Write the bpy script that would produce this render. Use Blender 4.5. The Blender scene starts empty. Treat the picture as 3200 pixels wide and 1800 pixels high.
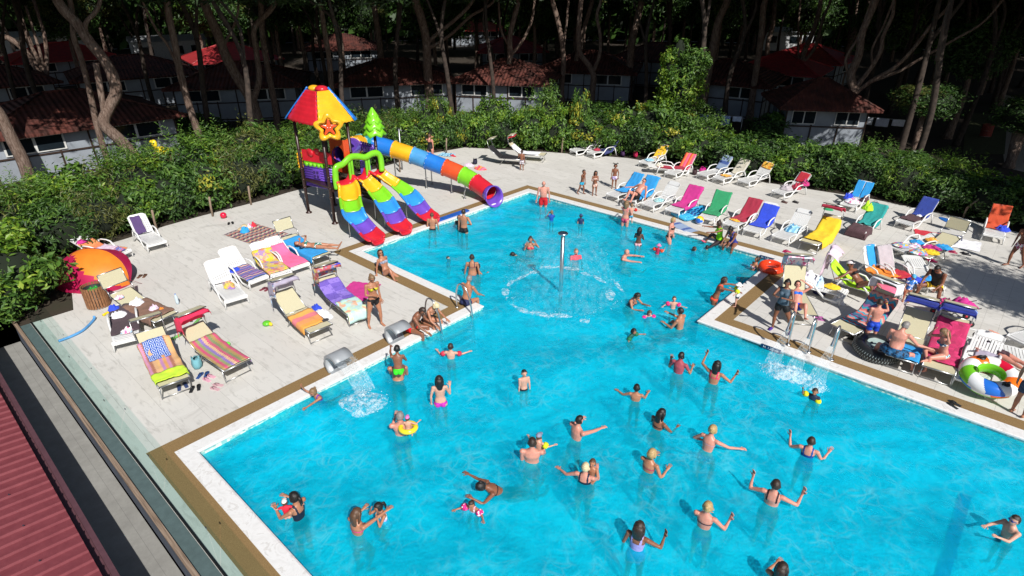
import bpy, bmesh, math, random
import numpy as np
from mathutils import Vector, Matrix, noise, geometry
PI = math.pi
D = bpy.data
S = bpy.context.scene
COL = S.collection
random.seed(7)

# ---------------------------------------------------------------- camera, sky, sun, exposure
CAM = Vector((11.14, -2.6175, 8.6)); YAW, PITCH, FPX = -0.7339, 0.4719, 1858.7
FW = Vector((math.sin(YAW)*math.cos(PITCH), math.cos(YAW)*math.cos(PITCH), -math.sin(PITCH)))
RT = Vector((math.cos(YAW), -math.sin(YAW), 0.0)); UP = RT.cross(FW)
cd = D.cameras.new('camera'); cam = D.objects.new('camera', cd); COL.objects.link(cam)
cam.matrix_world = Matrix(((RT.x, UP.x, -FW.x, CAM.x), (RT.y, UP.y, -FW.y, CAM.y), (RT.z, UP.z, -FW.z, CAM.z), (0, 0, 0, 1)))
cd.sensor_width = 36.0; cd.lens = 36.0*FPX/3200.0; cd.clip_start = 0.1; cd.clip_end = 1500.0
S.camera = cam
SUN_EL = math.radians(43.0); SUN_TO = Vector((0.913, -0.407, 0)).normalized()
W = D.worlds.new("World"); S.world = W; W.use_nodes = True
wn = W.node_tree.nodes; bg = wn['Background']
sky = wn.new('ShaderNodeTexSky'); sky.sky_type = 'NISHITA'; sky.sun_disc = False
sky.sun_elevation = SUN_EL; sky.sun_rotation = math.atan2(SUN_TO.x, SUN_TO.y)
W.node_tree.links.new(sky.outputs[0], bg.inputs[0]); bg.inputs[1].default_value = 0.06
sl = D.lights.new('sun', 'SUN'); sl.energy = 5.0; sl.angle = math.radians(0.5); sl.color = (1.0, 0.965, 0.91)
so = D.objects.new('sun', sl); COL.objects.link(so)
SD = Vector((-SUN_TO.x*math.cos(SUN_EL), -SUN_TO.y*math.cos(SUN_EL), -math.sin(SUN_EL)))
so.rotation_euler = SD.to_track_quat('-Z', 'Y').to_euler(); so.location = (20, -10, 30)
S.view_settings.view_transform = 'Standard'; S.view_settings.look = 'None'
S.view_settings.exposure = 0.1; S.view_settings.gamma = 1.0
S.cycles.transparent_max_bounces = 24; S.cycles.max_bounces = 8

def G(px, py, z=0.0):
    """where a line of sight from the photographer's spot meets the height z"""
    d = FW + RT*((px-1600)/FPX) + UP*((900-py)/FPX)
    return CAM + d*((z-CAM.z)/d.z)
def GV(px, py, base):
    """the point above/below `base` standing on its vertical plane facing the photographer"""
    n = Vector((base.x-CAM.x, base.y-CAM.y, 0)).normalized()
    d = FW + RT*((px-1600)/FPX) + UP*((900-py)/FPX)
    return CAM + d*((base-CAM).dot(n)/d.dot(n))

# ---------------------------------------------------------------- object helpers
def tag(o, label=None, cat=None, group=None, kind=None):
    if label: o['label'] = label
    if cat: o['category'] = cat
    if group: o['group'] = group
    if kind: o['kind'] = kind
    return o
def thing(name, label, cat, loc=(0, 0, 0), rz=0.0, group=None):
    o = D.objects.new(name, None); COL.objects.link(o); o.location = loc; o.rotation_euler = (0, 0, rz)
    o.empty_display_size = 0.2
    return tag(o, label, cat, group)
class MB:
    def __init__(s): s.v = []; s.f = []; s.m = []; s.sm = []
    def add(s, vs, fs, mi=0, smooth=False):
        n = len(s.v); s.v.extend([tuple(v) for v in vs])
        for f in fs: s.f.append(tuple(i+n for i in f)); s.m.append(mi); s.sm.append(smooth)
        return s
    def box(s, c, d, mi=0, rz=0.0, M=None):
        hx, hy, hz = d[0]/2, d[1]/2, d[2]/2
        vs = [Vector((x*hx, y*hy, z*hz)) for z in (-1, 1) for y in (-1, 1) for x in (-1, 1)]
        if M is not None: vs = [M @ v for v in vs]
        if rz: R = Matrix.Rotation(rz, 3, 'Z'); vs = [R @ v for v in vs]
        c = Vector(c)
        return s.add([v+c for v in vs], [(0, 2, 3, 1), (4, 5, 7, 6), (0, 1, 5, 4), (2, 6, 7, 3), (0, 4, 6, 2), (1, 3, 7, 5)], mi)
    def tube(s, pts, r, n=8, mi=0, cap=True, sq=1.0, up=None):
        """loft a round (or flattened by sq) section along pts; r is a number or one per point"""
        pts = [Vector(p) for p in pts]; k = len(pts)
        rs = r if isinstance(r, (list, tuple)) else [r]*k
        vs = []; U = None
        for i, p in enumerate(pts):
            t = (pts[min(i+1, k-1)]-pts[max(i-1, 0)])
            t = t.normalized() if t.length > 1e-9 else Vector((0, 0, 1))
            if U is None:
                a = Vector(up) if up is not None else (Vector((0, 0, 1)) if abs(t.z) < .9 else Vector((0, 1, 0)))
                U = (a-t*a.dot(t)).normalized()
            else:
                U = (U-t*U.dot(t)); U = U.normalized() if U.length > 1e-6 else t.orthogonal().normalized()
            V = t.cross(U)
            ri = rs[i]; a, b = (ri if isinstance(ri, tuple) else (ri, ri*sq))
            for j in range(n):
                th = 2*PI*j/n; vs.append(p+U*(math.sin(th)*b)+V*(math.cos(th)*a))
        fs = [(i*n+j, i*n+(j+1) % n, (i+1)*n+(j+1) % n, (i+1)*n+j) for i in range(k-1) for j in range(n)]
        if cap:
            fs.append(tuple(range(n-1, -1, -1))); fs.append(tuple((k-1)*n+j for j in range(n)))
        return s.add(vs, fs, mi, True)
    def lathe(s, prof, c=(0, 0, 0), n=20, mi=0, cap=False, sx=1, sy=1):
        c = Vector(c); vs = []
        for (r, z) in prof:
            for j in range(n):
                th = 2*PI*j/n; vs.append(c+Vector((r*math.cos(th)*sx, r*math.sin(th)*sy, z)))
        k = len(prof)
        fs = [(i*n+j, i*n+(j+1) % n, (i+1)*n+(j+1) % n, (i+1)*n+j) for i in range(k-1) for j in range(n)]
        if cap: fs.append(tuple(range(n-1, -1, -1))); fs.append(tuple((k-1)*n+j for j in range(n)))
        return s.add(vs, fs, mi, True)
    def ball(s, c, r, n=10, mi=0, M=None):
        r = r if isinstance(r, (tuple, list)) else (r, r, r)
        c = Vector(c); vs = []; m = max(4, n//2+1)
        for i in range(1, m):
            ph = PI*i/m
            for j in range(n):
                th = 2*PI*j/n; v = Vector((math.sin(ph)*math.cos(th)*r[0], math.sin(ph)*math.sin(th)*r[1], math.cos(ph)*r[2])); vs.append(v)
        vs += [Vector((0, 0, r[2])), Vector((0, 0, -r[2]))]
        if M is not None: vs = [M @ v for v in vs]
        vs = [v+c for v in vs]; T = len(vs)-2
        fs = [(i*n+j, (i+1)*n+j, (i+1)*n+(j+1) % n, i*n+(j+1) % n) for i in range(m-2) for j in range(n)]
        fs += [(T, j, (j+1) % n) for j in range(n)] + [(T+1, (m-2)*n+(j+1) % n, (m-2)*n+j) for j in range(n)]
        return s.add(vs, fs, mi, True)
    def prism(s, poly, z0, z1, mi=0):
        n = len(poly)
        vs = [(p[0], p[1], z0) for p in poly]+[(p[0], p[1], z1) for p in poly]
        return s.add(vs, [tuple(range(n-1, -1, -1)), tuple(range(n, 2*n))]+[(i, (i+1) % n, n+(i+1) % n, n+i) for i in range(n)], mi)
    def grid(s, P, mi=0, smooth=True, mif=None):
        """P: rows of points"""
        r, c = len(P), len(P[0]); n = len(s.v)
        for row in P: s.v.extend([tuple(p) for p in row])
        for i in range(r-1):
            for j in range(c-1):
                s.f.append((n+i*c+j, n+i*c+j+1, n+(i+1)*c+j+1, n+(i+1)*c+j)); s.m.append(mif(i, j) if mif else mi); s.sm.append(smooth)
        return s
    def mesh(s, name, mats):
        me = D.meshes.new(name); me.from_pydata(s.v, [], s.f)
        for m in (mats if isinstance(mats, (list, tuple)) else [mats]): me.materials.append(m)
        me.polygons.foreach_set('material_index', s.m); me.polygons.foreach_set('use_smooth', s.sm); me.update()
        return me
    def build(s, name, mats, parent=None):
        o = D.objects.new(name, s.mesh(name, mats)); COL.objects.link(o)
        if parent: o.parent = parent
        return o
def solidify(o, t, off=-1):
    m = o.modifiers.new('solid', 'SOLIDIFY'); m.thickness = t; m.offset = off; return o
def copy_tree(o, parent=None):
    c = o.copy(); COL.objects.link(c); c.parent = parent
    for ch in KIDS.get(o.name, []): copy_tree(ch, c)
    return c
KIDS = {}
def remember(root):
    for o in D.objects:
        if o.parent: 
            l = KIDS.setdefault(o.parent.name, [])
            if o not in l: l.append(o)
def struct(name, mb, mats):
    return tag(mb.build(name, mats), kind='structure')

# ---------------------------------------------------------------- materials
def lin(c): return c if len(c) == 4 else (*c, 1.0)
def H(h):
    """display colour -> linear"""
    h = h.lstrip('#'); c = [int(h[i:i+2], 16)/255 for i in (0, 2, 4)]
    return tuple(x/12.92 if x <= .04045 else ((x+.055)/1.055)**2.4 for x in c)
MC = {}
class N:
    def __init__(s, name):
        s.m = D.materials.new(name); s.m.use_nodes = True; s.t = s.m.node_tree; s.n = s.t.nodes
        s.b = s.n['Principled BSDF']; s.out = s.n['Material Output']; s.co = None
    def node(s, t, **k):
        o = s.n.new(t)
        for a, v in k.items():
            if a.startswith('i_'): o.inputs[int(a[2:]) if a[2:].isdigit() else a[2:].replace('_', ' ')].default_value = v
            else: setattr(o, a, v)
        return o
    def link(s, a, b): s.t.links.new(a, b)
    def coord(s, kind='Object', scale=(1, 1, 1), rot=(0, 0, 0)):
        tc = s.node('ShaderNodeTexCoord'); mp = s.node('ShaderNodeMapping'); mp.inputs['Scale'].default_value = scale; mp.inputs['Rotation'].default_value = rot
        s.link(tc.outputs[kind], mp.inputs[0]); return mp.outputs[0]
    def noise(s, vec, sc, det=3, rough=.55, dist=0):
        o = s.node('ShaderNodeTexNoise'); o.inputs['Scale'].default_value = sc; o.inputs['Detail'].default_value = det
        o.inputs['Roughness'].default_value = rough; o.inputs['Distortion'].default_value = dist
        if vec is not None: s.link(vec, o.inputs['Vector'])
        return o.outputs['Fac']
    def ramp(s, fac, stops, interp='LINEAR'):
        o = s.node('ShaderNodeValToRGB'); o.color_ramp.interpolation = interp; e = o.color_ramp.elements
        while len(e) < len(stops): e.new(0.5)
        for i, (p, c) in enumerate(stops): e[i].position = p; e[i].color = lin(c if isinstance(c, (tuple, list)) else (c, c, c))
        s.link(fac, o.inputs[0]); return o.outputs[0]
    def mix(s, fac, a, b, mode='MIX'):
        o = s.node('ShaderNodeMix', data_type='RGBA', blend_type=mode)
        for sock, v in ((o.inputs[0], fac), (o.inputs[6], a), (o.inputs[7], b)):
            if hasattr(v, 'is_linked'): s.link(v, sock)
            else: sock.default_value = lin(v) if isinstance(v, (tuple, list)) else v
        return o.outputs[2]
    def math(s, op, a, b=None, clamp=False):
        o = s.node('ShaderNodeMath', operation=op); o.use_clamp = clamp
        for i, v in enumerate((a, b)):
            if v is None: continue
            if hasattr(v, 'is_linked'): s.link(v, o.inputs[i])
            else: o.inputs[i].default_value = v
        return o.outputs[0]
    def bump(s, h, st=.3, d=.01):
        o = s.node('ShaderNodeBump'); o.inputs['Strength'].default_value = st; o.inputs['Distance'].default_value = d
        s.link(h, o.inputs['Height']); s.link(o.outputs[0], s.b.inputs['Normal'])
    def base(s, c, rough=.6, metal=0, spec=.5):
        if hasattr(c, 'is_linked'): s.link(c, s.b.inputs['Base Color'])
        else: s.b.inputs['Base Color'].default_value = lin(c)
        s.b.inputs['Roughness'].default_value = rough; s.b.inputs['Metallic'].default_value = metal
        s.b.inputs['Specular IOR Level'].default_value = spec
        return s
def mat(name, c, rough=.6, var=.12, sc=6, metal=0, spec=.5, bump=0, bsc=40, extra=None):
    """plain coloured stuff with a little uneven tone"""
    k = (name, tuple(c), rough)
    if k in MC: return MC[k]
    n = N(name); v = n.coord('Object')
    f = n.noise(v, sc, 4)
    lo = tuple(x*(1-var) for x in c); hi = tuple(min(1, x*(1+var)) for x in c)
    n.base(n.ramp(f, [(.3, lo), (.7, hi)]), rough, metal, spec)
    if bump: n.bump(n.noise(v, bsc, 3), bump, .01)
    MC[k] = n.m; return n.m

# ---------------------------------------------------------------- the pool and its deck
WZ = -0.11
Y1, X1, Y2, X2, Y3, XR = 8.41, -6.16, 17.74, 5.22, 11.95, 17.5
POOL = [(0, 0), (XR, 0), (XR, Y3), (X2, Y3), (X2, Y2), (X1, Y2), (X1, Y1), (0, Y1)]
def offs(poly, w):
    n = len(poly); out = []
    for i in range(n):
        a, b, c = (Vector(poly[(i-1) % n]), Vector(poly[i]), Vector(poly[(i+1) % n]))
        d1 = (b-a).normalized(); d2 = (c-b).normalized()
        n1 = Vector((d1.y, -d1.x)); n2 = Vector((d2.y, -d2.x))
        out.append(tuple(b+n1*w+n2*w))
    return out
def inpool(x, y):
    return (0 < x < XR and 0 < y < Y3 and (y < Y3)) or (X1 < x < X2 and Y1 < y < Y2)
def floor_z(x, y):
    d = np.interp(y, [0, 6.5, 8.6, 11, 14, 17.7], [1.10, 1.08, .94, .78, .60, .47])
    if x > 4.5: d = max(d, np.interp(x, [4.5, 7], [0, 1.1])*(1 if y < Y3 else 0))
    return WZ-float(d)

def pool_mats():
    # basin: small pale blue mosaic
    n = N('basin_mosaic'); v = n.coord('Object')
    br = n.node('ShaderNodeTexVoronoi', feature='F1', distance='CHEBYCHEV'); br.inputs['Scale'].default_value = 22; br.inputs['Randomness'].default_value = 0.0
    n.link(v, br.inputs['Vector'])
    c1 = n.ramp(n.node('ShaderNodeTexNoise').outputs[0], [(0, 0), (1, 1)])
    sep = n.node('ShaderNodeSeparateColor'); n.link(br.outputs['Color'], sep.inputs[0])
    col = n.ramp(sep.outputs[0], [(0, (.03, .64, .84)), (.5, (.04, .74, .91)), (1, (.08, .82, .96))])
    big = n.noise(v, .35, 2)
    col = n.mix(big, col, n.mix(.5, col, (.04, .70, .88)))
    n.base(col, .4); basin = n.m
    # waterline band: light mosaic of cream, aqua and green
    n = N('waterline_mosaic'); v = n.coord('Object')
    br = n.node('ShaderNodeTexVoronoi', feature='F1', distance='CHEBYCHEV'); br.inputs['Scale'].default_value = 17; br.inputs['Randomness'].default_value = 0.0
    n.link(v, br.inputs['Vector']); sep = n.node('ShaderNodeSeparateColor'); n.link(br.outputs['Color'], sep.inputs[0])
    n.base(n.ramp(sep.outputs[1], [(0, H('8fc7c4')), (.3, H('cfe0d0')), (.55, H('7fb8b4')), (.8, H('dfe3cf')), (1, H('5aa7b5'))], 'CONSTANT'), .3); band = n.m
    # coping: white marble with faint grey veins
    n = N('coping_marble'); v = n.coord('Object')
    f = n.noise(v, 3.2, 6, .65, 1.5)
    f2 = n.noise(v, 14, 4, .6)
    c = n.ramp(f, [(.35, (.70, .69, .68)), (.55, (.80, .795, .79)), (.63, (.60, .58, .56)), (.67, (.80, .79, .78))])
    n.base(n.mix(n.math('MULTIPLY', f2, .25), c, (.62, .60, .57)), .45)
    cop = n.m
    # ochre resin-bound aggregate
    n = N('ochre_aggregate'); v = n.coord('Object')
    f = n.noise(v, 260, 2, .8); f2 = n.noise(v, 1.3, 4, .6)
    c = n.ramp(f, [(.3, (.115, .066, .022)), (.5, (.235, .145, .055)), (.72, (.42, .29, .13))])
    c = n.mix(n.math('MULTIPLY', f2, .3), c, (.17, .10, .04))
    n.base(c, .85); n.bump(f, .5, .004); ochre = n.m
    # deck: cream stone slabs 1.2 x 0.6, thin joints, grey smudges
    n = N('deck_slabs'); v = n.coord('Object')
    sx = n.node('ShaderNodeSeparateXYZ'); n.link(v, sx.inputs[0])
    def joint(sock, per, off, w):
        a = n.math('DIVIDE', n.math('ADD', sock, off), per); fr = n.math('FRACT', a)
        dd = n.math('ABSOLUTE', n.math('SUBTRACT', fr, .5)); return n.math('GREATER_THAN', dd, .5-w/per)
    # in the right part the long joints run along y, every 0.39
    right = n.math('GREATER_THAN', sx.outputs[0], X2+.72)
    jy = joint(sx.outputs[1], .595, .53+.595*3, .0036); jx = joint(sx.outputs[0], 1.19, .2, .0022)
    kx = joint(sx.outputs[0], .392, .09, .0042); ky = joint(sx.outputs[1], .59, .1, .0022)
    jl = n.math('MAXIMUM', jy, n.math('MULTIPLY', jx, .45)); jr = n.math('MAXIMUM', kx, n.math('MULTIPLY', ky, .4))
    mx = n.node('ShaderNodeMix', data_type='FLOAT'); n.link(right, mx.inputs[0]); n.link(jl, mx.inputs[2]); n.link(jr, mx.inputs[3])
    cell = n.node('ShaderNodeTexVoronoi', feature='F1', distance='CHEBYCHEV'); cell.inputs['Randomness'].default_value = 0; cell.inputs['Scale'].default_value = 1.0
    mp = n.node('ShaderNodeMapping'); mp.inputs['Scale'].default_value = (1/1.19, 1/.595, 1); mp.inputs['Location'].default_value = (.17+.5, .89+.5, 0)
    n.link(v, mp.inputs[0]); n.link(mp.outputs[0], cell.inputs['Vector'])
    sc2 = n.node('ShaderNodeSeparateColor'); n.link(cell.outputs['Color'], sc2.inputs[0])
    tone = n.ramp(sc2.outputs[0], [(0, (.585, .565, .525)), (1, (.65, .63, .59))])
    st = n.node('ShaderNodeMapping'); st.inputs['Scale'].default_value = (1.2, 5.0, 1); n.link(v, st.inputs[0])
    sm = n.noise(st.outputs[0], 1.6, 7, .7, .6)
    tone = n.mix(n.ramp(sm, [(.53, 0), (.68, .85)]), tone, (.40, .385, .35))
    gp = n.noise(v, 70, 3, .7)
    tone = n.mix(n.math('MULTIPLY', gp, .35), tone, (.54, .525, .50))
    bigs = n.noise(v, .22, 3, .5)
    tone = n.mix(n.ramp(bigs, [(.45, 0), (.7, .35)]), tone, (.52, .51, .49))
    wet = n.noise(v, .7, 5, .75, 1.0)
    tone = n.mix(n.ramp(wet, [(.58, 0), (.68, .38)]), tone, (.33, .315, .285))
    n.base(n.mix(n.math('MULTIPLY', mx.outputs[0], .5), tone, (.20, .19, .175)), .75)
    deck = n.m
    return basin, band, cop, ochre, deck
BASIN, BAND, COPING, OCHRE, DECK = pool_mats()

def build_pool():
    o1 = offs(POOL, .312); o2 = offs(POOL, .718)
    # coping with a small rounded nose, standing 12 mm proud
    mb = MB(); n = len(POOL)
    oi = offs(POOL, -.03)
    for i in range(n):
        j = (i+1) % n
        a, b, c, d = POOL[i], POOL[j], o1[j], o1[i]
        ia, ib = oi[i], oi[j]
        L = [(o1[i], o1[j], .0), (o1[i], o1[j], .016), (a, b, .016), (ia, ib, .004), (ia, ib, -.03), (a, b, -.03)]
        for k in range(len(L)-1):
            p, q = L[k], L[k+1]
            mb.add([(*p[0], p[2]), (*p[1], p[2]), (*q[1], q[2]), (*q[0], q[2])], [(0, 1, 2, 3)])
    struct('pool_coping', mb, COPING)
    mb = MB()
    for i in range(n):
        j = (i+1) % n
        mb.add([(*o1[i], .006), (*o1[j], .006), (*o2[j], .006), (*o2[i], .006)], [(0, 1, 2, 3)])
    struct('ochre_path', mb, OCHRE)
    # basin: walls with a waterline band, and the floor sheet
    mb = MB()
    for i in range(n):
        j = (i+1) % n; a, b = Vector(POOL[i]), Vector(POOL[j]); k = max(1, int((b-a).length/1.0))
        for t in range(k):
            p, q = a.lerp(b, t/k), a.lerp(b, (t+1)/k)
            mb.add([(*p, -.03), (*q, -.03), (*q, WZ-.22), (*p, WZ-.22)], [(0, 1, 2, 3)], 1)
            mb.add([(*p, WZ-.22), (*q, WZ-.22), (*q, -1.6), (*p, -1.6)], [(0, 1, 2, 3)], 0)
    xs = sorted(set(list(np.arange(X1, XR+.01, .6))+[0, X2, XR])); ys = sorted(set(list(np.arange(0, Y2, .6))+[Y1, Y3, Y2]))
    for a in range(len(xs)-1):
        for b in range(len(ys)-1):
            if xs[a+1]-xs[a] < 1e-6 or ys[b+1]-ys[b] < 1e-6: continue
            if inpool((xs[a]+xs[a+1])/2, (ys[b]+ys[b+1])/2):
                P = [(xs[a], ys[b]), (xs[a+1], ys[b]), (xs[a+1], ys[b+1]), (xs[a], ys[b+1])]
                mb.add([(x, y, floor_z(x, y)) for x, y in P], [(0, 1, 2, 3)], 0)
    for (p, q) in (((3060, 1400), (2960, 1800)),):
        a, b = G(*p, -1.2), G(*q, -1.2); x0 = a.x
        mb.add([(12.0, 3, -1.19), (12.22, 3, -1.19), (12.22, 10.9, -1.19), (12.0, 10.9, -1.19)], [(0, 1, 2, 3)], 2)
    struct('pool_basin', mb, [BASIN, BAND, mat('lane_line_blue', (.015, .20, .50), .5)])
    # deck sheet with a hole
    outer = [(-8.85, -1.12), (21.8, -1.12), (21.8, 23.5), (15, 25.6), (11.46, 26.6), (9.4, 27.1), (6, 27.3), (1.6, 26.6), (-1.5, 26.5), (-6.06, 26.0), (-10.1, 24.1),
             (-14.5, 21.6), (-15.0, 18.9), (-14.8, 17.2), (-14.4, 12), (-14.4, 10.2), (-14.2, 8.9), (-14.2, 6.2), (-14.1, 4.7), (-13.8, 3.2), (-13.6, 1.6), (-11.2, .65), (-9.4, .25), (-8.85, .12)]
    hole = offs(POOL, .70)
    tri = geometry.tessellate_polygon([[Vector((*p, 0)) for p in outer], [Vector((*p, 0)) for p in hole]])
    allp = outer+hole
    mb = MB(); mb.add([(p[0], p[1], 0) for p in allp], [tuple(t) for t in tri])
    k = len(outer)
    mb.add([(p[0], p[1], 0) for p in outer]+[(p[0], p[1], -.12) for p in outer], [(i, (i+1) % k, k+(i+1) % k, k+i) for i in range(k)])
    o = struct('pool_deck', mb, DECK)
    bm = bmesh.new(); bm.from_mesh(o.data); bmesh.ops.recalc_face_normals(bm, faces=bm.faces); 
    for f in bm.faces:
        if abs(f.normal.z) > .5 and f.normal.z < 0: f.normal_flip()
    bm.to_mesh(o.data); bm.free()
    return outer
OUTER = build_pool()
WAKES = []
WV = []
_r = random.Random(5)
for _k in (1.7, 2.6, 3.9, 5.2, 6.4, 7.9, 9.3, 10.8, 12.4, 13.5):
    for _j in range(2):
        _t = _r.uniform(0, PI); WV.append((_k*math.cos(_t), _k*math.sin(_t), (.17 if _k > 4 else .07)/_k**1.85, _r.uniform(0, 6)))
def wave(x, y):
    wx, wy = .5*math.sin(.7*y+1)+.3*math.sin(1.3*x), .5*math.sin(.8*x)+.3*math.sin(1.1*y+2)
    amp = .62+.5*noise.noise(Vector((x*.25, y*.25, 3)))
    w = 0
    for (cx, cy) in WAKES:
        r2 = (x-cx)**2+(y-cy)**2
        if r2 < 2.2:
            r = math.sqrt(r2); w += .011*math.sin(15*r+cx*5)*math.exp(-1.9*r)*min(1, r*4)
    return w+amp*sum(a*math.sin(kx*(x+wx)+ky*(y+wy)+ph) for kx, ky, a, ph in WV)
def build_water():
    n = N('pool_water')
    for x in list(n.n):
        if x.type == 'BSDF_PRINCIPLED': n.n.remove(x)
    v = n.coord('Object')
    # distorted coordinates for the caustic sunlight network painted into the water's colours
    def warp(sc, amt):
        ds = n.node('ShaderNodeVectorMath', operation='ADD'); nz = n.node('ShaderNodeTexNoise'); nz.inputs['Scale'].default_value = sc; nz.inputs['Detail'].default_value = 1.5
        n.link(v, nz.inputs['Vector']); s = n.node('ShaderNodeVectorMath', operation='SCALE'); s.inputs['Scale'].default_value = amt
        n.link(nz.outputs['Color'], s.inputs[0]); n.link(v, ds.inputs[0]); n.link(s.outputs[0], ds.inputs[1]); return ds.outputs[0]
    w1 = warp(2.1, .42)
    def caustic_net(scale, w):
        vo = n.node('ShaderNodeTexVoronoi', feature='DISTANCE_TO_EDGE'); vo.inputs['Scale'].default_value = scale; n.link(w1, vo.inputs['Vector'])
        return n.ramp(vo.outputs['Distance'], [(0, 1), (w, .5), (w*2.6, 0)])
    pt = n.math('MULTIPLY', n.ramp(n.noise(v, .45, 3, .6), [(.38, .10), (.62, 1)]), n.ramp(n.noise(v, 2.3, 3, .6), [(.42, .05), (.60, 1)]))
    ne = n.math('MULTIPLY', n.math('MAXIMUM', caustic_net(1.9, .035), n.math('MULTIPLY', caustic_net(3.7, .05), .8)), pt)
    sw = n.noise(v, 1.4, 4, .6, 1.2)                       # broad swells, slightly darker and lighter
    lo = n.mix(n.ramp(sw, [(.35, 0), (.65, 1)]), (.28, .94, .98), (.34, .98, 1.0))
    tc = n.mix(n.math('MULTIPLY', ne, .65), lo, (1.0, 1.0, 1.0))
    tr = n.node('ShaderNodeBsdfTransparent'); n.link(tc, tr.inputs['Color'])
    rf = n.node('ShaderNodeBsdfRefraction'); rf.inputs['IOR'].default_value = 1.33; rf.inputs['Roughness'].default_value = 0.02
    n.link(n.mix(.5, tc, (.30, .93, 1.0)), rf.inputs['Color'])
    gl = n.node('ShaderNodeBsdfGlossy'); gl.inputs['Roughness'].default_value = .06
    bp = n.node('ShaderNodeBump'); bp.inputs['Strength'].default_value = 1.0; bp.inputs['Distance'].default_value = .028
    n.link(n.noise(v, 2.6, 4, .55, 1.0), bp.inputs['Height'])
    b2 = n.node('ShaderNodeBump'); b2.inputs['Strength'].default_value = .8; b2.inputs['Distance'].default_value = .012
    n.link(n.noise(v, 7.0, 4, .6, 1.0), b2.inputs['Height']); n.link(bp.outputs[0], b2.inputs['Normal'])
    fr = n.node('ShaderNodeFresnel'); fr.inputs['IOR'].default_value = 1.33
    n.link(bp.outputs[0], rf.inputs['Normal']); n.link(b2.outputs[0], gl.inputs['Normal']); n.link(b2.outputs[0], fr.inputs['Normal'])
    df = n.node('ShaderNodeBsdfDiffuse'); n.link(n.mix(n.math('MULTIPLY', ne, .32), n.mix(n.ramp(sw, [(.35, 0), (.65, 1)]), (.001, .60, .86), (.006, .72, .97)), (.45, .97, 1.0)), df.inputs[0])  # fine air and matter scattering in the water, plus painted caustic lines
    m1 = n.node('ShaderNodeMixShader'); m1.inputs[0].default_value = .3; n.link(tr.outputs[0], m1.inputs[1]); n.link(rf.outputs[0], m1.inputs[2])
    m2 = n.node('ShaderNodeMixShader'); m2.inputs[0].default_value = .35; n.link(m1.outputs[0], m2.inputs[1]); n.link(df.outputs[0], m2.inputs[2])
    mx = n.node('ShaderNodeMixShader'); n.link(fr.outputs[0], mx.inputs[0]); n.link(m2.outputs[0], mx.inputs[1]); n.link(gl.outputs[0], mx.inputs[2])
    n.link(mx.outputs[0], n.out.inputs[0])
    st = .085
    xs = sorted(set([round(x, 4) for x in np.arange(X1, XR, st)]+[0.0, X2, XR])); ys = sorted(set([round(y, 4) for y in np.arange(0, Y2, st)]+[Y1, Y3, Y2]))
    mb = MB(); idx = {}
    def vid(a, b):
        if (a, b) not in idx:
            idx[(a, b)] = len(mb.v); mb.v.append((xs[a], ys[b], WZ+wave(xs[a], ys[b])*.8))
        return idx[(a, b)]
    for a in range(len(xs)-1):
        for b in range(len(ys)-1):
            if inpool((xs[a]+xs[a+1])/2, (ys[b]+ys[b+1])/2):
                mb.f.append((vid(a, b), vid(a+1, b), vid(a+1, b+1), vid(a, b+1))); mb.m.append(0); mb.sm.append(True)
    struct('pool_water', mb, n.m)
# ---------------------------------------------------------------- ground, walkway, roof and glass in the lower left
def build_ground():
    n = N('pine_litter_soil'); v = n.coord('Object')
    f = n.noise(v, .25, 5, .6); g = n.noise(v, 9, 4, .7)
    c = n.ramp(f, [(.35, (.016, .012, .008)), (.55, (.034, .024, .015)), (.72, (.020, .028, .010))])
    n.base(n.mix(n.math('MULTIPLY', g, .4), c, (.055, .04, .025)), .95)
    mb = MB(); P = []
    # one sheet, with a hole where the basin is sunk
    out = [(-400, -160), (260, -160), (260, 520), (-400, 520)]; hole = offs(POOL, .5)
    tri = geometry.tessellate_polygon([[Vector((*p, 0)) for p in out], [Vector((*p, 0)) for p in hole]])
    cut = [(-12, -1.25), (22, -1.25), (22, -60), (-12, -60)]
    tri = geometry.tessellate_polygon([[Vector((*p, 0)) for p in out], [Vector((*p, 0)) for p in hole], [Vector((*p, 0)) for p in cut]])
    al = out+hole+cut
    mb.add([(p[0], p[1], -.05) for p in al], [tuple(t) for t in tri])
    mb.add([(-12, -1.25, -3), (22, -1.25, -3), (22, -60, -3), (-12, -60, -3)], [(0, 3, 2, 1)])
    o = struct('ground', mb, n.m)
    for p in o.data.polygons:
        if p.normal.z < 0: p.flip()
build_ground()

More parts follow.
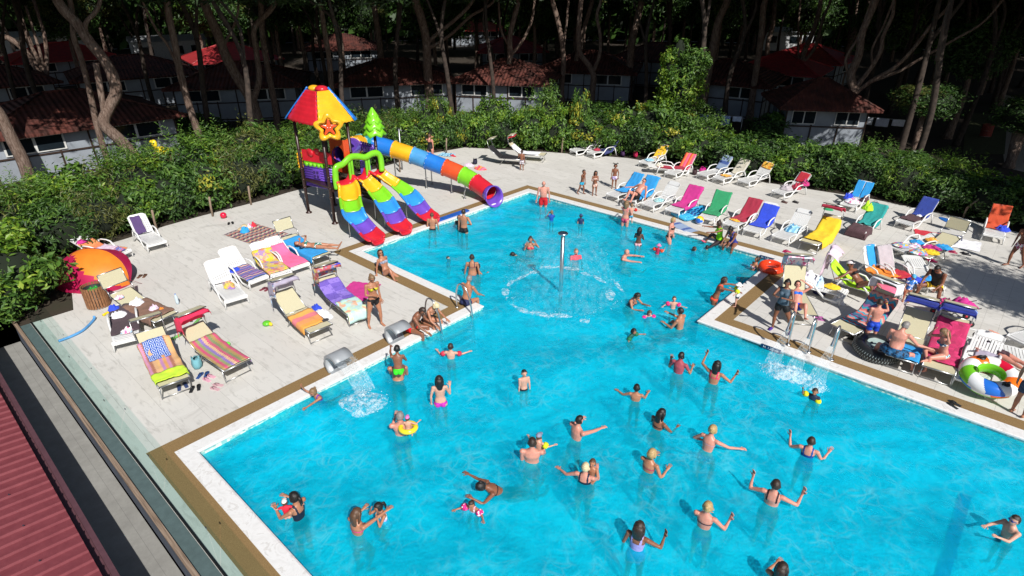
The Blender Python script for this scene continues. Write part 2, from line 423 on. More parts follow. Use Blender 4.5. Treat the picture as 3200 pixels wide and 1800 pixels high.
def build_terrace():
    # sunken concrete walkway below the deck's edge
    n = N('walkway_concrete'); v = n.coord('Object'); f = n.noise(v, 3, 6, .7)
    sx = n.node('ShaderNodeSeparateXYZ'); n.link(v, sx.inputs[0])
    fr = n.math('ABSOLUTE', n.math('SUBTRACT', n.math('FRACT', n.math('DIVIDE', n.math('ADD', sx.outputs[1], 1.5), .6)), .5))
    c = n.ramp(f, [(.3, (.22, .215, .20)), (.7, (.30, .295, .275))])
    n.base(n.mix(n.math('MULTIPLY', n.math('GREATER_THAN', fr, .495), .5), c, (.06, .06, .06)), .85)
    mb = MB(); mb.box((2, -2.6, -.55), (22, 2.6, .1)); struct('walkway', mb, n.m)
    mb = MB(); mb.box((2, -1.22, -.26), (22, .11, .48)); struct('retaining_kerb', mb, mat('dark_blue_grey_face', (.07, .085, .12), .8, .2, 3))  # dark blue-grey face between timber rail and walkway
    mb = MB(); mb.add([(-8.85, -.945, .004), (20, -.945, .004), (20, -1.20, .004), (-8.85, -1.20, .004)], [(0, 3, 2, 1)]); struct('tinted_deck_strip', mb, mat('deck_glass_tint', (.085, .125, .125), .5))  # flat strip painted in the green tint of deck seen through glass
    # glass windscreen with black channel, seams and a timber rail in front
    r = thing('glass_windscreen', 'frameless greenish glass windscreen running along the deck edge with a timber rail before it', 'glass screen', (-8.85, -.92, 0))
    gm = N('greenish_glass'); 
    for x in list(gm.n):
        if x.type == 'BSDF_PRINCIPLED': gm.n.remove(x)
    tr = gm.node('ShaderNodeBsdfTransparent'); tr.inputs[0].default_value = (.78, .90, .875, 1)
    gl = gm.node('ShaderNodeBsdfGlossy'); gl.inputs['Roughness'].default_value = .02; gl.inputs['Color'].default_value = (.8, .9, .95, 1)
    fr = gm.node('ShaderNodeFresnel'); fr.inputs['IOR'].default_value = 1.5; mx = gm.node('ShaderNodeMixShader')
    mx.inputs[0].default_value = .07; gm.link(tr.outputs[0], mx.inputs[1]); gm.link(gl.outputs[0], mx.inputs[2]); gm.link(mx.outputs[0], gm.out.inputs[0])
    ch = MB(); ch.box((12, 0, .02), (24.0, .035, .05)); ch.build('base_channel', mat('black_rubber', (.01, .01, .01), .5), r)
    x = 0
    while x < 24:
        w = min(2.38, 24-x); p = MB(); p.add([(x+.002, 0, .045), (x+w-.002, 0, .045), (x+w-.002, 0, 1.14), (x+.002, 0, 1.14)], [(0, 1, 2, 3)])
        p.build('glass_panel', gm.m, r)
        if x: 
            
            for zz in (1.0,): c = MB(); c.box((x, -.01, zz), (.05, .012, .03)); c.build('clamp', mat('steel_clamp', (.45, .45, .46), .3, metal=1), r)
        x += 2.4
    wm = N('weathered_timber'); v = wm.coord('Object', (.8, 30, 30)); f = wm.noise(v, 2, 4, .6)
    wm.base(wm.ramp(f, [(.3, (.11, .075, .05)), (.5, (.24, .17, .12)), (.7, (.36, .28, .21))]), .8); global WOODR; WOODR = wm.m
    t = MB(); t.box((10.2, -.325, .035), (26.5, .085, .045)); t.build('timber_rail', wm.m, r)
    # red corrugated roof with gutter
    r = thing('red_roof_building', 'low building with dark red corrugated metal roof in the bottom left corner', 'building', (0, -2.3, -.5))
    rm = N('red_corrugated_sheet'); v = rm.coord('Object'); f = rm.noise(v, 4, 5, .7); g = rm.noise(v, 60, 2, .8)
    c = rm.ramp(f, [(.3, (.17, .036, .045)), (.7, (.23, .055, .065))]); rm.base(rm.mix(rm.ramp(g, [(.62, 0), (.75, .35)]), c, (.33, .16, .15)), .42)
    # ribs run from the eave up and away: a trapezoid profile every 0.25 m, alternately tall and low
    prof = []; x = -12.0
    while x < 12:
        prof += [(x, 0), (x+.145, 0), (x+.165, .022), (x+.195, .022), (x+.215, 0)]; x += .25
    sk = .30; rows = []
    for (yy, zz) in ((0.02, 1.0), (-3.2, 1.56), (-6.5, 2.14)):
        rows.append([(px+sk*yy*-.35, yy, zz+pz*1.7) for px, pz in prof])
    m = MB(); m.grid(rows, 0, False); o = m.build('roof_sheet', rm.m, r)
    m = MB(); m.box((0, .0, .935), (24, .02, .09)); m.build('fascia', mat('pale_fascia', (.45, .44, .42), .6), r)
    m = MB(); m.box((0, .13, .88), (24, .012, .13)); m.box((0, .075, .82), (24, .12, .012)); m.box((0, .165, .946), (24, .08, .01)); m.build('gutter', mat('plum_gutter', (.10, .045, .055), .4), r)
    m = MB(); m.box((0, -3.3, .15), (23.6, 6.2, 1.5)); m.build('wall', mat('cream_render', (.55, .50, .42), .8), r)
    m = MB()
    for k in range(24):
        m.box((-11.5+k*1.0, -.55, 1.155), (.035, .02, .012))
    m.build('roof_bolt', mat('steel_clamp', (.45, .45, .46), .3, metal=1), r)
build_terrace()

# ---------------------------------------------------------------- leaves, bushes, trees
def leaf_mat(name, a, b, c, rough=.5, trans=.25):
    n = N(name); v = n.coord('Object'); 
    g = n.node('ShaderNodeNewGeometry')
    oi = n.node('ShaderNodeObjectInfo')
    cc = n.ramp(g.outputs['Random Per Island'], [(0, a), (.55, b), (1, c)])
    f = n.noise(v, 1.1, 3, .6)
    cc = n.mix(n.ramp(f, [(.35, 0), (.65, .6)]), cc, n.mix(.5, cc, a))
    n.base(cc, rough)
    n.b.inputs['Transmission Weight'].default_value = 0
    tl = n.node('ShaderNodeBsdfTranslucent'); n.link(cc, tl.inputs[0]); m = n.node('ShaderNodeMixShader'); m.inputs[0].default_value = trans
    n.link(n.b.outputs[0], m.inputs[1]); n.link(tl.outputs[0], m.inputs[2]); n.link(m.outputs[0], n.out.inputs[0])
    return n.m
LM = {
 'dark': leaf_mat('dark_green_leaves', (.018, .050, .009), (.042, .105, .016), (.09, .18, .035)),
 'mid': leaf_mat('mid_green_leaves', (.035, .095, .012), (.080, .175, .022), (.17, .29, .045)),
 'bright': leaf_mat('bright_green_leaves', (.07, .16, .012), (.17, .31, .025), (.34, .44, .05)),
 'olive': leaf_mat('olive_leaves', (.045, .065, .012), (.11, .13, .025), (.20, .20, .05)),
 'gold': leaf_mat('golden_green_leaves', (.14, .17, .012), (.38, .37, .03), (.62, .55, .08)),
 'pine': leaf_mat('pine_needles', (.010, .026, .006), (.022, .050, .010), (.045, .085, .018)),
}
BARK = N('sunlit_pine_bark'); _v = BARK.coord('Object', (1, 1, .22)); _f = BARK.noise(_v, 16, 5, .7, .8); _g = BARK.noise(BARK.coord('Object'), 1.1, 3)
_c = BARK.ramp(_f, [(.36, (.05, .035, .028)), (.52, (.23, .17, .135)), (.68, (.42, .34, .29))])  # bark lightened to stand for sun on the front trunks
BARK.base(BARK.mix(BARK.math('MULTIPLY', _g, .8), _c, (.11, .055, .035)), .9); BARK.bump(_f, .9, .06); BARK = BARK.m
SHADE_BARK = mat('shaded_pine_bark', (.045, .032, .025), .95, .5, 5)  # same bark painted darker to stand for shade inside the wood
def leaves(mb, rng, centre, rad, n, size, shape=1.0, mi=0, up=.35, clump=None):
    """leaf-sized faces spread through an uneven crown"""
    cx, cy, cz = centre; rx, ry, rz = rad
    ck = clump or max(6, n//55); cl = []
    for _ in range(ck):
        while True:
            p = Vector((rng.uniform(-1, 1), rng.uniform(-1, 1), rng.uniform(-1, 1)))
            if .25 < p.length < 1: break
        p *= (.55+.45*p.length)/max(p.length, .3)*rng.uniform(.75, 1.0) if rng.random() < .8 else .6
        cl.append((p, rng.uniform(.16, .34)))
    for _ in range(n):
        p, r = cl[rng.randrange(ck)]
        q = p+Vector((rng.gauss(0, r*.6), rng.gauss(0, r*.6), rng.gauss(0, r*.6)))
        if q.length > 1.22: q *= 1.22/q.length*rng.uniform(.8, 1)
        if q.z < -.98: q.z = -.98*rng.random()
        c = Vector((cx+q.x*rx, cy+q.y*ry, cz+q.z*rz))
        nrm = (q*.8+Vector((rng.gauss(0, .6), rng.gauss(0, .6), rng.gauss(up, .5)))).normalized()
        a = nrm.orthogonal().normalized(); a = Matrix.Rotation(rng.uniform(0, 6.28), 3, nrm) @ a; b = nrm.cross(a)
        s = size*rng.uniform(.6, 1.35); w = s*.42*shape
        mb.add([c-a*s, c-b*w+nrm*s*.12, c+a*s, c+b*w+nrm*s*.12], [(0, 1, 2, 3)], mi)
def bush_mesh(name, seed, n, size, mats, shape=1.0, h=1.0, spikes=0, flowers=0):
    rng = random.Random(seed); mb = MB()
    leaves(mb, rng, (0, 0, .5*h), (.62, .62, .52*h), n, size, shape)
    if len(mats) > 1: leaves(mb, rng, (0, 0, .62*h), (.60, .60, .42*h), n//3, size, shape, 1, clump=9)
    for _ in range(spikes):
        x, y = rng.uniform(-.4, .4), rng.uniform(-.4, .4); z0 = h*.9; L = rng.uniform(.18, .42); dx, dy = rng.uniform(-.12, .12), rng.uniform(-.12, .12)
        for k in range(14):
            t = k/13; c = Vector((x+dx*t, y+dy*t, z0+L*t)); a = Vector((rng.gauss(0, 1), rng.gauss(0, 1), .5)).normalized(); b = a.orthogonal().normalized()
            s = size*(1.1-t*.6); mb.add([c, c+a*s+b*s*.2, c+a*s*1.8, c+a*s-b*s*.2], [(0, 1, 2, 3)], 0)
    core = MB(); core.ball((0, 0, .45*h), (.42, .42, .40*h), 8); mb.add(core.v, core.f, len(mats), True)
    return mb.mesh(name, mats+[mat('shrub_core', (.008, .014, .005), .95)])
BUSH = {
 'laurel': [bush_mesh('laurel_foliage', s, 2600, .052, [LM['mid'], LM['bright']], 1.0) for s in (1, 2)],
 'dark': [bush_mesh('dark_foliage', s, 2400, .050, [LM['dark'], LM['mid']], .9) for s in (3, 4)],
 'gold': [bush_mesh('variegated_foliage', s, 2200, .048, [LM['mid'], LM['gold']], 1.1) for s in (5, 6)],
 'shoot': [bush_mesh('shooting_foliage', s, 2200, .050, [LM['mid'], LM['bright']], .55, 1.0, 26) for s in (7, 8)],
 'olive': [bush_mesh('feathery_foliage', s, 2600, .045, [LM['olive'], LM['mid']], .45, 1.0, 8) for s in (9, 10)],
}
BL = {
 'laurel': ('bushy laurel with glossy mid green leaves in the hedge round the deck', 'laurel bushes of the hedge'),
 'dark': ('dark green dense shrub in the hedge round the deck', 'dark shrubs of the hedge'),
 'gold': ('shrub with yellow and green variegated leaves in the hedge round the deck', 'variegated shrubs of the hedge'),
 'shoot': ('green shrub with upright young shoots in the hedge round the deck', 'shrubs with upright shoots in the hedge'),
 'olive': ('feathery olive green shrub in the hedge round the deck', 'feathery shrubs of the hedge'),
}
rb = random.Random(11)
OR = ['first', 'second', 'third', 'fourth', 'fifth', 'sixth', 'seventh', 'eighth', 'ninth', 'tenth', 'eleventh', 'twelfth', 'thirteenth', 'fourteenth', 'fifteenth', 'sixteenth', 'seventeenth', 'eighteenth', 'nineteenth', 'twentieth', 'twenty-first']
SHORT = {'laurel': 'glossy green laurel', 'dark': 'dark green dense shrub', 'gold': 'yellow-green variegated shrub', 'shoot': 'green shrub with upright shoots', 'olive': 'feathery olive shrub'}
def bush(kind, x, y, w, d, h, label=None, name='shrub', z=-.05, row=None):
    o = D.objects.new(name, rb.choice(BUSH[kind])); COL.objects.link(o)
    o.location = (x, y, z); o.scale = (w, d, h); o.rotation_euler = (0, 0, rb.uniform(0, 6.28) if abs(w-d) < .3 else rb.choice((0, PI)))
    l, g = BL[kind]
    if row: return tag(o, '%s, %s, %s' % (SHORT[kind], row[0], OR[row[1]]+row[2]), 'shrub', g)
    return tag(o, label or l, 'shrub', g if not label else ('round shrubs among the bungalows' if label.startswith('round dark') else None))
def build_hedge():
    # along the left edge of the deck, front row low and full, rows behind it taller
    L = [(-13.9, 1.2), (-14.6, 2.6), (-14.9, 4.1), (-15.0, 5.6), (-15.1, 7.1), (-15.1, 8.5), (-15.3, 9.9), (-15.4, 11.3), (-15.6, 12.7), (-15.7, 14.1), (-15.8, 15.5), (-15.9, 16.9), (-15.9, 18.3), (-15.9, 19.7), (-15.6, 21.1)]
    kinds = ['dark', 'olive', 'laurel', 'dark', 'gold', 'olive', 'dark', 'laurel', 'dark', 'laurel', 'dark', 'laurel', 'laurel', 'gold', 'dark']
    for i, (x, y) in enumerate(L):
        E_ = ' from the near end'; bush(kinds[i], x, y, 1.75, 1.95, rb.uniform(1.7, 2.2), row=('front row of the left hedge', i, E_))
        bush(rb.choice(['laurel', 'shoot', 'dark', 'olive']), x-1.5, y+rb.uniform(-.4, .4), 2.1, 2.1, rb.uniform(1.8, 2.45), row=('second row of the left hedge', i, E_))
        if i % 2: bush(rb.choice(['dark', 'shoot', 'laurel']), x-3.1, y+rb.uniform(-.6, .6), 2.6, 2.6, rb.uniform(1.7, 2.6), row=('rear row of the left hedge', i//2, E_))
    # back edge
    B = [(-14.3, 22.7), (-13.0, 23.6), (-11.7, 24.3), (-10.3, 25.1), (-8.9, 25.9), (-7.4, 26.6), (-5.9, 27.2), (-4.3, 27.4), (-2.7, 27.4), (-1.1, 27.5), (.5, 27.5), (2.1, 27.8), (3.7, 28.1), (5.3, 28.3), (6.9, 28.3), (8.5, 28.1), (10.1, 27.9), (11.7, 27.5), (13.3, 27.0), (15, 26.6), (17, 26)]
    kb = ['laurel', 'dark', 'laurel', 'laurel', 'gold', 'laurel', 'dark', 'gold', 'laurel', 'dark', 'dark', 'laurel', 'dark', 'dark', 'shoot', 'dark', 'dark', 'dark', 'dark', 'dark', 'dark']  # towards the right end, dark kinds stand in for shade on the hedge
    for i, (x, y) in enumerate(B):
        t = rb.uniform(1.5, 1.95)
        E_ = ' from the left corner'; bush(kb[i], x, y, 2.0, 1.9, t*(1.12 if i < 9 else .95), row=('front row of the back hedge', i, E_))
        bush(['laurel', 'gold', 'shoot', 'laurel', 'dark', 'gold'][i % 6] if i < 10 else rb.choice(['dark', 'shoot', 'laurel']), x-.1, y+1.5, 2.3, 2.1, rb.uniform(2.1, 2.9) if i < 9 else rb.uniform(1.5, 2.0), row=('rear row of the back hedge', i, E_))
    # tall variegated columns and a few that stand out
    for (px, py, h, k) in ((1362, 470, 2.9, 'gold'), (1425, 475, 2.3, 'gold'), (1530, 470, 2.2, 'laurel'), (1790, 478, 3.4, 'gold'), (1620, 470, 2.2, 'laurel')):
        p = G(px, py-12); bush(k, p.x, p.y+.6, 1.1, 1.1, h)
    # near left corner, large leaves, next to the bin
    for (x, y, w, h, k) in ((-10.5, -.9, 2.4, 2.0, 'laurel'), (-12.9, -1.1, 2.5, 2.1, 'laurel'), (-15.2, .1, 2.6, 2.2, 'olive'), (-11.4, -2.2, 2.8, 2.0, 'laurel'), (-9.75, -1.3, 1.5, 1.5, 'laurel'), (-13.6, -2.3, 3, 2.4, 'laurel'), (-15.8, .9, 2.6, 2.2, 'shoot'), (-16.4, -1.2, 3, 2.3, 'dark')):
        bush(k, x, y, w, w, h)
    bush('shoot', -16.6, 4.4, 2.6, 2.6, 2.5); bush('shoot', -16.9, 7.8, 2.8, 2.8, 2.6); bush('olive', -17.5, 10.2, 3, 3, 2.6)
    for (px, py, w, h) in ((650, 455, 2.4, 1.9), (560, 470, 2.2, 2.0), (1890, 395, 2.2, 1.6), (2400, 445, 2.4, 1.8), (2480, 440, 2.4, 1.9), (2180, 390, 2.4, 1.6), (1010, 345, 3, 1.5)):
        p = G(px, py); bush('dark', p.x, p.y, w, w, h, 'round dark shrub standing among the bungalows behind the hedge')
build_hedge()

def trunk_pts(base, px):
    out = []
    for q in px: out.append(GV(q[0], q[1], base))
    return out
rt = random.Random(23)
def crown_mesh(name, seed, n=5200):
    rng = random.Random(seed); mb = MB()
    # umbrella: lens of leaf clumps
    leaves(mb, rng, (0, 0, 0), (1, 1, .42), n, .052, .5, clump=110, up=.6)
    c = MB(); c.ball((0, 0, .0), (.70, .70, .20), 10); mb.add(c.v, c.f, 1, True)  # solid ball added inside the crown to make its shade dense
    return mb.mesh(name, [LM['pine'], mat('crown_shade_core', (.006, .010, .004), .95)])
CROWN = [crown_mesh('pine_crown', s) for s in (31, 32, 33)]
def limb_mesh(mb, pts, r0, r1, n=9):
    # wobble and fine steps for a natural outline
    P = []; k = len(pts)-1; steps = 5
    for i in range(k):
        p0, p1, p2, p3 = pts[max(i-1, 0)], pts[i], pts[i+1], pts[min(i+2, k)]
        for j in range(steps):
            t = j/steps
            P.append(.5*((2*p1)+(-p0+p2)*t+(2*p0-5*p1+4*p2-p3)*t*t+(-p0+3*p1-3*p2+p3)*t*t*t))
    P.append(pts[-1]); m = len(P)
    R = [(r0+(r1-r0)*(i/(m-1)))*(1+.10*noise.noise(P[i]*1.3))*(1.35-.35*min(1, i/3)) for i in range(m)]
    mb.tube(P, R, n)
def tree(base, trunk, r0, r1, limbs=(), label='', crown=None, hc=None, group=None, crowns=1, cr=5.0, name='pine_tree', bark=None):
    BK = bark or BARK
    """base: ground point; trunk: list of points; limbs: lists of (points, r0, r1); crown radius cr"""
    t = thing(name, label, 'tree', (base.x, base.y, -.05), 0, group)
    loc = Vector(t.location)
    mb = MB(); P = [base+Vector((0, 0, -.1))]+trunk
    limb_mesh(mb, [p-loc for p in P], r0, r1)
    mb.build('trunk', BK, t)
    for (pts, a, b) in limbs:
        m = MB(); limb_mesh(m, [p-loc for p in pts], a, b, 7); m.build('limb', BK, t)
    for i in range(crowns):
        top = trunk[-1] if i == 0 or not limbs else limbs[(i-1) % len(limbs)][0][-1]
        if crown: top = crown
        c = D.objects.new('crown', CROWN[rt.randrange(3)]); COL.objects.link(c); c.parent = t
        z = max(top.z+1.2, hc or 0)
        rr = cr*rt.uniform(.85, 1.15)
        dx, dy = (1.2, .0) if base.x < -15 and base.y < 24 else ((-1.0, 3.5) if bark is None else (0, 0))
        c.location = Vector((top.x+dx+rt.uniform(-.6, .6), top.y+dy+rt.uniform(-.6, .6), z))-loc; c.scale = (rr, rr, rr*.75); c.rotation_euler = (0, 0, rt.uniform(0, 6))
    return t
def px_tree(b, pts, w, limbs=(), label='', bz=0, cr=5.0, hc=10.0, crowns=1, group=None, top=None):
    """b: pixel of the foot on the ground; pts: pixels up the trunk; w: width there in pixels"""
    base = G(b[0], b[1], 0); BASES.append(Vector((base.x, base.y, 0))); dist = (base-CAM).dot(FW); k = dist/FPX/2
    T = [GV(x, y, base) for x, y in pts]
    T.append(T[-1]+(T[-1]-T[-2]).normalized()*.6+Vector((0, 0, max(1.0, hc-T[-1].z-1.4))))
    L = []
    for (lp, a, c) in limbs:
        Q = [GV(x, y, base) for x, y in lp]; Q.append(Q[-1]+(Q[-1]-Q[-2]).normalized()*1.0+Vector((0, 0, 1.2))); L.append((Q, a*k, c*k))
    return tree(base, T, w[0]*k, w[1]*k, L, label, hc=hc, cr=cr, crowns=crowns, group=group)
def s1(l): return [(x*1.2422, y*1.2422) for x, y in l]
def build_trees():
    def T(b, pts, w, limbs=(), label='', **k):
        b = (b[0]*1.2422, b[1]*1.2422)
        px_tree(b, s1(pts), (w[0]*.80, w[1]*.80), [(s1(l), a*.82, c*.82) for l, a, c in limbs], label, **k)
    T((392, 452), [(345, 400), (300, 350), (262, 312), (275, 270), (292, 232), (283, 190), (262, 150), (225, 105), (190, 55), (150, 10)], (44, 30), [([(262, 312), (262, 285)], 20, 20), ([(225, 105), (215, 60), (250, 10)], 16, 12)], 'thick crooked pine trunk with an s-shaped bend behind the left hedge', crowns=2, hc=10.5)
    T((85, 485), [(60, 410), (30, 350), (0, 290), (-40, 220)], (46, 36), (), 'dark leaning pine trunk at the left edge of the picture', hc=11)
    T((522, 405), [(505, 350), (480, 280), (455, 190), (440, 110), (425, 40), (420, 0)], (28, 20), [([(455, 190), (425, 120), (385, 60)], 10, 8)], 'slim straight pine trunk leaning left behind the left hedge', hc=10)
    T((652, 350), [(648, 300), (628, 245), (600, 200), (570, 145), (545, 80), (515, 10)], (44, 26), [([(635, 255), (652, 200), (645, 130), (640, 70), (690, 10)], 22, 18), ([(560, 120), (590, 60), (600, 10)], 9, 8)], 'forked pine trunk behind the play tower with two thick limbs', crowns=2, hc=10.5)
    T((290, 455), [(270, 400), (245, 320), (228, 240), (205, 150), (185, 90), (180, 20)], (24, 16), (), 'dark straight pine trunk behind the s-shaped one', hc=11)
    T((1082, 285), [(1080, 240), (1075, 170), (1072, 100), (1058, 40), (1045, 0)], (38, 26), [([(1074, 110), (1100, 85), (1150, 45), (1190, 0)], 15, 12), ([(1072, 125), (1130, 90), (1185, 40), (1240, 5)], 12, 9)], 'reddish pine trunk with branches to the right above the tube slide', crowns=2, hc=10.5)
    T((1300, 275), [(1292, 240), (1281, 190), (1283, 140), (1283, 90), (1295, 40), (1305, 0)], (26, 16), [([(1284, 140), (1310, 110), (1335, 60), (1345, 0)], 12, 8), ([(1284, 120), (1262, 80), (1255, 20)], 9, 7)], 'slender curving pine forking low behind the back hedge', crowns=2, hc=10)
    T((1415, 262), [(1413, 220), (1418, 160), (1413, 100), (1400, 40), (1390, 0)], (22, 16), [([(1416, 130), (1425, 60), (1430, 0)], 9, 8)], 'thin pale pine trunk behind the back hedge, second to the right of the fork', hc=10)
    T((1487, 270), [(1490, 230), (1493, 190), (1478, 160), (1458, 130), (1456, 70), (1462, 0)], (25, 16), [([(1492, 180), (1508, 140), (1510, 90), (1502, 40), (1512, 0)], 14, 11)], 'wishbone-shaped pine with two pale limbs behind the back hedge', crowns=2, hc=10)
    T((1445, 245), [(1447, 200), (1452, 140), (1470, 70), (1490, 0)], (20, 15), (), 'straight brown pine trunk crossing behind the wishbone pine', hc=10.5)
    T((1580, 250), [(1582, 190), (1590, 110), (1605, 40), (1615, 0)], (30, 22), (), 'thick black pine trunk left of the tall laurel', hc=10.5)
    T((1765, 290), [(1775, 220), (1790, 140), (1805, 60), (1830, 0)], (32, 24), (), 'dark pine trunk leaning right beyond the tall laurel', hc=10.5)
    T((1885, 300), [(1893, 240), (1903, 170), (1915, 90), (1920, 20), (1925, 0)], (26, 18), [], 'slim grey pine trunk leaning right at the pale gate path', hc=10.5)
    T((2100, 355), [(2115, 300), (2135, 250), (2148, 225), (2140, 190), (2160, 140), (2170, 80), (2200, 10)], (40, 20),
      [([(2150, 222), (2185, 180), (2215, 130), (2222, 90), (2245, 40), (2250, 5)], 17, 10), ([(2145, 240), (2190, 205), (2250, 170), (2300, 120), (2345, 60), (2390, 10)], 16, 9), ([(2190, 205), (2260, 180), (2320, 145), (2400, 100), (2480, 50)], 11, 7), ([(2195, 165), (2195, 120), (2225, 60)], 8, 6), ([(2140, 200), (2128, 150), (2160, 90)], 12, 8)],
      'great spreading pine with many pale branches fanning to the right', crowns=3, hc=10, cr=5)
    T((2540, 420), [(2550, 370), (2562, 320), (2580, 270), (2600, 200)], (30, 24), (), 'dark pine trunk at the right edge of the picture', hc=10)
    T((2010, 250), [(2012, 200), (2020, 140), (2045, 80), (2060, 30), (2065, 0)], (22, 14), [([(2016, 160), (2050, 120), (2070, 50), (2090, 0)], 12, 8), ([(2014, 180), (2008, 120), (2010, 40)], 9, 7)], 'three-stemmed pine in front of the bungalow with the sunlit red roof', crowns=2, hc=10.5)
    T((2110, 215), [(2125, 160), (2140, 110), (2160, 60), (2185, 10)], (26, 16), [([(2118, 190), (2135, 120), (2150, 70), (2155, 20)], 10, 8)], 'pair of pale leaning pine stems beyond the spreading pine', hc=10.5)
    T((125, 250), [(105, 200), (85, 160), (55, 120), (20, 95), (-10, 80)], (26, 16), [([(112, 215), (95, 150), (70, 100), (60, 60)], 14, 9), ([(115, 220), (118, 150), (112, 90), (100, 50)], 16, 10), ([(112, 210), (105, 150), (88, 90)], 12, 9)], 'many-stemmed pine at the far left with stems fanning to the left', crowns=2, hc=11)
    T((845, 330), [(835, 240), (828, 150), (815, 70), (805, 0)], (22, 16), (), 'dark pine trunk right behind the tower roof', hc=10.5)
    T((958, 250), [(960, 180), (955, 110), (945, 40), (940, 0)], (26, 20), (), 'dark pine trunk right of the green plastic tree', hc=10.5)
    T((700, 330), [(690, 260), (675, 180), (660, 90), (655, 0)], (24, 18), (), 'shaded pine trunk between the forked pine and the tower', hc=10.5)
    T((1940, 230), [(1937, 180), (1930, 120), (1945, 60), (1950, 0)], (20, 14), (), 'pine trunk standing before the lawn beside the gate path', hc=10.5)
    # the shaded wood beyond, trunk after trunk, its crowns closing overhead
    rr = random.Random(5); spots = []
    def free(q):
        if q.x > -18.5 and q.y < 30.5 and q.x < 14: return False
        if q.x >= 14 and q.y < 26.5 and q.x < 33: return False
        for b in BASES:
            if (q-b).length < 2.6: return False
        for (c, r) in CLEAR:
            if (q-c).length < r: return False
        return True
    g = 0
    for ix in range(-19, 12):
        for iy in range(0, 18):
            sp = 6.1; q = Vector((ix*sp+rr.uniform(-1.7, 1.7), iy*sp+rr.uniform(-1.7, 1.7), 0))
            if not free(q) or (q-Vector((CAM.x, CAM.y, 0))).length > 105: continue
            ahead = (q-CAM).dot(Vector((FW.x, FW.y, 0)).normalized()); side = (q-CAM).dot(RT)
            if abs(side) > ahead*.95+18 or ahead < 4: continue
            if ahead > 60 and (ix+iy) % 2: continue
            spots.append(q)
    for i, q in enumerate(spots):
        if i < 5:
            tr = [q+Vector((rr.uniform(-.3, .3), rr.uniform(-.3, .3), 3)), q+Vector((rr.uniform(-.6, .6), rr.uniform(-.6, .6), 6)), q+Vector((rr.uniform(-1, 1), rr.uniform(-1, 1), 9))]
            t = tree(q, tr, .17, .10, [([tr[1]-Vector((0, 0, .5)), tr[1]+Vector((rr.uniform(-1, 1), rr.uniform(-1, 1), 1.5)), tr[1]+Vector((rr.uniform(-2, 2), rr.uniform(-2, 2), 3.4))], .10, .06)], 'straight pine among the crowd of pines in the shaded wood', cr=5.9, hc=10.0, group='pines in the shaded wood', bark=SHADE_BARK)
            remember(t); spots[i] = t
        else:
            t = copy_tree(spots[i % 5]); t.location = (q.x, q.y, -.05); t.rotation_euler = (0, 0, rr.uniform(0, 6)); s = rr.uniform(.9, 1.15); t.scale = (s, s, s)
    # broad low trees: the dark mass at the upper right and the far green behind the trunks
    def low(q, r, h, label, m=None, group=None):
        t = thing('broadleaf_tree', label, 'tree', (q.x, q.y, -.05), rr.uniform(0, 6), group)
        mb = MB(); limb_mesh(mb, [Vector((0, 0, -.1)), Vector((.1, .1, h*.4)), Vector((-.1, .2, h*.75))], .22, .10); mb.build('trunk', BARK, t)
        c = D.objects.new('crown', LOWC[m or rr.randrange(2)]); COL.objects.link(c); c.parent = t; c.location = (0, 0, h*.55); c.scale = (r, r, h*.5)
        return t
    for (px, py, r, h) in ((2860, 470, 3.0, 3.6), (2960, 430, 3.4, 6.5), (3120, 330, 4, 7.5), (2700, 330, 4, 7.5), (2900, 300, 4, 7.8), (3150, 520, 2.6, 3.4), (2480, 250, 3.6, 7.6), (2560, 150, 4, 8)):
        q = G(px, py); low(q, r, h, 'dark dense broadleaf tree in the shade at the upper right beyond the hedge', group='dark broadleaf trees at the upper right', m=0)
    for (x, y, r, h) in ((18.4, 17.2, 2.7, 8.6), (17.5, 25.2, 3.8, 9.5), (23, 19, 4, 10), (22, 25, 4.5, 10)):
        low(Vector((x, y, 0)), r, h, 'leafy tree beside the right end of the deck, casting dappled shade', group='trees beside the right end of the deck')
    for i in range(60):
        d = rr.uniform(52, 100); px = rr.uniform(-100, 3300)
        q = Vector((CAM.x, CAM.y, 0))+(Vector((FW.x, FW.y, 0)).normalized()+Vector((RT.x, RT.y, 0))*((px-1600)/FPX*.9))*d
        low(q, rr.uniform(3.2, 5.5), rr.uniform(6.5, 10), 'far green tree filling the depth of the wood behind the bungalows', group='far trees in the depth of the wood')
CLEAR = [(Vector((13.0, 31.5, 0)), 5.0)]; BASES = []
LOWC = [bush_mesh('broadleaf_foliage', 61, 5200, .036, [LM['dark'], LM['mid']], .8), bush_mesh('broadleaf_foliage_b', 62, 5200, .036, [LM['dark'], LM['olive']], .8)]
def build_laurel_tree():
    q = G(2088, 452); t = thing('laurel_tree', 'tall leafy laurel tree standing alone in the hedge behind the far loungers', 'tree', (q.x, q.y+.6, -.05))
    mb = MB(); limb_mesh(mb, [Vector((0, 0, -.1)), Vector((.05, 0, 2)), Vector((0, .1, 4.6))], .14, .05); mb.build('trunk', BARK, t)
    rng = random.Random(8); mb = MB()
    for (x, z, r, rz, n) in ((0, 1.5, 1.5, 1.5, 4200), (.1, 3.1, 1.35, 1.3, 3800), (-.75, 4.5, .68, .9, 1700), (.75, 4.6, .8, .9, 1900), (-.3, 5.3, .5, .8, 900), (.2, 4.0, 1.1, 1.0, 2200)):
        leaves(mb, rng, (x, 0, z), (r, r, rz), n, .10, .95, rng.random() > .7)
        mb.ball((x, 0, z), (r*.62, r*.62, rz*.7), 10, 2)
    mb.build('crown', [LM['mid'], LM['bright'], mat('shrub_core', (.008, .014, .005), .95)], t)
build_laurel_tree()

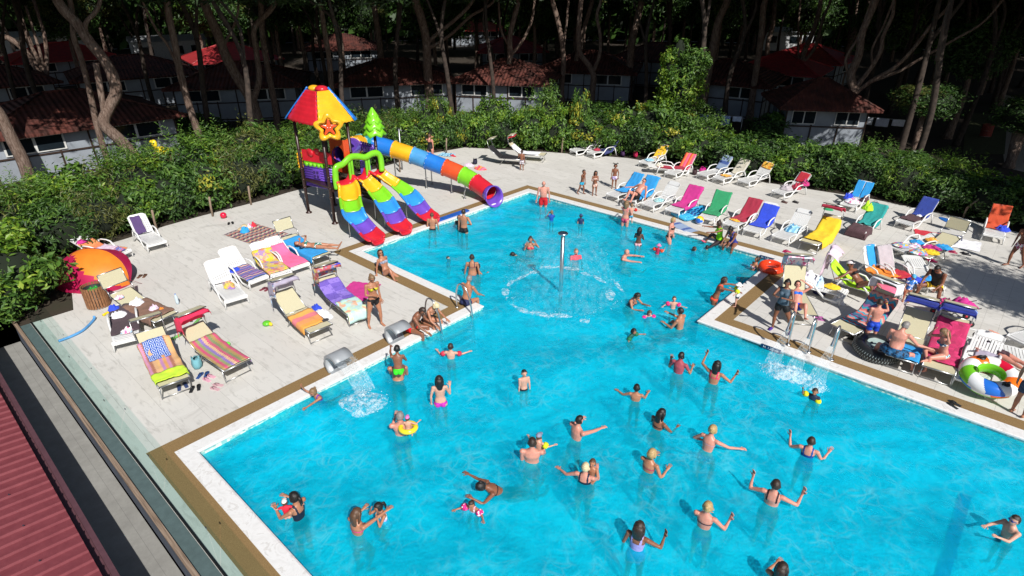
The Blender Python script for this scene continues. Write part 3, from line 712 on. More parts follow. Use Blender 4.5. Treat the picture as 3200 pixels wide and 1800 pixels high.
# ---------------------------------------------------------------- bungalows
ROOF = N('red_roof_tiles'); _v = ROOF.coord('Object'); _s = ROOF.node('ShaderNodeSeparateXYZ'); ROOF.link(_v, _s.inputs[0])
_f = ROOF.noise(_v, 1.3, 4, .65)
_c = ROOF.ramp(_f, [(.35, (.04, .013, .009)), (.55, (.10, .026, .018)), (.75, (.17, .05, .032))]); ROOF.base(_c, .8)
ROOF.bump(ROOF.math('SINE', ROOF.math('MULTIPLY', _s.outputs[0], 24)), .8, .05); ROOF = ROOF.m
RROOF = mat('crimson_sheet_roof', (.36, .03, .035), .5, .25, 3)
WALLM = mat('white_wall_panel', (.27, .30, .34), .6, .12, 2); FRM = mat('dark_timber_frame', (.035, .018, .012), .6); GLS = mat('dark_window_glass', (.012, .018, .024), .12)
TRIM = mat('white_trim', (.62, .62, .60), .5)
def bungalow(px, py, w, d, rot, label, h=2.35, rise=1.35, red=False, clear=4.5):
    e = G(px, py, h); to = Vector((CAM.x-e.x, CAM.y-e.y, 0)).normalized(); a = math.atan2(to.y, to.x)+PI/2+math.radians(rot)
    t = thing('bungalow', label, 'bungalow', (0, 0, -.05), a); f = Vector((math.sin(a), -math.cos(a), 0)) # front normal (local -y)
    c = e-f*(d/2); t.location = (c.x, c.y, -.05); CLEAR.append((Vector((c.x, c.y, 0)), max(w, d)*.62))
    m = MB(); m.box((0, 0, h/2), (w-.02, d-.02, h)); m.build('wall', WALLM, t)
    # timber frame posts and rails stand proud of the panels
    m = MB()
    for s, L, ax in ((-1, w, 0), (1, w, 0), (-1, d, 1), (1, d, 1)):
        n = max(3, int(L/1.25)); off = (d if ax == 0 else w)/2+.012
        for k in range(n+1):
            u = -L/2+L*k/n
            p = (u, s*off, h/2) if ax == 0 else (s*off, u, h/2)
            m.box(p, (.075, .05, h) if ax == 0 else (.05, .075, h))
        for z in (.12, 1.25, h-.06):
            m.box((0, s*(off+.004), z) if ax == 0 else (s*(off+.004), 0, z), (L, .05, .075) if ax == 0 else (.05, L, .075))
    m.build('timber_frame', FRM, t)
    for (s, u) in ((-1, -.28), (-1, .26), (1, .0)):
        ww = w*.30; g = MB(); g.box((w*u, s*(d/2+.045), 1.76), (ww, .03, .78)); wd = g.build('window', TRIM, t)
        g = MB(); 
        for k in (-1, 1): g = MB(); g.box((w*u+k*ww*.245, s*(d/2+.064), 1.76), (ww*.44, .012, .66)); g.build('pane', GLS, wd)
    for s in (-1, 1):
        g = MB(); g.box((s*(w/2+.045), d*.1, 1.76), (.03, d*.3, .78)); wd = g.build('window', TRIM, t); g = MB(); g.box((s*(w/2+.064), d*.1, 1.76), (.012, d*.26, .66)); g.build('pane', GLS, wd)
    # hipped roof with overhang and thickness
    o = .55; X, Y = w/2+o, d/2+o; rl = max(0.3, (w-d)/2)
    m = MB(); z0 = h-.05; m.add([(-X, -Y, z0), (X, -Y, z0), (X, Y, z0), (-X, Y, z0), (-rl, 0, z0+rise), (rl, 0, z0+rise), (-X, -Y, z0-.10), (X, -Y, z0-.10), (X, Y, z0-.10), (-X, Y, z0-.10)],
        [(0, 1, 5, 4), (1, 2, 5), (2, 3, 4, 5), (3, 0, 4), (0, 6, 7, 1), (1, 7, 8, 2), (2, 8, 9, 3), (3, 9, 6, 0), (6, 9, 8, 7)])
    rf = m.build('roof', RROOF if red else ROOF, t)
    m = MB(); m.tube([(-rl, 0, z0+rise+.02), (rl, 0, z0+rise+.02)], .07, 6); 
    m.tube([(rl, 0, z0+rise+.02), (X, -Y, z0+.02)], .06, 6); m.tube([(rl, 0, z0+rise+.02), (X, Y, z0+.02)], .06, 6); m.tube([(-rl, 0, z0+rise+.02), (-X, -Y, z0+.02)], .06, 6); m.tube([(-rl, 0, z0+rise+.02), (-X, Y, z0+.02)], .06, 6)
    m.build('ridge_tile', RROOF if red else ROOF, rf)
    return t
def build_houses():
    B = lambda x, y, *a, **k: bungalow(x*1.2422, y*1.2422, *a, **k)
    B(215, 312, 8.2, 6.5, 10, 'nearest bungalow behind the crooked pine at the left, brown tiled roof and white framed walls')
    B(-20, 215, 7, 6, 5, 'shaded bungalow cut by the left edge of the picture with a dark tiled roof')
    B(170, 148, 8, 6, 8, 'bungalow with a sunlit rose and ochre roof between the far left pines', red=True)
    B(590, 215, 8, 6, -12, 'shaded bungalow behind the forked pine with white panels below a dark roof')
    B(600, 150, 7, 6, 12, 'bungalow with a bright red roof and cream wall behind the forked pine', red=True)
    B(860, 122, 7.5, 6, 0, 'bungalow with a low pyramid roof in the shade above the play tower')
    B(1000, 205, 8, 6, 5, 'long shaded bungalow with white panels right of the green plastic tree')
    B(1255, 205, 6.6, 5.6, -14, 'bungalow with a brown dappled roof and an awning window behind the hedge centre')
    B(1470, 178, 7.5, 6, -8, 'shaded bungalow behind the wishbone pine with a red roof edge')
    B(1290, 128, 6.5, 6, 5, 'bungalow with a partly sunlit brick red roof between the thin pines', red=True)
    B(1805, 205, 6.6, 5.6, -14, 'shaded bungalow right of the tall laurel with the washing line before it')
    B(1640, 150, 7.5, 6, -10, 'bungalow in deep shade left behind the tall laurel')
    B(2010, 152, 6.5, 5.5, -16, 'bungalow with a crimson ribbed roof in the sun at the upper right', red=True)
    B(2085, 268, 4.4, 4.2, 18, 'shaded bungalow under the great spreading pine')
    B(1945, 180, 6, 5.5, -12, 'bungalow with a darker red roof in front of the crimson-roofed one', red=True)
    B(1200, 75, 8, 6, 0, 'far bungalow with a small patch of bright red roof above the hedge centre', red=True)
    B(350, 190, 8, 6, 6, 'bungalow in black shade right of the crooked pine')
    # white mobile homes far behind
    for x, y, w, l in ((100, 88, 9, 'white and blue mobile home far behind at the left'), (420, 100, 8, 'pale clapboard mobile home behind the left pines'), (1060, 48, 8, 'white mobile home glimpsed above the far bungalow'), (1985, 78, 7, 'white mobile home with a porch above the crimson roof'), (790, 55, 8, 'white mobile home glimpsed above the play tower'), (1340, 40, 7, 'white mobile home between the far trunks at the centre')):
        e = G(x*1.2422, y*1.2422, 2.6); to = Vector((CAM.x-e.x, CAM.y-e.y, 0)).normalized(); a = math.atan2(to.y, to.x)+PI/2+.1
        t = thing('mobile_home', l, 'mobile home', (e.x, e.y, -.05), a)
        m = MB(); m.box((0, 0, 1.35), (w, 3.4, 2.5)); m.build('wall', mat('mobile_home_white', (.66, .68, .70), .5), t)
        m = MB(); m.add([(-w/2-.2, -2, 2.6), (w/2+.2, -2, 2.6), (w/2+.2, 2, 2.6), (-w/2-.2, 2, 2.6), (-w/2-.2, 0, 3.2), (w/2+.2, 0, 3.2)], [(0, 1, 5, 4), (3, 4, 5, 2), (0, 4, 3), (1, 2, 5), (0, 3, 2, 1)]); m.build('roof', mat('pale_roof', (.4, .42, .44), .6), t)
        for u in (-.3, .1, .35):
            m = MB(); m.box((w*u, -1.72, 1.6), (1.1, .05, .9)); m.build('window', GLS, t)
build_houses()
build_trees()
def build_far_wood():
    rng = random.Random(3); mb = MB(); f0 = Vector((FW.x, FW.y, 0)).normalized()
    for i in range(15000):
        a = rng.uniform(-.95, .95); d = rng.uniform(104, 112); q = Vector((CAM.x, CAM.y, 0))+(f0*math.cos(a)+RT*math.sin(a))*d; z = rng.random()**.8*17
        n = Vector((rng.gauss(0, 1), rng.gauss(0, 1), rng.gauss(.3, .6))).normalized(); u = n.orthogonal().normalized(); v = n.cross(u); s = rng.uniform(.5, 1.1)
        c = q+Vector((0, 0, z)); mb.add([c-u*s, c-v*s*.6, c+u*s, c+v*s*.6], [(0, 1, 2, 3)])
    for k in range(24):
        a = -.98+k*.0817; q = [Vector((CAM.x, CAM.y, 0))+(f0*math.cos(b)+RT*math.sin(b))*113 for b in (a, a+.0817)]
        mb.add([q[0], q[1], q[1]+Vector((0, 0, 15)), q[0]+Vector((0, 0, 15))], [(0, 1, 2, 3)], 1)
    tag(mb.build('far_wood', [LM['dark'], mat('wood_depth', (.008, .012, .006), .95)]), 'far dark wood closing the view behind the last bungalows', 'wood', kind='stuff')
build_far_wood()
# ---------------------------------------------------------------- plastics, metals, cloth
def plastic(name, c, rough=.28): 
    return mat(name, tuple(x*.94+.012 for x in c), rough, .13, 2.2, spec=.5)
RED = plastic('red_plastic', (.62, .006, .022)); YEL = plastic('yellow_plastic', (.86, .42, .004)); BLU = plastic('blue_plastic', (.005, .17, .62)); GRN = plastic('green_plastic', (.20, .62, .010))
PUR = plastic('purple_plastic', (.14, .055, .46)); SKY = plastic('sky_blue_plastic', (.02, .28, .80)); TEAL = plastic('teal_plastic', (.02, .33, .36)); ORG = plastic('orange_red_plastic', (.68, .07, .008)); MBLU = plastic('mid_blue_plastic', (.06, .30, .62))
BRN = mat('brown_powder_coat', (.035, .014, .012), .35); STEEL = mat('brushed_steel', (.62, .63, .64), .28, .06, metal=1); GALV = mat('galvanised_steel', (.45, .46, .47), .4, .1, metal=1)
RESIN = mat('white_resin', (.74, .74, .73), .38, .05, 2); ALU = mat('aluminium_frame', (.50, .51, .52), .35, .05, metal=1)
CANVAS = N('beige_canvas'); _v = CANVAS.coord('Object'); _f = CANVAS.noise(_v, 120, 2, .8); CANVAS.base(CANVAS.ramp(_f, [(.3, (.46, .42, .27)), (.7, (.60, .56, .39))]), .85); CANVAS = CANVAS.m
BLACKC = mat('black_canvas', (.015, .014, .018), .8)
RUB = mat('black_rubber_sheet', (.016, .017, .020), .45)

def cloth(name, kind, cols, scale=1.0):
    """woven or printed towelling. kind: plain, stripes, check, zigzag, print, bands"""
    key = ('cloth', name)
    if key in MC: return MC[key]
    n = N(name); v = n.coord('UV', (scale, scale, 1)); s = n.node('ShaderNodeSeparateXYZ'); n.link(v, s.inputs[0])
    X, Y = s.outputs[0], s.outputs[1]; k = len(cols)
    st = lambda f: n.ramp(f, [(i/k, c) for i, c in enumerate(cols)], 'CONSTANT')
    if kind == 'plain': c = n.ramp(n.noise(v, 5, 3), [(.3, tuple(x*.88 for x in cols[0])), (.7, tuple(min(1, x*1.1) for x in cols[0]))])
    elif kind == 'stripes': c = st(n.math('FRACT', X))              # stripes run along the towel
    elif kind == 'bands': c = st(n.math('FRACT', Y))                # bands run across it
    elif kind == 'zigzag':
        z = n.math('PINGPONG', n.math('MULTIPLY', X, 4), .5); c = st(n.math('FRACT', n.math('ADD', Y, n.math('MULTIPLY', z, .22))))
    elif kind == 'zigzag_long':
        z = n.math('PINGPONG', n.math('MULTIPLY', Y, 7), .5); c = st(n.math('FRACT', n.math('ADD', X, n.math('MULTIPLY', z, .16))))
    elif kind == 'check':
        fx = n.math('FRACT', X); fy = n.math('FRACT', Y)
        a = n.math('MAXIMUM', n.math('ABSOLUTE', n.math('SUBTRACT', fx, .5)), n.math('ABSOLUTE', n.math('SUBTRACT', fy, .5)))
        c = n.ramp(a, [(0, cols[0]), (.09, cols[1]), (.31, cols[0]), (.38, cols[1])], 'CONSTANT')
    elif kind == 'tiles':
        ck = n.node('ShaderNodeTexChecker'); n.link(v, ck.inputs[0]); ck.inputs[1].default_value = lin(cols[0]); ck.inputs[2].default_value = lin(cols[1]); ck.inputs[3].default_value = 1
        g = n.noise(v, 3, 2); c = n.mix(n.ramp(g, [(.55, 0), (.6, .5)]), ck.outputs[0], cols[-1])
    else:
        vo = n.node('ShaderNodeTexVoronoi'); vo.inputs['Scale'].default_value = 3.2; n.link(v, vo.inputs['Vector']); sp = n.node('ShaderNodeSeparateColor'); n.link(vo.outputs['Color'], sp.inputs[0])
        c = st(sp.outputs[0])
        c = n.mix(n.ramp(n.noise(v, 2.2, 2), [(.5, 0), (.54, .7)]), c, cols[0])
    fz = n.noise(n.coord('Object'), 200, 2, .8)
    c = n.mix(.07, c, n.ramp(fz, [(.3, (.1, .1, .1)), (.7, (.9, .9, .9))]))
    n.base(c, .95, spec=.15); n.b.inputs['Sheen Weight'].default_value = .04
    n.bump(fz, .3, .006); MC[key] = n.m; return n.m

# ---------------------------------------------------------------- loungers
# local frame: origin on the ground below the foot end, +y towards the head, x across
def back_pt(ang, s, hinge=1.18, z=.33):
    a = math.radians(ang); return (hinge+math.cos(a)*s, z+math.sin(a)*s)
def prof_resin(ang):
    p = [(-.10, .27), (-.02, .315), (.2, .335), (.5, .325), (.8, .305), (1.05, .305), (1.18, .33)]
    p += [back_pt(ang, s) for s in (.2, .42, .62, .74)]; return p
LCACHE = {}
def resin_parts(ang):
    if ('r', ang) in LCACHE: return LCACHE[('r', ang)]
    P = prof_resin(ang); a = MB()
    # seat and back: long slats with open slots between them, solid borders
    def strip(mb, P, x0, x1, th=.018):
        rows = [[(x0, y, z), (x1, y, z)] for y, z in P]; low = [[(x0, y, z-th), (x1, y, z-th)] for y, z in P]
        mb.grid(rows, 0, False); mb.grid([r[::-1] for r in low], 0, False)
        for k in range(len(P)-1):
            mb.add([rows[k][0], rows[k+1][0], low[k+1][0], low[k][0]], [(0, 1, 2, 3)]); mb.add([rows[k][1], low[k][1], low[k+1][1], rows[k+1][1]], [(0, 1, 2, 3)])
        for k in (0, -1): mb.add([rows[k][0], rows[k][1], low[k][1], low[k][0]], [(0, 1, 2, 3)])
    W2 = .31
    seat = MB(); S_ = P[:7]
    strip(seat, S_, -W2, -W2+.045, .03); strip(seat, S_, W2-.045, W2, .03)
    # cross slats of the seat
    def at(P, t):
        L = [0]
        for i in range(1, len(P)): L.append(L[-1]+math.hypot(P[i][0]-P[i-1][0], P[i][1]-P[i-1][1]))
        d = t*L[-1]
        for i in range(1, len(P)):
            if d <= L[i]+1e-9:
                f = (d-L[i-1])/(L[i]-L[i-1]); return (P[i-1][0]+(P[i][0]-P[i-1][0])*f, P[i-1][1]+(P[i][1]-P[i-1][1])*f)
        return P[-1]
    ns = 17
    for k in range(ns):
        t0, t1 = k/ns, (k+.80)/ns
        (y0, z0), (y1, z1) = at(S_, t0), at(S_, t1)
        sag = .012
        seat.grid([[(x, y, z-sag*math.cos(x/W2*PI/2)) for x in np.linspace(-W2+.04, W2-.04, 5)] for y, z in ((y0, z0), (y1, z1))], 0, False)
        seat.grid([[(x, y, z-.02-sag*math.cos(x/W2*PI/2)) for x in np.linspace(W2-.04, -W2+.04, 3)] for y, z in ((y0, z0), (y1, z1))], 0, False)
    seat.box((0, -.105, .255), (.62, .02, .05))
    back = MB(); Bk = P[6:]
    strip(back, Bk, -W2, -W2+.05, .03); strip(back, Bk, W2-.05, W2, .03)
    ang_ = math.radians(ang)
    top = [back_pt(ang, s) for s in (.60, .70, .77, .80)]
    for j, (wd) in enumerate((.62, .60, .52)):
        (y0, z0), (y1, z1) = top[j], top[j+1]; w0 = wd/2; w1 = (.60, .52, .40)[j]/2
        back.add([(-w0, y0, z0), (w0, y0, z0), (w1, y1, z1), (-w1, y1, z1), (-w0, y0, z0-.025), (w0, y0, z0-.025), (w1, y1, z1-.025), (-w1, y1, z1-.025)], [(0, 1, 2, 3), (7, 6, 5, 4), (0, 4, 5, 1), (1, 5, 6, 2), (2, 6, 7, 3), (3, 7, 4, 0)])
    low = [back_pt(ang, s) for s in (.02, .12)]
    back.add([(-W2+.04, *low[0]), (W2-.04, *low[0]), (W2-.04, *low[1]), (-W2+.04, *low[1])], [(0, 1, 2, 3)])
    mid = [back_pt(ang, s) for s in (.10, .35, .62)]
    for k in range(8):
        x0 = -W2+.055+k*.0645; strip(back, mid, x0, x0+.050, .02)
    def leg(sx, front):
        m = MB(); x = sx*.325
        if front: m.tube([(x*.97, -.04, .32), (x, -.04, .15), (x*1.04, -.05, 0)], [(.016, .04), (.018, .034), (.022, .03)], 6)
        else: m.tube([(x, 1.32, .50), (x*1.02, 1.42, .32), (x*1.05, 1.50, 0)], [(.020, .034), (.020, .032), (.024, .03)], 6)
        return m
    def rail(sx):
        m = MB(); x = sx*.325
        m.tube([(x*.98, -.08, .29), (x, .05, .10), (x*1.0, .40, .12), (x, .62, .30), (x*1.02, .80, .50), (x*1.04, .98, .535), (x*1.04, 1.22, .53), (x*1.02, 1.34, .48)], [(.022, .03), (.022, .035), (.022, .04), (.022, .035), (.026, .026), (.030, .022), (.030, .022), (.026, .024)], 8)
        m.tube([(x*.98, .62, .30), (x*.98, .9, .30), (x*.98, 1.35, .33)], (.018), 6)
        return m
    me = dict(seat=seat.mesh('seat', RESIN), backrest=back.mesh('backrest', RESIN), legs=[leg(sx, f).mesh('leg', RESIN) for sx in (-1, 1) for f in (1, 0)], rails=[rail(sx).mesh('side_arm', RESIN) for sx in (-1, 1)])
    LCACHE[('r', ang)] = me; return me
def alu_parts(ang, canopy):
    if ('a', ang, canopy) in LCACHE: return LCACHE[('a', ang, canopy)]
    W2 = .32; h = .36; Hh = 1.22
    fr = MB()
    for s in (-1, 1): fr.tube([(s*W2, -.12, h), (s*W2, Hh, h)], .018, 8)
    fr.tube([(-W2, -.12, h), (W2, -.12, h)], .018, 8); fr.tube([(-W2, Hh, h), (W2, Hh, h)], .015, 8)
    bt = back_pt(ang, .78, Hh, h)
    br = MB()
    for s in (-1, 1): br.tube([(s*(W2-.02), Hh, h), (s*(W2-.02), *bt)], .016, 8)
    br.tube([(-W2+.02, *bt), (W2-.02, *bt)], .016, 8)
    seat = MB(); seat.grid([[(x, y, h+.012-.012*math.cos(x/W2*PI/2)) for x in np.linspace(-W2+.01, W2-.01, 5)] for y in (-.11, .3, .8, Hh)])
    seat.grid([[(x, y, h-.006-.012*math.cos(x/W2*PI/2)) for x in np.linspace(W2-.01, -W2+.01, 5)] for y in (-.11, .3, .8, Hh)])
    bk = MB(); a = math.radians(ang); nx, nz = -math.sin(a), math.cos(a)
    bk.grid([[(x, back_pt(ang, s, Hh, h)[0]+nx*.012, back_pt(ang, s, Hh, h)[1]+nz*.012) for x in np.linspace(-W2+.03, W2-.03, 5)] for s in (0.01, .4, .77)])
    bk.grid([[(x, back_pt(ang, s, Hh, h)[0]-nx*.008, back_pt(ang, s, Hh, h)[1]-nz*.008) for x in np.linspace(W2-.03, -W2+.03, 5)] for s in (0.01, .4, .77)])
    fl = MB()
    for s in (-1, 1): fl.tube([(s*(W2-.03), .10, h), (s*(W2-.01), -.06, 0)], .014, 7)
    fl.tube([(-W2+.01, -.05, .03), (W2-.01, -.05, .03)], .012, 7)
    rl = MB()
    for s in (-1, 1): rl.tube([(s*(W2-.03), .95, h), (s*(W2-.01), 1.20, 0)], .014, 7)
    rl.tube([(-W2+.01, 1.19, .03), (W2-.01, 1.19, .03)], .012, 7)
    d = dict(frame=fr.mesh('frame', ALU), back_frame=br.mesh('back_frame', ALU), seat=seat.mesh('seat_canvas', CANVAS), backrest=bk.mesh('back_canvas', CANVAS), fl=fl.mesh('front_leg_frame', ALU), rl=rl.mesh('rear_leg_frame', ALU))
    if canopy:
        # canopy: 'over' the head, 'up' standing behind it
        by, bz = back_pt(ang, .62, Hh, h)
        if canopy == 'over': p0, p1 = (by+.16, bz+.48), (by-.20, bz+.58)
        else: p0, p1 = (by+.28, bz+.22), (by+.40, bz+.60)
        ca = MB()
        for s in (-1, 1): ca.tube([(s*(W2+.01), by, bz), (s*(W2+.01), by+.10, bz+.2), (s*(W2+.01), *p0)], .012, 7)
        for s in (-1, 1): ca.tube([(s*(W2+.01), *p0), (s*(W2+.01), *p1)], .013, 7)
        ca.tube([(-W2-.01, *p0), (W2+.01, *p0)], .013, 7); ca.tube([(-W2-.01, *p1), (W2+.01, *p1)], .013, 7)
        cc = MB(); cc.grid([[(-W2, *p0), (W2, *p0)], [(-W2, *p1), (W2, *p1)]], 0, False)
        n = Vector((0, p1[0]-p0[0], p1[1]-p0[1])).normalized().cross(Vector((1, 0, 0)))*.012
        cc.grid([[(W2, p0[0]+n.y, p0[1]+n.z), (-W2, p0[0]+n.y, p0[1]+n.z)], [(W2, p1[0]+n.y, p1[1]+n.z), (-W2, p1[0]+n.y, p1[1]+n.z)]], 0, False)
        d['canopy_frame'] = ca.mesh('canopy_frame', ALU); d['canopy'] = cc.mesh('canopy_canvas', CANVAS); d['cp'] = (p0, p1)
    LCACHE[('a', ang, canopy)] = d; return d
def put(name, me, parent, mats=None):
    o = D.objects.new(name, me); COL.objects.link(o); o.parent = parent
    return o
LG = {}
KS = 1.0
def lm(k):
    return Matrix.Translation((k[2].x, k[2].y, 0)) @ Matrix.Rotation(k[3], 4, 'Z') @ Matrix.Scale(KS if k[0] == 'r' else 1.04, 4)
def frame_of(a, b, flip=False):
    """foot-end legs seen at pixels a (left) and b (right): ground midpoint and heading towards the head"""
    A, B = G(*a), G(*b); m = (A+B)/2; d = (B-A).normalized(); hd = Vector((-d.y, d.x, 0))
    if flip: hd = -hd
    return m, math.atan2(hd.y, hd.x)-PI/2
def resin(key, a, b, label, ang=50, hd=None, flip=False):
    if hd is None: m, rz = frame_of(a, b, flip)
    else: m, rz = (G(*a)+G(*b))/2, math.radians(hd)-PI/2
    t = thing('sun_lounger', label, 'sun lounger', (m.x, m.y, 0), rz, 'white resin sun loungers on the deck'); t.scale = (KS,)*3; d = resin_parts(ang)
    put('seat', d['seat'], t); put('backrest', d['backrest'], t)
    for l in d['legs']: put('leg', l, t)
    for l in d['rails']: put('side_arm', l, t)
    LG[key] = ('r', ang, m, rz); return t
def alu(key, a, b, label, ang=35, canopy='over', hd=None, flip=False, dark=False, canopy_cloth=None):
    if hd is None: m, rz = frame_of(a, b, flip)
    else: m, rz = (G(*a)+G(*b))/2, math.radians(hd)-PI/2
    t = thing('canopy_lounger', label, 'sun lounger', (m.x, m.y, 0), rz, 'metal canvas loungers on the deck'); t.scale = (1.04,)*3; d = alu_parts(ang, canopy)
    put('frame', d['frame'], t); put('back_frame', d['back_frame'], t); put('leg', d['fl'], t); put('leg', d['rl'], t)
    s = put('seat_canvas', d['seat'], t); b_ = put('back_canvas', d['backrest'], t)
    if dark:
        for o in (s, b_):
            o.data = o.data.copy(); o.data.materials[0] = BLACKC
    if canopy: put('canopy_frame', d['canopy_frame'], t); put('canopy_canvas', d['canopy'], t)
    LG[key] = ('a', ang, m, rz, canopy); return t
def prof_of(key):
    k = LG[key]
    if k[0] == 'r': P = prof_resin(k[1]); P = [(y, z+.002) for y, z in P]; P.append(back_pt(k[1], .80))
    else:
        P = [(-.12, .38), (.3, .375), (.8, .375), (1.2, .385)]+[back_pt(k[1], s, 1.22, .375) for s in (.15, .4, .78)]
    return P
def arclen(P):
    L = [0]
    for i in range(1, len(P)): L.append(L[-1]+math.hypot(P[i][0]-P[i-1][0], P[i][1]-P[i-1][1]))
    return L
def at_arc(P, L, d):
    if d <= 0:   # hangs over the foot end
        return (P[0][0]-.025, P[0][1]+d*.95, 1)
    if d >= L[-1]:  # hangs down behind the head end
        e = d-L[-1]; return (P[-1][0]+.03+.12*e, P[-1][1]-e*.93, 1)
    for i in range(1, len(P)):
        if d <= L[i]:
            f = (d-L[i-1])/(L[i]-L[i-1]); return (P[i-1][0]+(P[i][0]-P[i-1][0])*f, P[i-1][1]+(P[i][1]-P[i-1][1])*f, 0)
rw = random.Random(77)
def towel(key, m, label, t0=.1, t1=1.6, w=.62, off=0.0, skew=0.0, wr=.012, droop=(.0, .0), group=None, name='towel', lift=.016, cat='towel', fold=None):
    """a towel lying on a lounger, following seat and back; t0..t1 metres from the foot end, w wide; droop: extra cloth hanging at each side"""
    k = LG[key]; P = prof_of(key); L = arclen(P); o = lm(k)
    nu, nv = 15, max(8, int((t1-t0)/.07)); rows = []; uv = []; sd = rw.uniform(0, 50)
    tot = w+droop[0]+droop[1]
    for j in range(nv+1):
        d = t0+(t1-t0)*j/nv; row = []
        for i in range(nu+1):
            u = i/nu; x = -w/2-droop[0]+tot*u+off+skew*(d-(t0+t1)/2)
            e = 0; lim = .335
            if x < -lim: e = -lim-x; x = -lim-e*.12
            elif x > lim: e = x-lim; x = lim+e*.12
            y, z, hang = at_arc(P, L, d+.02*noise.noise(Vector((u*3, d*2, sd)))*1.5)
            nz = noise.noise(Vector((u*4+sd, d*5, 1)))*wr*1.6+abs(noise.noise(Vector((u*9+sd, d*3, 7))))*wr
            z2 = z+lift+abs(nz)*(1-hang)-e*.97+(.02*math.sin(d*9+sd)*min(1, e*6))
            xx = x+.02*noise.noise(Vector((d*3, sd, u*2)))+(0.03*noise.noise(Vector((u*7, sd, 2))) if hang else 0)
            yy = y-(.03*abs(noise.noise(Vector((u*8, d*3, sd)))) if hang and d < 0 else 0)+(.03*abs(noise.noise(Vector((u*8, d*3, sd)))) if hang and d > 0 else 0)
            row.append(Vector((xx, yy, max(.012, z2)))); uv.append((u*tot, (t1-t0)*j/nv))
        rows.append(row)
    mb = MB(); mb.grid(rows); ob = mb.build(name, m)
    ob.matrix_world = o; set_uv(ob, uv); solidify(ob, .010, 1)
    return tag(ob, label, cat, group)
def set_uv(ob, uv):
    me = ob.data; l = me.uv_layers.new(name='UVMap')
    vi = np.empty(len(me.loops), int); me.loops.foreach_get('vertex_index', vi)
    l.data.foreach_set('uv', np.array(uv, float)[vi].ravel())
def canopy_towel(key, m, label, w=.9, len_=.8, shift=0.0, hang=(.3, .3), name='towel', side=(.2, .2)):
    """cloth thrown over a lounger's canopy: hang = front and rear drop, side = drop at each side"""
    k = LG[key]; p0, p1 = alu_parts(k[1], k[4])['cp']; o = Matrix.Translation((k[2].x, k[2].y, 0)) @ Matrix.Rotation(k[3], 4, 'Z')
    top = math.hypot(p1[0]-p0[0], p1[1]-p0[1]); sd = rw.uniform(0, 50); rows = []; uv = []
    tot = hang[1]+top+hang[0]; W2 = .34; tw = side[0]+2*W2+side[1]
    for j in range(15):
        d = -hang[1]+tot*j/14; row = []
        for i in range(17):
            s = -W2-side[0]+tw*i/16; f = min(1, max(0, d/top)); y = p0[0]+(p1[0]-p0[0])*f; z = p0[1]+(p1[1]-p0[1])*f+.025
            if d < 0: z += d*.95; y += .03+.03*noise.noise(Vector((s*6, d*3, sd)))
            if d > top: z -= (d-top)*.95; y -= .03+.03*noise.noise(Vector((s*6, d*3, sd)))
            e = 0; x = s
            if s < -W2: e = -W2-s; x = -W2-.03-.03*noise.noise(Vector((d*7, s, sd)))
            if s > W2: e = s-W2; x = W2+.03+.03*noise.noise(Vector((d*7, s, sd)))
            z -= e*.95; z += .012*noise.noise(Vector((s*5, d*5, sd)))
            row.append(Vector((x, y, max(.02, z)))); uv.append((tw*i/16, tot*j/14))
        rows.append(row)
    mb = MB(); mb.grid(rows); ob = mb.build(name, m); ob.matrix_world = o; set_uv(ob, uv); solidify(ob, .008, 1)
    return tag(ob, label, 'towel')
def heap(x, y, z, r, m, label, cat='clothes', name='clothes', seed=0, h=.12, rz=0, group=None):
    """a crumpled heap of cloth"""
    mb = MB(); n = 18; rows = []; uv = []
    for i in range(n+1):
        row = []
        for j in range(n+1):
            u, v_ = i/n*2-1, j/n*2-1; q = math.sqrt(u*u+v_*v_); rr = 1+.25*noise.noise(Vector((math.atan2(v_, u)*1.2, seed, 3)))
            f = max(0, 1-(min(q, 1.0))**2.2)
            hh = h*f*(.6+.8*abs(noise.noise(Vector((u*2.2, v_*2.2, seed))))*1.6+.35*noise.noise(Vector((u*5, v_*5, seed+4))))
            k = 1/max(1, q) ; row.append(Vector((u*k*rr*r[0], v_*k*rr*r[1], max(.004, hh+.004)))); uv.append((u*r[0], v_*r[1]))
        rows.append(row)
    mb.grid(rows); ob = mb.build(name, m); set_uv(ob, uv); ob.location = (x, y, z); ob.rotation_euler = (0, 0, rz)
    return tag(ob, label, cat, group)
def on(key, u, d, lift=.03):
    """world point on a lounger: u across, d metres from the foot"""
    k = LG[key]; P = prof_of(key); y, z, _ = at_arc(P, arclen(P), d)
    p = lm(k) @ Vector((u, y, z+lift)); return p
def flat_cloth(p, w, l, rz, m, label, name='towel', cat='towel', wr=.02, z=.008):
    rows = []; uv = []; sd = rw.uniform(0, 40)
    for j in range(19):
        row = []
        for i in range(15):
            u, v_ = i/14-.5, j/18-.5
            row.append(Vector((u*w+.04*noise.noise(Vector((v_*3, sd, 0))), v_*l+.04*noise.noise(Vector((u*3, sd, 5))), z+abs(noise.noise(Vector((u*5, v_*6, sd))))*wr))); uv.append((i/14*w, j/18*l))
        rows.append(row)
    mb = MB(); mb.grid(rows); ob = mb.build(name, m); set_uv(ob, uv); ob.location = (p.x, p.y, 0); ob.rotation_euler = (0, 0, rz)
    return tag(ob, label, cat)

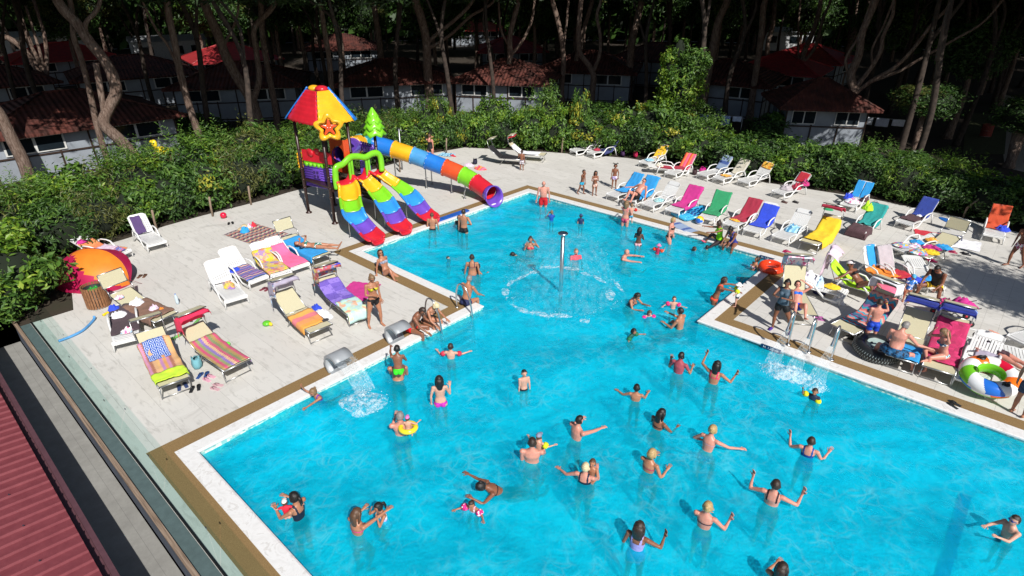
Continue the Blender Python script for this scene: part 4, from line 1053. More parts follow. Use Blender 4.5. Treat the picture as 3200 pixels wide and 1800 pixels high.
C = dict(
 navy=cloth('navy_towelling', 'plain', [H('1c2a66')]), purple=cloth('dark_purple_towelling', 'plain', [H('4a2f68')]), brown=cloth('brown_towelling', 'plain', [H('7d5a48')]), dkbrown=cloth('dark_brown_towelling', 'plain', [H('4d2c33')]),
 umber=cloth('umber_towelling', 'plain', [H('432f38')]), pink=cloth('pink_towelling', 'plain', [H('f8679a')]), hot=cloth('hot_pink_towelling', 'plain', [H('e4104e')]), magenta=cloth('magenta_towelling', 'plain', [H('c81a86')]),
 green=cloth('emerald_towelling', 'plain', [H('11935c')]), crimson=cloth('crimson_towelling', 'plain', [H('a80e38')]), royal=cloth('royal_blue_towelling', 'plain', [H('1240d0')]), azure=cloth('azure_towelling', 'plain', [H('0c96dc')]),
 teal=cloth('teal_towelling', 'plain', [H('0e9a96')]), yellow=cloth('yellow_towelling', 'plain', [H('f2c806')]), lime=cloth('lime_towelling', 'plain', [H('b4ee12')]), limey=cloth('yellow_green_towelling', 'plain', [H('c6e92a')]),
 white=cloth('white_towelling', 'plain', [H('ececf2')]), rose=cloth('salmon_pink_towelling', 'plain', [H('ec6a8c')]), lilac=cloth('pale_lilac_towelling', 'plain', [H('ddc4d8')]), grey=cloth('grey_towelling', 'plain', [H('b4aab0')]),
 orange=cloth('orange_towelling', 'plain', [H('f08a1c')]), dkblue=cloth('dark_blue_towelling', 'plain', [H('1c3c9c')]), black=cloth('black_cloth', 'plain', [H('1c1a22')]), red=cloth('red_towelling', 'plain', [H('c40c2c')]),
 stripeb=cloth('blue_rose_striped', 'bands', [H('3a66b8'), H('a87894'), H('36509c'), H('d8a890'), H('2a4a9a'), H('b06088'), H('7a86c0'), H('884a7c')], 2.2),
 kids=cloth('yellow_print', 'print', [H('d8c62a'), H('a884b0'), H('e89a78'), H('9a78b8'), H('d8b890'), H('c87868')], 2.2),
 missoni=cloth('orange_lilac_zigzag', 'zigzag_long', [H('d89a50'), H('c888a8'), H('a86a50'), H('d8a878'), H('e0b070'), H('b880b0')], 2.4),
 grid=cloth('blue_white_squares', 'check', [H('e4eefc'), H('0c4ca8')], 8),
 peru=cloth('multicolour_stripe', 'zigzag_long', [H('a88a50'), H('c84a70'), H('8c9a60'), H('8a70b8'), H('d8b088'), H('c05070'), H('7a8a5a')], 2.0),
 candy=cloth('candy_stripes', 'stripes', [H('e8e8f0'), H('88b8d8'), H('8878a0'), H('e8e8f0'), H('e8a030'), H('a890b0')], 3),
 greyw=cloth('grey_lilac_terry', 'plain', [H('a8a0b4')]),
 quilt=cloth('patchwork_print', 'print', [H('c85a50'), H('d8c070'), H('70a8b0'), H('b04a70'), H('c8b8a0'), H('7a88b0')], 3),
 suns=cloth('violet_tiles', 'tiles', [H('6a50b8'), H('8a70d0'), H('4a3898')], 3.0), mint=cloth('mint_print', 'print', [H('b8dcd8'), H('d8e8b8'), H('b8dcd8'), H('e8b090'), H('c0e0e8')], 2.2),
 sarong=cloth('orange_pink_sarong', 'bands', [H('e8a040'), H('e89a58'), H('e07880'), H('eeb050')], 1.2), redor=cloth('red_orange_pink_stripes', 'stripes', [H('e8401c'), H('f08a40'), H('e8507c'), H('ee6a8a')], 3.2),
 tribal=cloth('tribal_zigzag', 'zigzag', [H('1c6a8c'), H('c8504a'), H('2aa0b8'), H('e0a090'), H('d06a6a'), H('1c98b0'), H('9a5088'), H('24567c')], 1.6),
 rug=cloth('woven_rug', 'zigzag', [H('8a3a5c'), H('c8b8a0'), H('3a3448'), H('b06a60'), H('a0988c'), H('5a2f50'), H('d0a080'), H('46605c')], 1.3),
 bluewhite=cloth('light_blue_stripes', 'stripes', [H('a8d8ec'), H('7ab8dc'), H('a8d8ec'), H('2f7fb0')], 3.0), seafoam=cloth('seafoam_print', 'print', [H('8ac0c4'), H('d0e4e0'), H('6aa8b4')], 6),
 grblue=cloth('grey_blue_stripes', 'bands', [H('8fa4c4'), H('8fa4c4'), H('3c5aa0'), H('8fa4c4')], 1.6), beige=cloth('beige_ribbed', 'stripes', [H('e2dccb'), H('cfc6b0')], 12), gold=cloth('golden_print', 'print', [H('eeb024'), H('e88a1c'), H('f0c860')], 5),
 penguin=cloth('yellow_print_towel', 'print', [H('f4c010'), H('f4c010'), H('e8e8ec'), H('f4c010'), H('8a8a92')], 2.0), flower=cloth('orange_flower_towel', 'plain', [H('d04a18')]),
 beachm=cloth('mixed_bright_print', 'print', [H('4ab8e0'), H('e84a9c'), H('e8c818'), H('f0f0f4'), H('7a50b0'), H('e87828')], 3), mixw=cloth('white_pink_print', 'print', [H('f0e8f0'), H('e86aa0'), H('f0f0f4'), H('a8d0ec')], 4),
 starsb=cloth('blue_white_shiny', 'bands', [H('1430a8'), H('b8d4ec'), H('1a3cc0'), H('0c2480')], 3), camo=cloth('pink_black_print', 'print', [H('d81c80'), H('201820'), H('a81c60'), H('301c28')], 4),
 yband=cloth('yellow_band_white', 'bands', [H('f0f0f4'), H('f0f0f4'), H('eeb830'), H('e8e43a'), H('f0f0f4'), H('b8d4ec')], 1.1),
 orpk=cloth('orange_pale_pink', 'bands', [H('e88a50'), H('f0c8dc'), H('e8e0e8'), H('e87a48')], .8), crimpat=cloth('crimson_swirl', 'print', [H('c0145c'), H('a81050'), H('d8206c')], 3),
)
def build_loungers():
    R, A = resin, alu
    # left deck
    R('L1', (464, 790), (524, 774), 'white lounger by the left hedge with a dark purple towel over its back', 52)
    R('L2', (710, 966), (773, 947), 'white lounger with a yellow-green cloth on its seat, nearest in the left row', 52)
    R('L3', (783, 907), (838, 886), 'white lounger under a blue and rose striped towel', 45)
    R('L4', (852.6, 885), (908.5, 869), 'white lounger under a yellow cartoon-like printed towel', 35)
    R('L5', (912.6, 863.6), (967.5, 845), 'white lounger under a plain bright pink towel', 35)
    R('L6', (376, 822), (400, 806), 'white lounger behind the pop-up tent with orange, white and pink towels', 25, hd=205)
    R('L7', (373, 1096), (436, 1080), 'white lounger laid nearly flat with an umber towel, at the lower left', 8)
    A('M1', (501, 1035), (546, 1014), 'canvas lounger with raised canopy and a brown towel at the lower left', 18, 'up')
    A('M2', (521, 1240), (585, 1217), 'canvas lounger with blue grid, zigzag and lime towels, nearest the glass', 35)
    A('M3', (714.6, 1189.4), (770.5, 1162), 'canvas lounger with a hot pink canopy towel and a multicoloured striped towel', 25)
    A('M4', (979.4, 1069.5), (1026, 1050), 'canvas lounger with a grey lettered towel over the canopy and an orange sarong', 30)
    A('M5', (1094, 1018), (1149, 998), 'canvas lounger with a patchwork canopy towel, violet towel and mint towel', 25)
    A('M6', (988.4, 834.6), (1026, 821), 'canvas lounger with raised canopy and azure towel under a sunbathing woman', 10, 'up')
    # far corner
    A('M7', (1618, 522), (1655, 511), 'black canvas lounger with a cream canopy at the far corner', 40, 'over', hd=206, dark=True)
    A('M8', (1685, 508), (1708, 500), 'canvas lounger with a white towel and a red canopy cloth, far corner', 40, 'over', hd=206)
    # back row, by the hedge
    R('B1', (1778, 482), (1809, 489), 'white lounger with a pale grey towel by the back hedge, first of the back row', 50, hd=70)
    R('B2', (1834, 489), (1861, 497), 'white lounger with a navy towel by the back hedge', 50, hd=72)
    R('B3', (1997.5, 520), (2030, 528), 'white lounger with a yellow printed towel on its back, by the back hedge', 50)
    R('B4', (2075, 553), (2116, 563), 'white lounger with a red, orange and pink striped towel', 50)
    R('B5', (2140, 553), (2150, 540), 'white lounger laid flat and crosswise with a crimson towel', 8, hd=209)
    R('B6', (2180, 557), (2211, 567), 'white lounger with a grey-blue towel over its back', 52)
    R('B7', (2229, 569), (2262, 580), 'white lounger with a ribbed beige towel over its back', 52)
    R('B8', (2304, 578), (2343, 590), 'white lounger with a small orange print folded over its top', 52)
    R('B9', (2411, 613), (2451, 626), 'white lounger heaped with red and grey bags by the back hedge', 50)
    R('B10', (2624, 654), (2672, 665), 'white lounger with two bright blue towels side by side over the back', 52)
    R('B11', (2648, 734), (2700, 748), 'white lounger with teal towels over the back and a dark brown one', 50)
    R('B12', (2797.5, 709), (2849, 724), 'white lounger with a dark blue and a brown towel in dappled shade', 52)
    R('B13', (3067, 751), (3129, 763), 'white lounger with an orange flowered towel at the right edge', 60)
    # front row along the pool
    R('F1', (1896, 622), (1934, 634), 'white lounger with an azure towel, beside the man in black trunks', 50)
    R('F2', (1950, 636), (1986, 646), 'white lounger with an azure towel under the man in black trunks', 52)
    R('F3', (2007.7, 652.5), (2041.8, 664), 'white lounger with a small seafoam cloth on its seat', 52)
    R('F4', (2080, 671), (2120.5, 682.5), 'white lounger with a magenta towel', 50)
    R('F5', (2183.6, 696), (2229, 706), 'white lounger with an emerald green towel', 50)
    R('F6', (2262, 716), (2302, 728), 'white lounger with a crimson towel', 50)
    R('F7', (2323, 734.6), (2373, 747), 'white lounger with a royal blue towel', 50)
    R('F8', (2411, 754), (2463.6, 769.5), 'white lounger with a crumpled light blue striped towel on its seat', 52)
    A('F9', (2504, 781), (2543, 792), 'canvas lounger with a bright yellow towel and a crimson canopy cover', 42)
    # cluster at the right
    R('R1', (2775.6, 789), (2829.6, 812), 'white lounger heaped with bright beach clothes', 15)
    A('R2', (2851, 820.6), (2881, 833), 'canvas lounger spread with yellow, pink and blue beach clothes', 20, 'up', hd=75)
    R('R3', (2640, 925), (2610, 962), 'white lounger piled with white and yellow towels beside the dark blue bag', 45, hd=182)
    R('R4', (2790, 925), (2762, 962), 'white lounger with a lime towel under the tanned woman', 40, hd=184)
    R('R5', (2830, 905), (2805, 935), 'white lounger with a blue towel on its back and orange cloths', 62, hd=150)
    R('R6', (2880, 905), (2850, 935), 'white lounger with a grey towel over its back beside the child in the blue cap', 62, hd=150)
    R('R7', (2918, 912), (2895, 925), 'white lounger whose end the man in the black vest sits on', 10, hd=120)
    A('R8', (2600, 1049), (2657, 1076), 'canvas lounger with a tribal zigzag towel and a white cover on its canopy', 48)
    A('R9', (2478, 1008), (2530, 1019), 'canvas lounger under the woman in the blue bikini, patterned cloth on its canopy', 62, hd=122)
    A('R10', (2773, 1144.7), (2837, 1165), 'canvas lounger with an azure towel under the man seen from behind', 40)
    A('R11', (2885, 1179.5), (2953, 1201), 'canvas lounger with a crimson towel under the long-haired girl', 48)
    R('R12', (2982, 1207), (3066, 1236), 'white lounger with the big swim ring leaning on its foot end', 38)
    R('R13', (3175, 1125), (3200, 1160), 'white lounger under the woman lying in a black and white top', 12, hd=190)
    R('R14', (3160, 1085), (3200, 1100), 'white slatted lounger cut by the right edge', 10, hd=60)
build_loungers()
def build_towels():
    T = towel
    T('L1', C['purple'], 'dark purple towel over the top of the lounger by the left hedge', 1.30, 2.0, .34, -.08)
    T('L3', C['stripeb'], 'blue and rose striped towel with wavy bands', .12, 1.30, .60, .02, .1, .03, (.02, .1))
    T('L4', C['kids'], 'yellow-edged towel printed in mauve and orange', .12, 1.75, .66, -.02, .0, .014, (.06, 0))
    T('L5', C['pink'], 'plain bright pink towel', .10, 1.72, .60, .01, -.06, .012, (.1, 0))
    T('L6', C['orpk'], 'orange and pale pink towel behind the tent', .15, 1.75, .62, 0, 0, .02)
    T('L6', C['lilac'], 'pale pink lettered towel lying across the orange one', .5, 1.2, .62, .05, .1, .03, lift=.03)
    T('L7', C['umber'], 'umber towel on the flat lounger at the lower left', .35, 1.98, .62, .03, 0, .03, (.04, .06))
    T('M1', C['brown'], 'large brown towel on the canvas lounger', .15, 1.45, .64, 0, .05, .035, (.18, .05))
    T('M2', C['missoni'], 'orange and lilac zigzag towel', .25, 1.80, .64, 0, 0, .03, (.08, .06))
    T('M2', C['grid'], 'blue towel with white squares', 1.15, 1.80, .46, -.02, 0, .01, lift=.035)
    T('M2', C['limey'], 'yellow-green towel across the foot end', .10, .52, .66, 0, 0, .03, (.08, .08), lift=.04)
    T('M3', C['peru'], 'striped towel in ochre, rose, green and violet', .02, 1.62, .66, .02, 0, .02, (.0, .12))
    canopy_towel('M3', C['hot'], 'hot pink towel thrown over the canopy', hang=(.10, .3), side=(.42, .10))
    T('M4', C['sarong'], 'orange and pink sarong with pink borders', .25, 1.15, .60, .0, .18, .025, (.16, .02))
    canopy_towel('M4', C['greyw'], 'grey lettered towel over the canopy with a welcome text', hang=(.12, .35), side=(.42, .05))
    canopy_towel('M4', C['candy'], 'striped towel hanging at the side of the canopy', hang=(.0, .38), side=(.5, -.45))
    canopy_towel('M5', C['quilt'], 'patchwork towel thrown over the canopy', hang=(.12, .35), side=(.5, .1))
    T('M5', C['suns'], 'violet towel with suns in squares', .75, 1.95, .60, 0, 0, .014, (.03, .1))
    T('M5', C['mint'], 'mint and pale green printed towel hanging over the foot end', -.28, .85, .62, 0, .05, .03, (.02, .03), lift=.035)
    T('M6', C['azure'], 'azure towel under the sunbathing woman', .1, 1.9, .62, -.02, 0, .012, (.22, 0))
    T('M8', C['white'], 'white towel on the canvas lounger at the far corner', .3, 1.9, .6)
    canopy_towel('M8', C['red'], 'red cloth on the canopy at the far corner', hang=(0, .1), side=(.05, -.3))
    T('B1', C['grey'], 'pale grey towel on the first lounger of the back row', .7, 1.7, .45, .02, 0, .03)
    T('B2', C['navy'], 'navy towel draped over a lounger back', .75, 1.95, .58, .06, -.1, .04, (0, .1))
    T('B3', C['penguin'], 'yellow towel with a white printed figure', 1.15, 2.05, .60)
    T('B4', C['redor'], 'red, orange and pink striped towel', .85, 2.1, .60)
    T('B5', C['crimson'], 'crimson towel on the crosswise flat lounger', .1, 1.6, .6)
    T('B6', C['grblue'], 'grey-blue towel over the back', 1.3, 2.15, .56)
    T('B7', C['beige'], 'ribbed beige towel over the back', 1.22, 2.15, .58, 0, 0, .02)
    T('B7', C['gold'], 'small golden cloth on the seat', .35, .75, .4)
    T('B8', C['gold'], 'orange printed cloth folded over the top', 1.72, 2.05, .56)
    T('B9', C['red'], 'red towel over the top of the back', 1.55, 2.05, .5)
    T('B10', C['azure'], 'bright blue towel over the left half of the back', 1.25, 2.05, .31, -.17)
    T('B10', C['azure'], 'bright blue towel over the right half of the back', 1.25, 2.05, .31, .17)
    T('B11', C['teal'], 'teal towel draped over back and seat', .8, 2.2, .60, 0, 0, .04, (0, .1))
    T('B11', C['dkbrown'], 'dark brown towel hanging to the ground over the foot end', -.3, .62, .66, 0, 0, .05, (.28, .28))
    T('B12', C['dkblue'], 'dark blue towel over the back in dappled shade', 1.18, 2.1, .60)
    T('B12', C['dkbrown'], 'brown towel on the seat in dappled shade', .25, 1.1, .62, -.04, 0, .03, (.12, 0))
    T('B13', C['flower'], 'orange towel with a large yellow flower', .7, 2.1, .62)
    T('F1', C['azure'], 'azure towel on the lounger beside the man', .55, 2.15, .6, 0, .08, .035)
    T('F2', C['azure'], 'azure towel behind the man in black trunks', .3, 2.15, .60, 0, 0, .02, (0, .12))
    T('F4', C['magenta'], 'plain magenta towel over a white lounger', .45, 2.1, .64, 0, 0, .03, (.04, .12))
    T('F5', C['green'], 'emerald green towel over a white lounger', .35, 2.15, .64, 0, 0, .025, (.02, .06))
    T('F6', C['crimson'], 'plain crimson towel over an upright white lounger', .5, 2.12, .62, 0, 0, .025)
    T('F7', C['royal'], 'royal blue towel over a white lounger', .42, 1.98, .60, .02, 0, .018, (0, .06))
    T('F9', C['yellow'], 'bright yellow towel hanging to one side', .3, 1.95, .62, .02, 0, .05, (0, .30))
    canopy_towel('F9', C['crimson'], 'crimson canopy cover with white lettering', hang=(.12, .14), side=(.03, .03))
    T('R4', C['lime'], 'lime green towel under the tanned woman', .45, 2.05, .66, .02, 0, .025, (.06, .12))
    T('R4', C['rose'], 'salmon pink towel hanging over the foot end', -.28, .62, .70, 0, 0, .03, (.1, .25), lift=.04)
    T('R5', C['azure'], 'azure towel folded over a white back rest', 1.35, 2.1, .34)
    T('R5', C['orange'], 'orange cloth crumpled on the seat', .55, 1.35, .62, 0, 0, .08, (.05, .05))
    T('R6', C['grey'], 'grey towel over the back rest beside the child', 1.3, 2.2, .58, -.03, 0, .03)
    T('R6', C['red'], 'red printed cloth on the seat', .55, 1.2, .55, 0, 0, .05)
    T('R8', C['tribal'], 'turquoise and rose zigzag towel', .42, 1.98, .66, 0, -.03, .02, (0, .14))
    canopy_towel('R8', C['white'], 'white towel hung over the canopy with its ends at both sides', hang=(.03, .1), side=(.34, .34))
    canopy_towel('R9', C['mixw'], 'black and white patterned cloth over the canopy', hang=(.02, .35), side=(.28, .18))
    T('R10', C['azure'], 'azure printed towel on the foot end', .0, .75, .64, 0, 0, .02, (.02, .05))
    T('R11', C['crimpat'], 'crimson towel with swirls', .35, 2.0, .64, 0, 0, .02, (.05, .05))
    canopy_towel('R10', C['starsb'], 'shiny blue and white air mattress cover over the left canopy', hang=(.16, .22), side=(.10, .05))
    canopy_towel('R11', C['starsb'], 'shiny blue and white cover over the right canopy', hang=(.16, .22), side=(.10, .10))
    T('R12', C['greyw'], 'grey towel at the head end of the slatted lounger', 1.0, 1.5, .5, .1)
    # lilac towel as a sun shade behind the tanned woman
    canopyless = flat = None
build_towels()
# ---------------------------------------------------------------- the play tower with its slides
def smooth_path(P, n=6):
    P = [Vector(p) for p in P]; k = len(P)-1; out = []
    for i in range(k):
        p0, p1, p2, p3 = P[max(i-1, 0)], P[i], P[i+1], P[min(i+2, k)]
        for j in range(n):
            t = j/n; out.append(.5*((2*p1)+(-p0+p2)*t+(2*p0-5*p1+4*p2-p3)*t*t+(-p0+3*p1-3*p2+p3)*t**3))
    out.append(P[-1]); return out
def build_tower():
    base = Vector((-10.25, 10.0, 0))
    t = thing('play_tower', 'multicoloured plastic play tower with thatched roof, three rainbow slides and a tube slide', 'play tower', base)
    def pt(v): return Vector(v)-base
    def part(name, mb, m, parent=t): return mb.build(name, m, parent)
    for i, (x, y, h) in enumerate(((-11.22, 9.35, 3.9), (-9.29, 9.36, 3.9), (-9.30, 10.5, 3.9), (-11.22, 10.6, 3.9), (-9.35, 11.75, 3.15))):
        m = MB(); p = pt((x, y, 0)); m.tube([p, p+Vector((0, 0, h))], .062, 12); m.lathe([(.13, 0), (.13, .03), (.075, .06), (.065, .1)], p, 14)
        for z in (1.1, 1.45, 1.9, 2.3, 2.7): m.lathe([(.063, z-.03), (.074, z-.025), (.074, z+.025), (.063, z+.03)], p, 12)
        part('post', m, BRN)
    m = MB(); m.box(pt((-10.25, 9.95, 1.46)), (1.9, 1.2, .08)); m.box(pt((-9.65, 11.1, 1.46)), (.75, 1.35, .08)); m.box(pt((-9.3, 9.93, 1.35)), (.05, 1.1, .12)); part('platform', m, BRN)
    for k in range(5): m = MB(); m.box(pt((-10.25-.0, 10.95+.22*k, 1.25-.25*k)), (.9, .24, .05)); part('step', m, BRN)
    # roof: four flaring thatch faces, scalloped rows; red and yellow to the front, blue behind and along the edges
    C0 = [(-11.36, 9.16), (-9.16, 9.16), (-9.10, 10.75), (-11.32, 10.75)]; ap = Vector((-10.2, 10.0, 5.16))
    cols = [RED, YEL, BLU, BLU]
    for f in range(4):
        a, b = Vector((*C0[f], 0)), Vector((*C0[(f+1) % 4], 0)); rows = []; NR = 22
        for r in range(NR+1):
            s = r/NR; prof = (s**1.15)*.96+.04*s**6
            z = 5.10-(5.10-3.92)*(s**1.0)-.10*(1-s)**8+.05*math.sin(s*PI)
            step = .045*((r % 3)/3)        # thatch rows
            row = []
            for c in range(19):
                u = c/18; e = a.lerp(b, u); q = Vector((ap.x, ap.y, 0)).lerp(e, (.33+.67*prof))
                out = (Vector(((a+b)/2-Vector((ap.x, ap.y, 0))))).normalized()
                bulge = .10*math.sin(u*PI)*s
                zz = z+step*.6+.018*math.sin(c*2.6+r*1.7)*s-(.05*(c % 2) if r == NR else 0)
                row.append(Vector((q.x, q.y, zz))+out*(step*.6+bulge)-base)
            rows.append(row)
        m = MB(); m.grid(rows); o = part('roof_panel', m, cols[f]); solidify(o, .03)
    # blue ridge strips standing out along left and right edges
    for (cx, cy) in (C0[0], C0[2]):
        m = MB(); P = []; 
        for r in range(13):
            s = r/12; e = Vector((ap.x, ap.y, 0)).lerp(Vector((cx, cy, 0)), .30+.73*s**1.12); P.append(Vector((e.x, e.y, 5.12-1.19*s+.05*math.sin(s*PI)))-base)
        m.tube(P, [(.05+.10*i/12, .035) for i in range(13)], 8, up=(0, 0, 1)); part('roof_edge', m, BLU)
    m = MB(); m.ball(ap-base+Vector((-.22, -.05, -.10)), (.24, .22, .12), 12); part('finial', m, YEL); m = MB(); m.ball(ap-base+Vector((.14, .05, -.10)), (.28, .25, .13), 12); part('finial', m, RED)
    # star panel: wavy yellow rim with an orange five-pointed star inside
    cen = GV(1028, 399, Vector((-9.05, 9.15, 0)))-base; n = Vector((CAM.x-cen.x-base.x, CAM.y-cen.y-base.y, 0)).normalized(); sx = Vector((-n.y, n.x, 0)); sx = sx if sx.dot(RT) > 0 else -sx
    def star(ro, ri, k, off, m, ro2=None, ri2=None, th=.07, rot=0):
        K = 60; V = []
        for i in range(K):
            a = 2*PI*i/K; w = (math.cos(5*(a-PI/2-rot))+1)/2; w = w**k; r = ri+(ro-ri)*w
            V.append(sx*math.cos(a)*r+Vector((0, 0, math.sin(a)*r)))
        if ro2:
            W_ = []
            for i in range(K):
                a = 2*PI*i/K; w = ((math.cos(5*(a-PI/2-rot))+1)/2)**k; r = ri2+(ro2-ri2)*w; W_.append(sx*math.cos(a)*r+Vector((0, 0, math.sin(a)*r)))
            mid = [(V[i]+W_[i])/2 for i in range(K)]
            vs = [cen+v for v in V]+[cen+v+n*(off+th) for v in mid]+[cen+v for v in W_]
            m.add(vs, [(i, (i+1) % K, K+(i+1) % K, K+i) for i in range(K)]+[(K+i, K+(i+1) % K, 2*K+(i+1) % K, 2*K+i) for i in range(K)], 0, True)
        else:
            m.add([cen+v+n*off for v in V]+[cen+n*(off+th)], [(i, (i+1) % K, K) for i in range(K)], 0, True)
            m.add([cen+v+n*off for v in V]+[cen+v-n*.02 for v in V], [(i, K+i, K+(i+1) % K, (i+1) % K) for i in range(K)], 0, True)
    m = MB(); star(.56, .39, 1.0, .05, m, .33, .21, .12); part('star_frame', m, YEL)
    m = MB(); star(.31, .14, 2.2, .03, m, th=.05); part('star', m, ORG)
    m = MB(); m.ball(cen+n*.09-sx*.05+Vector((0, 0, .02)), .018, 8); part('star_eye', m, mat('white_dot', (.9, .9, .9), .3)); m = MB(); m.ball(cen+n*.09+sx*.05+Vector((0, 0, .02)), .018, 8); part('star_eye', m, mat('white_dot', (.9, .9, .9), .3))
    # side panels at the left bay
    A, B = Vector((-11.12, 9.42, 0)), Vector((-9.62, 9.80, 0)); d = (B-A).normalized(); rz = math.atan2(d.y, d.x)
    m = MB()
    for k in range(9): m.tube([pt(A+Vector((0, 0, 1.24+.1*k))), pt(B+Vector((0, 0, 1.24+.1*k)))], (.045), 8)
    m.box(pt((A+B)/2+Vector((0, 0, 1.64))), (1.5, .03, .86), rz=rz); part('log_panel', m, PUR)
    m = MB(); m.box(pt(A.lerp(B, .45)+Vector((.02, -.05, 1.78))), (.34, .06, .34), rz=rz)
    for a, b in ((-.08, .08), (.08, .08), (-.08, -.08), (.08, -.08)): m.box(pt(A.lerp(B, .45)+d*a+Vector((.02, -.09, 1.78+b))), (.09, .03, .09), rz=rz, mi=1)
    part('window_motif', m, [PUR, mat('dark_purple_hole', (.04, .015, .12), .5)])
    m = MB(); m.box(pt((A+B)/2+Vector((-.1, 0, 2.24))), (1.3, .06, .20), rz=rz)
    for k in range(6): m.ball(pt(A.lerp(B, .1+.14*k)+Vector((0, -.02, 2.12))), (.13, .05, .09), 8)
    part('grass_panel', m, GRN)
    m = MB(); m.box(pt((A+B)/2+Vector((0, 0, 2.48))), (1.5, .07, .44), rz=rz); m.ball(pt(A.lerp(B, .3)+Vector((0, -.03, 2.62))), (.25, .07, .16), 10); m.ball(pt(A.lerp(B, .55)+Vector((0, -.03, 2.72))), (.18, .07, .12), 10)
    part('counter_panel', m, RED)
    m = MB(); q = pt((-11.36, 9.42, 0))
    for k in range(5): m.ball(q+Vector((-.02*(k % 2), 0, 1.95+.13*k)), (.07, .13, .09), 8)
    part('side_ornament', m, YEL)
    # tunnel mouth panel at the back
    m = MB(); Kk = 28; c0 = pt((-10.3, 10.62, 2.35)); R0 = .40; V = []
    for i in range(Kk):
        a = 2*PI*i/Kk; V.append(c0+Vector((math.cos(a)*R0, 0, math.sin(a)*R0)))
    Wq = []
    for i in range(Kk):
        a = 2*PI*i/Kk; k = 1/max(abs(math.cos(a)), abs(math.sin(a))); Wq.append(c0+Vector((math.cos(a)*k*.62, 0, math.sin(a)*k*.68)))
    m.add(V+Wq, [(i, (i+1) % Kk, Kk+(i+1) % Kk, Kk+i) for i in range(Kk)]); o = part('tunnel_panel', m, ORG); solidify(o, .04)
    m = MB(); m.box(pt((-9.28, 10.3, 2.75)), (.05, .25, .9)); part('side_board', m, ORG)
    # lime arch over the slides
    def arch(P, r, name='arch'):
        m = MB(); m.tube(smooth_path([pt(p) for p in P], 5), r, 8); part(name, m, GRN)
    xa = -9.08
    arch([(xa, 9.55, 1.45), (xa, 9.55, 1.95), (xa, 9.62, 2.28), (xa, 9.95, 2.36), (xa, 10.3, 2.55), (xa, 10.65, 2.52), (xa, 11.0, 2.42), (xa, 11.35, 2.50), (xa, 11.62, 2.45), (xa, 11.74, 2.2), (xa, 11.74, 1.7)], [(.10, .13)]*51)
    for y in (10.28, 11.08):
        m = MB(); m.box(pt((xa, y-.06, 2.0)), (.05, .09, .9)); m.box(pt((xa, y+.06, 2.0)), (.05, .09, .9)); part('arch_column', m, GRN)
    m = MB()
    for k in range(6): m.tube([pt((-10.3+.16*k, 11.7, 2.35)), pt((-10.3+.16*k, 11.7, 2.75))], .045, 7)
    m.tube([pt((-10.35, 11.7, 2.6)), pt((-9.4, 11.7, 2.6))], .05, 7); part('fence_panel', m, PUR)
    m = MB(); m.box(pt((-9.5, 11.25, 1.85)), (.04, .5, .6)); m.ball(pt((-9.5, 11.25, 2.15)), (.03, .25, .2), 8); part('inner_panel', m, PUR)
    # plastic tree on its post
    tp = pt((-9.35, 11.75, 3.12)); m = MB(); 
    for (r0, z0, r1, z1) in ((.50, .02, .24, .42), (.45, .28, .19, .66), (.37, .52, .13, .88), (.26, .74, .03, 1.12)):
        K = 24; rows = []
        for j in range(7):
            s = j/6; row = []
            for i in range(K+1):
                a = 2*PI*i/K; r = (r0+(r1-r0)*s)*(1+(.16 if s < .3 else .05)*math.cos(6*a)*(1-s)); rr = r*(.72+.28*math.sin(min(1, s*4+.15)*PI/2)); row.append(tp+Vector((math.cos(a)*rr, math.sin(a)*rr, z0+(z1-z0)*s-.05*(1-s)*math.cos(6*a))))
            rows.append(row)
        m.grid(rows)
    m.ball(tp+Vector((0, 0, .07)), (.33, .33, .06), 12); part('plastic_tree', m, GRN)
    # three wavy slides, each in six coloured lengths
    S1 = [(-9.35, 9.95, 1.62), (-9.05, 9.93, 1.56), (-8.75, 9.86, 1.30), (-8.3, 9.58, 1.05), (-7.85, 9.32, .88), (-7.45, 9.15, .68), (-7.05, 9.16, .42), (-6.7, 9.18, .22), (-6.35, 9.16, .14), (-6.12, 9.15, .14)]
    S2 = [(-9.35, 10.7, 1.62), (-9.05, 10.72, 1.56), (-8.85, 10.8, 1.34), (-8.45, 10.88, 1.08), (-7.95, 10.82, .88), (-7.5, 10.70, .68), (-7.05, 10.6, .42), (-6.72, 10.52, .22), (-6.4, 10.48, .14), (-6.14, 10.46, .14)]
    S3 = [(-9.35, 11.45, 1.62), (-9.05, 11.5, 1.56), (-8.8, 11.66, 1.34), (-8.4, 11.88, 1.08), (-7.95, 11.98, .88), (-7.5, 11.95, .68), (-7.1, 11.92, .42), (-6.75, 11.93, .22), (-6.45, 11.94, .14), (-6.2, 11.95, .14)]
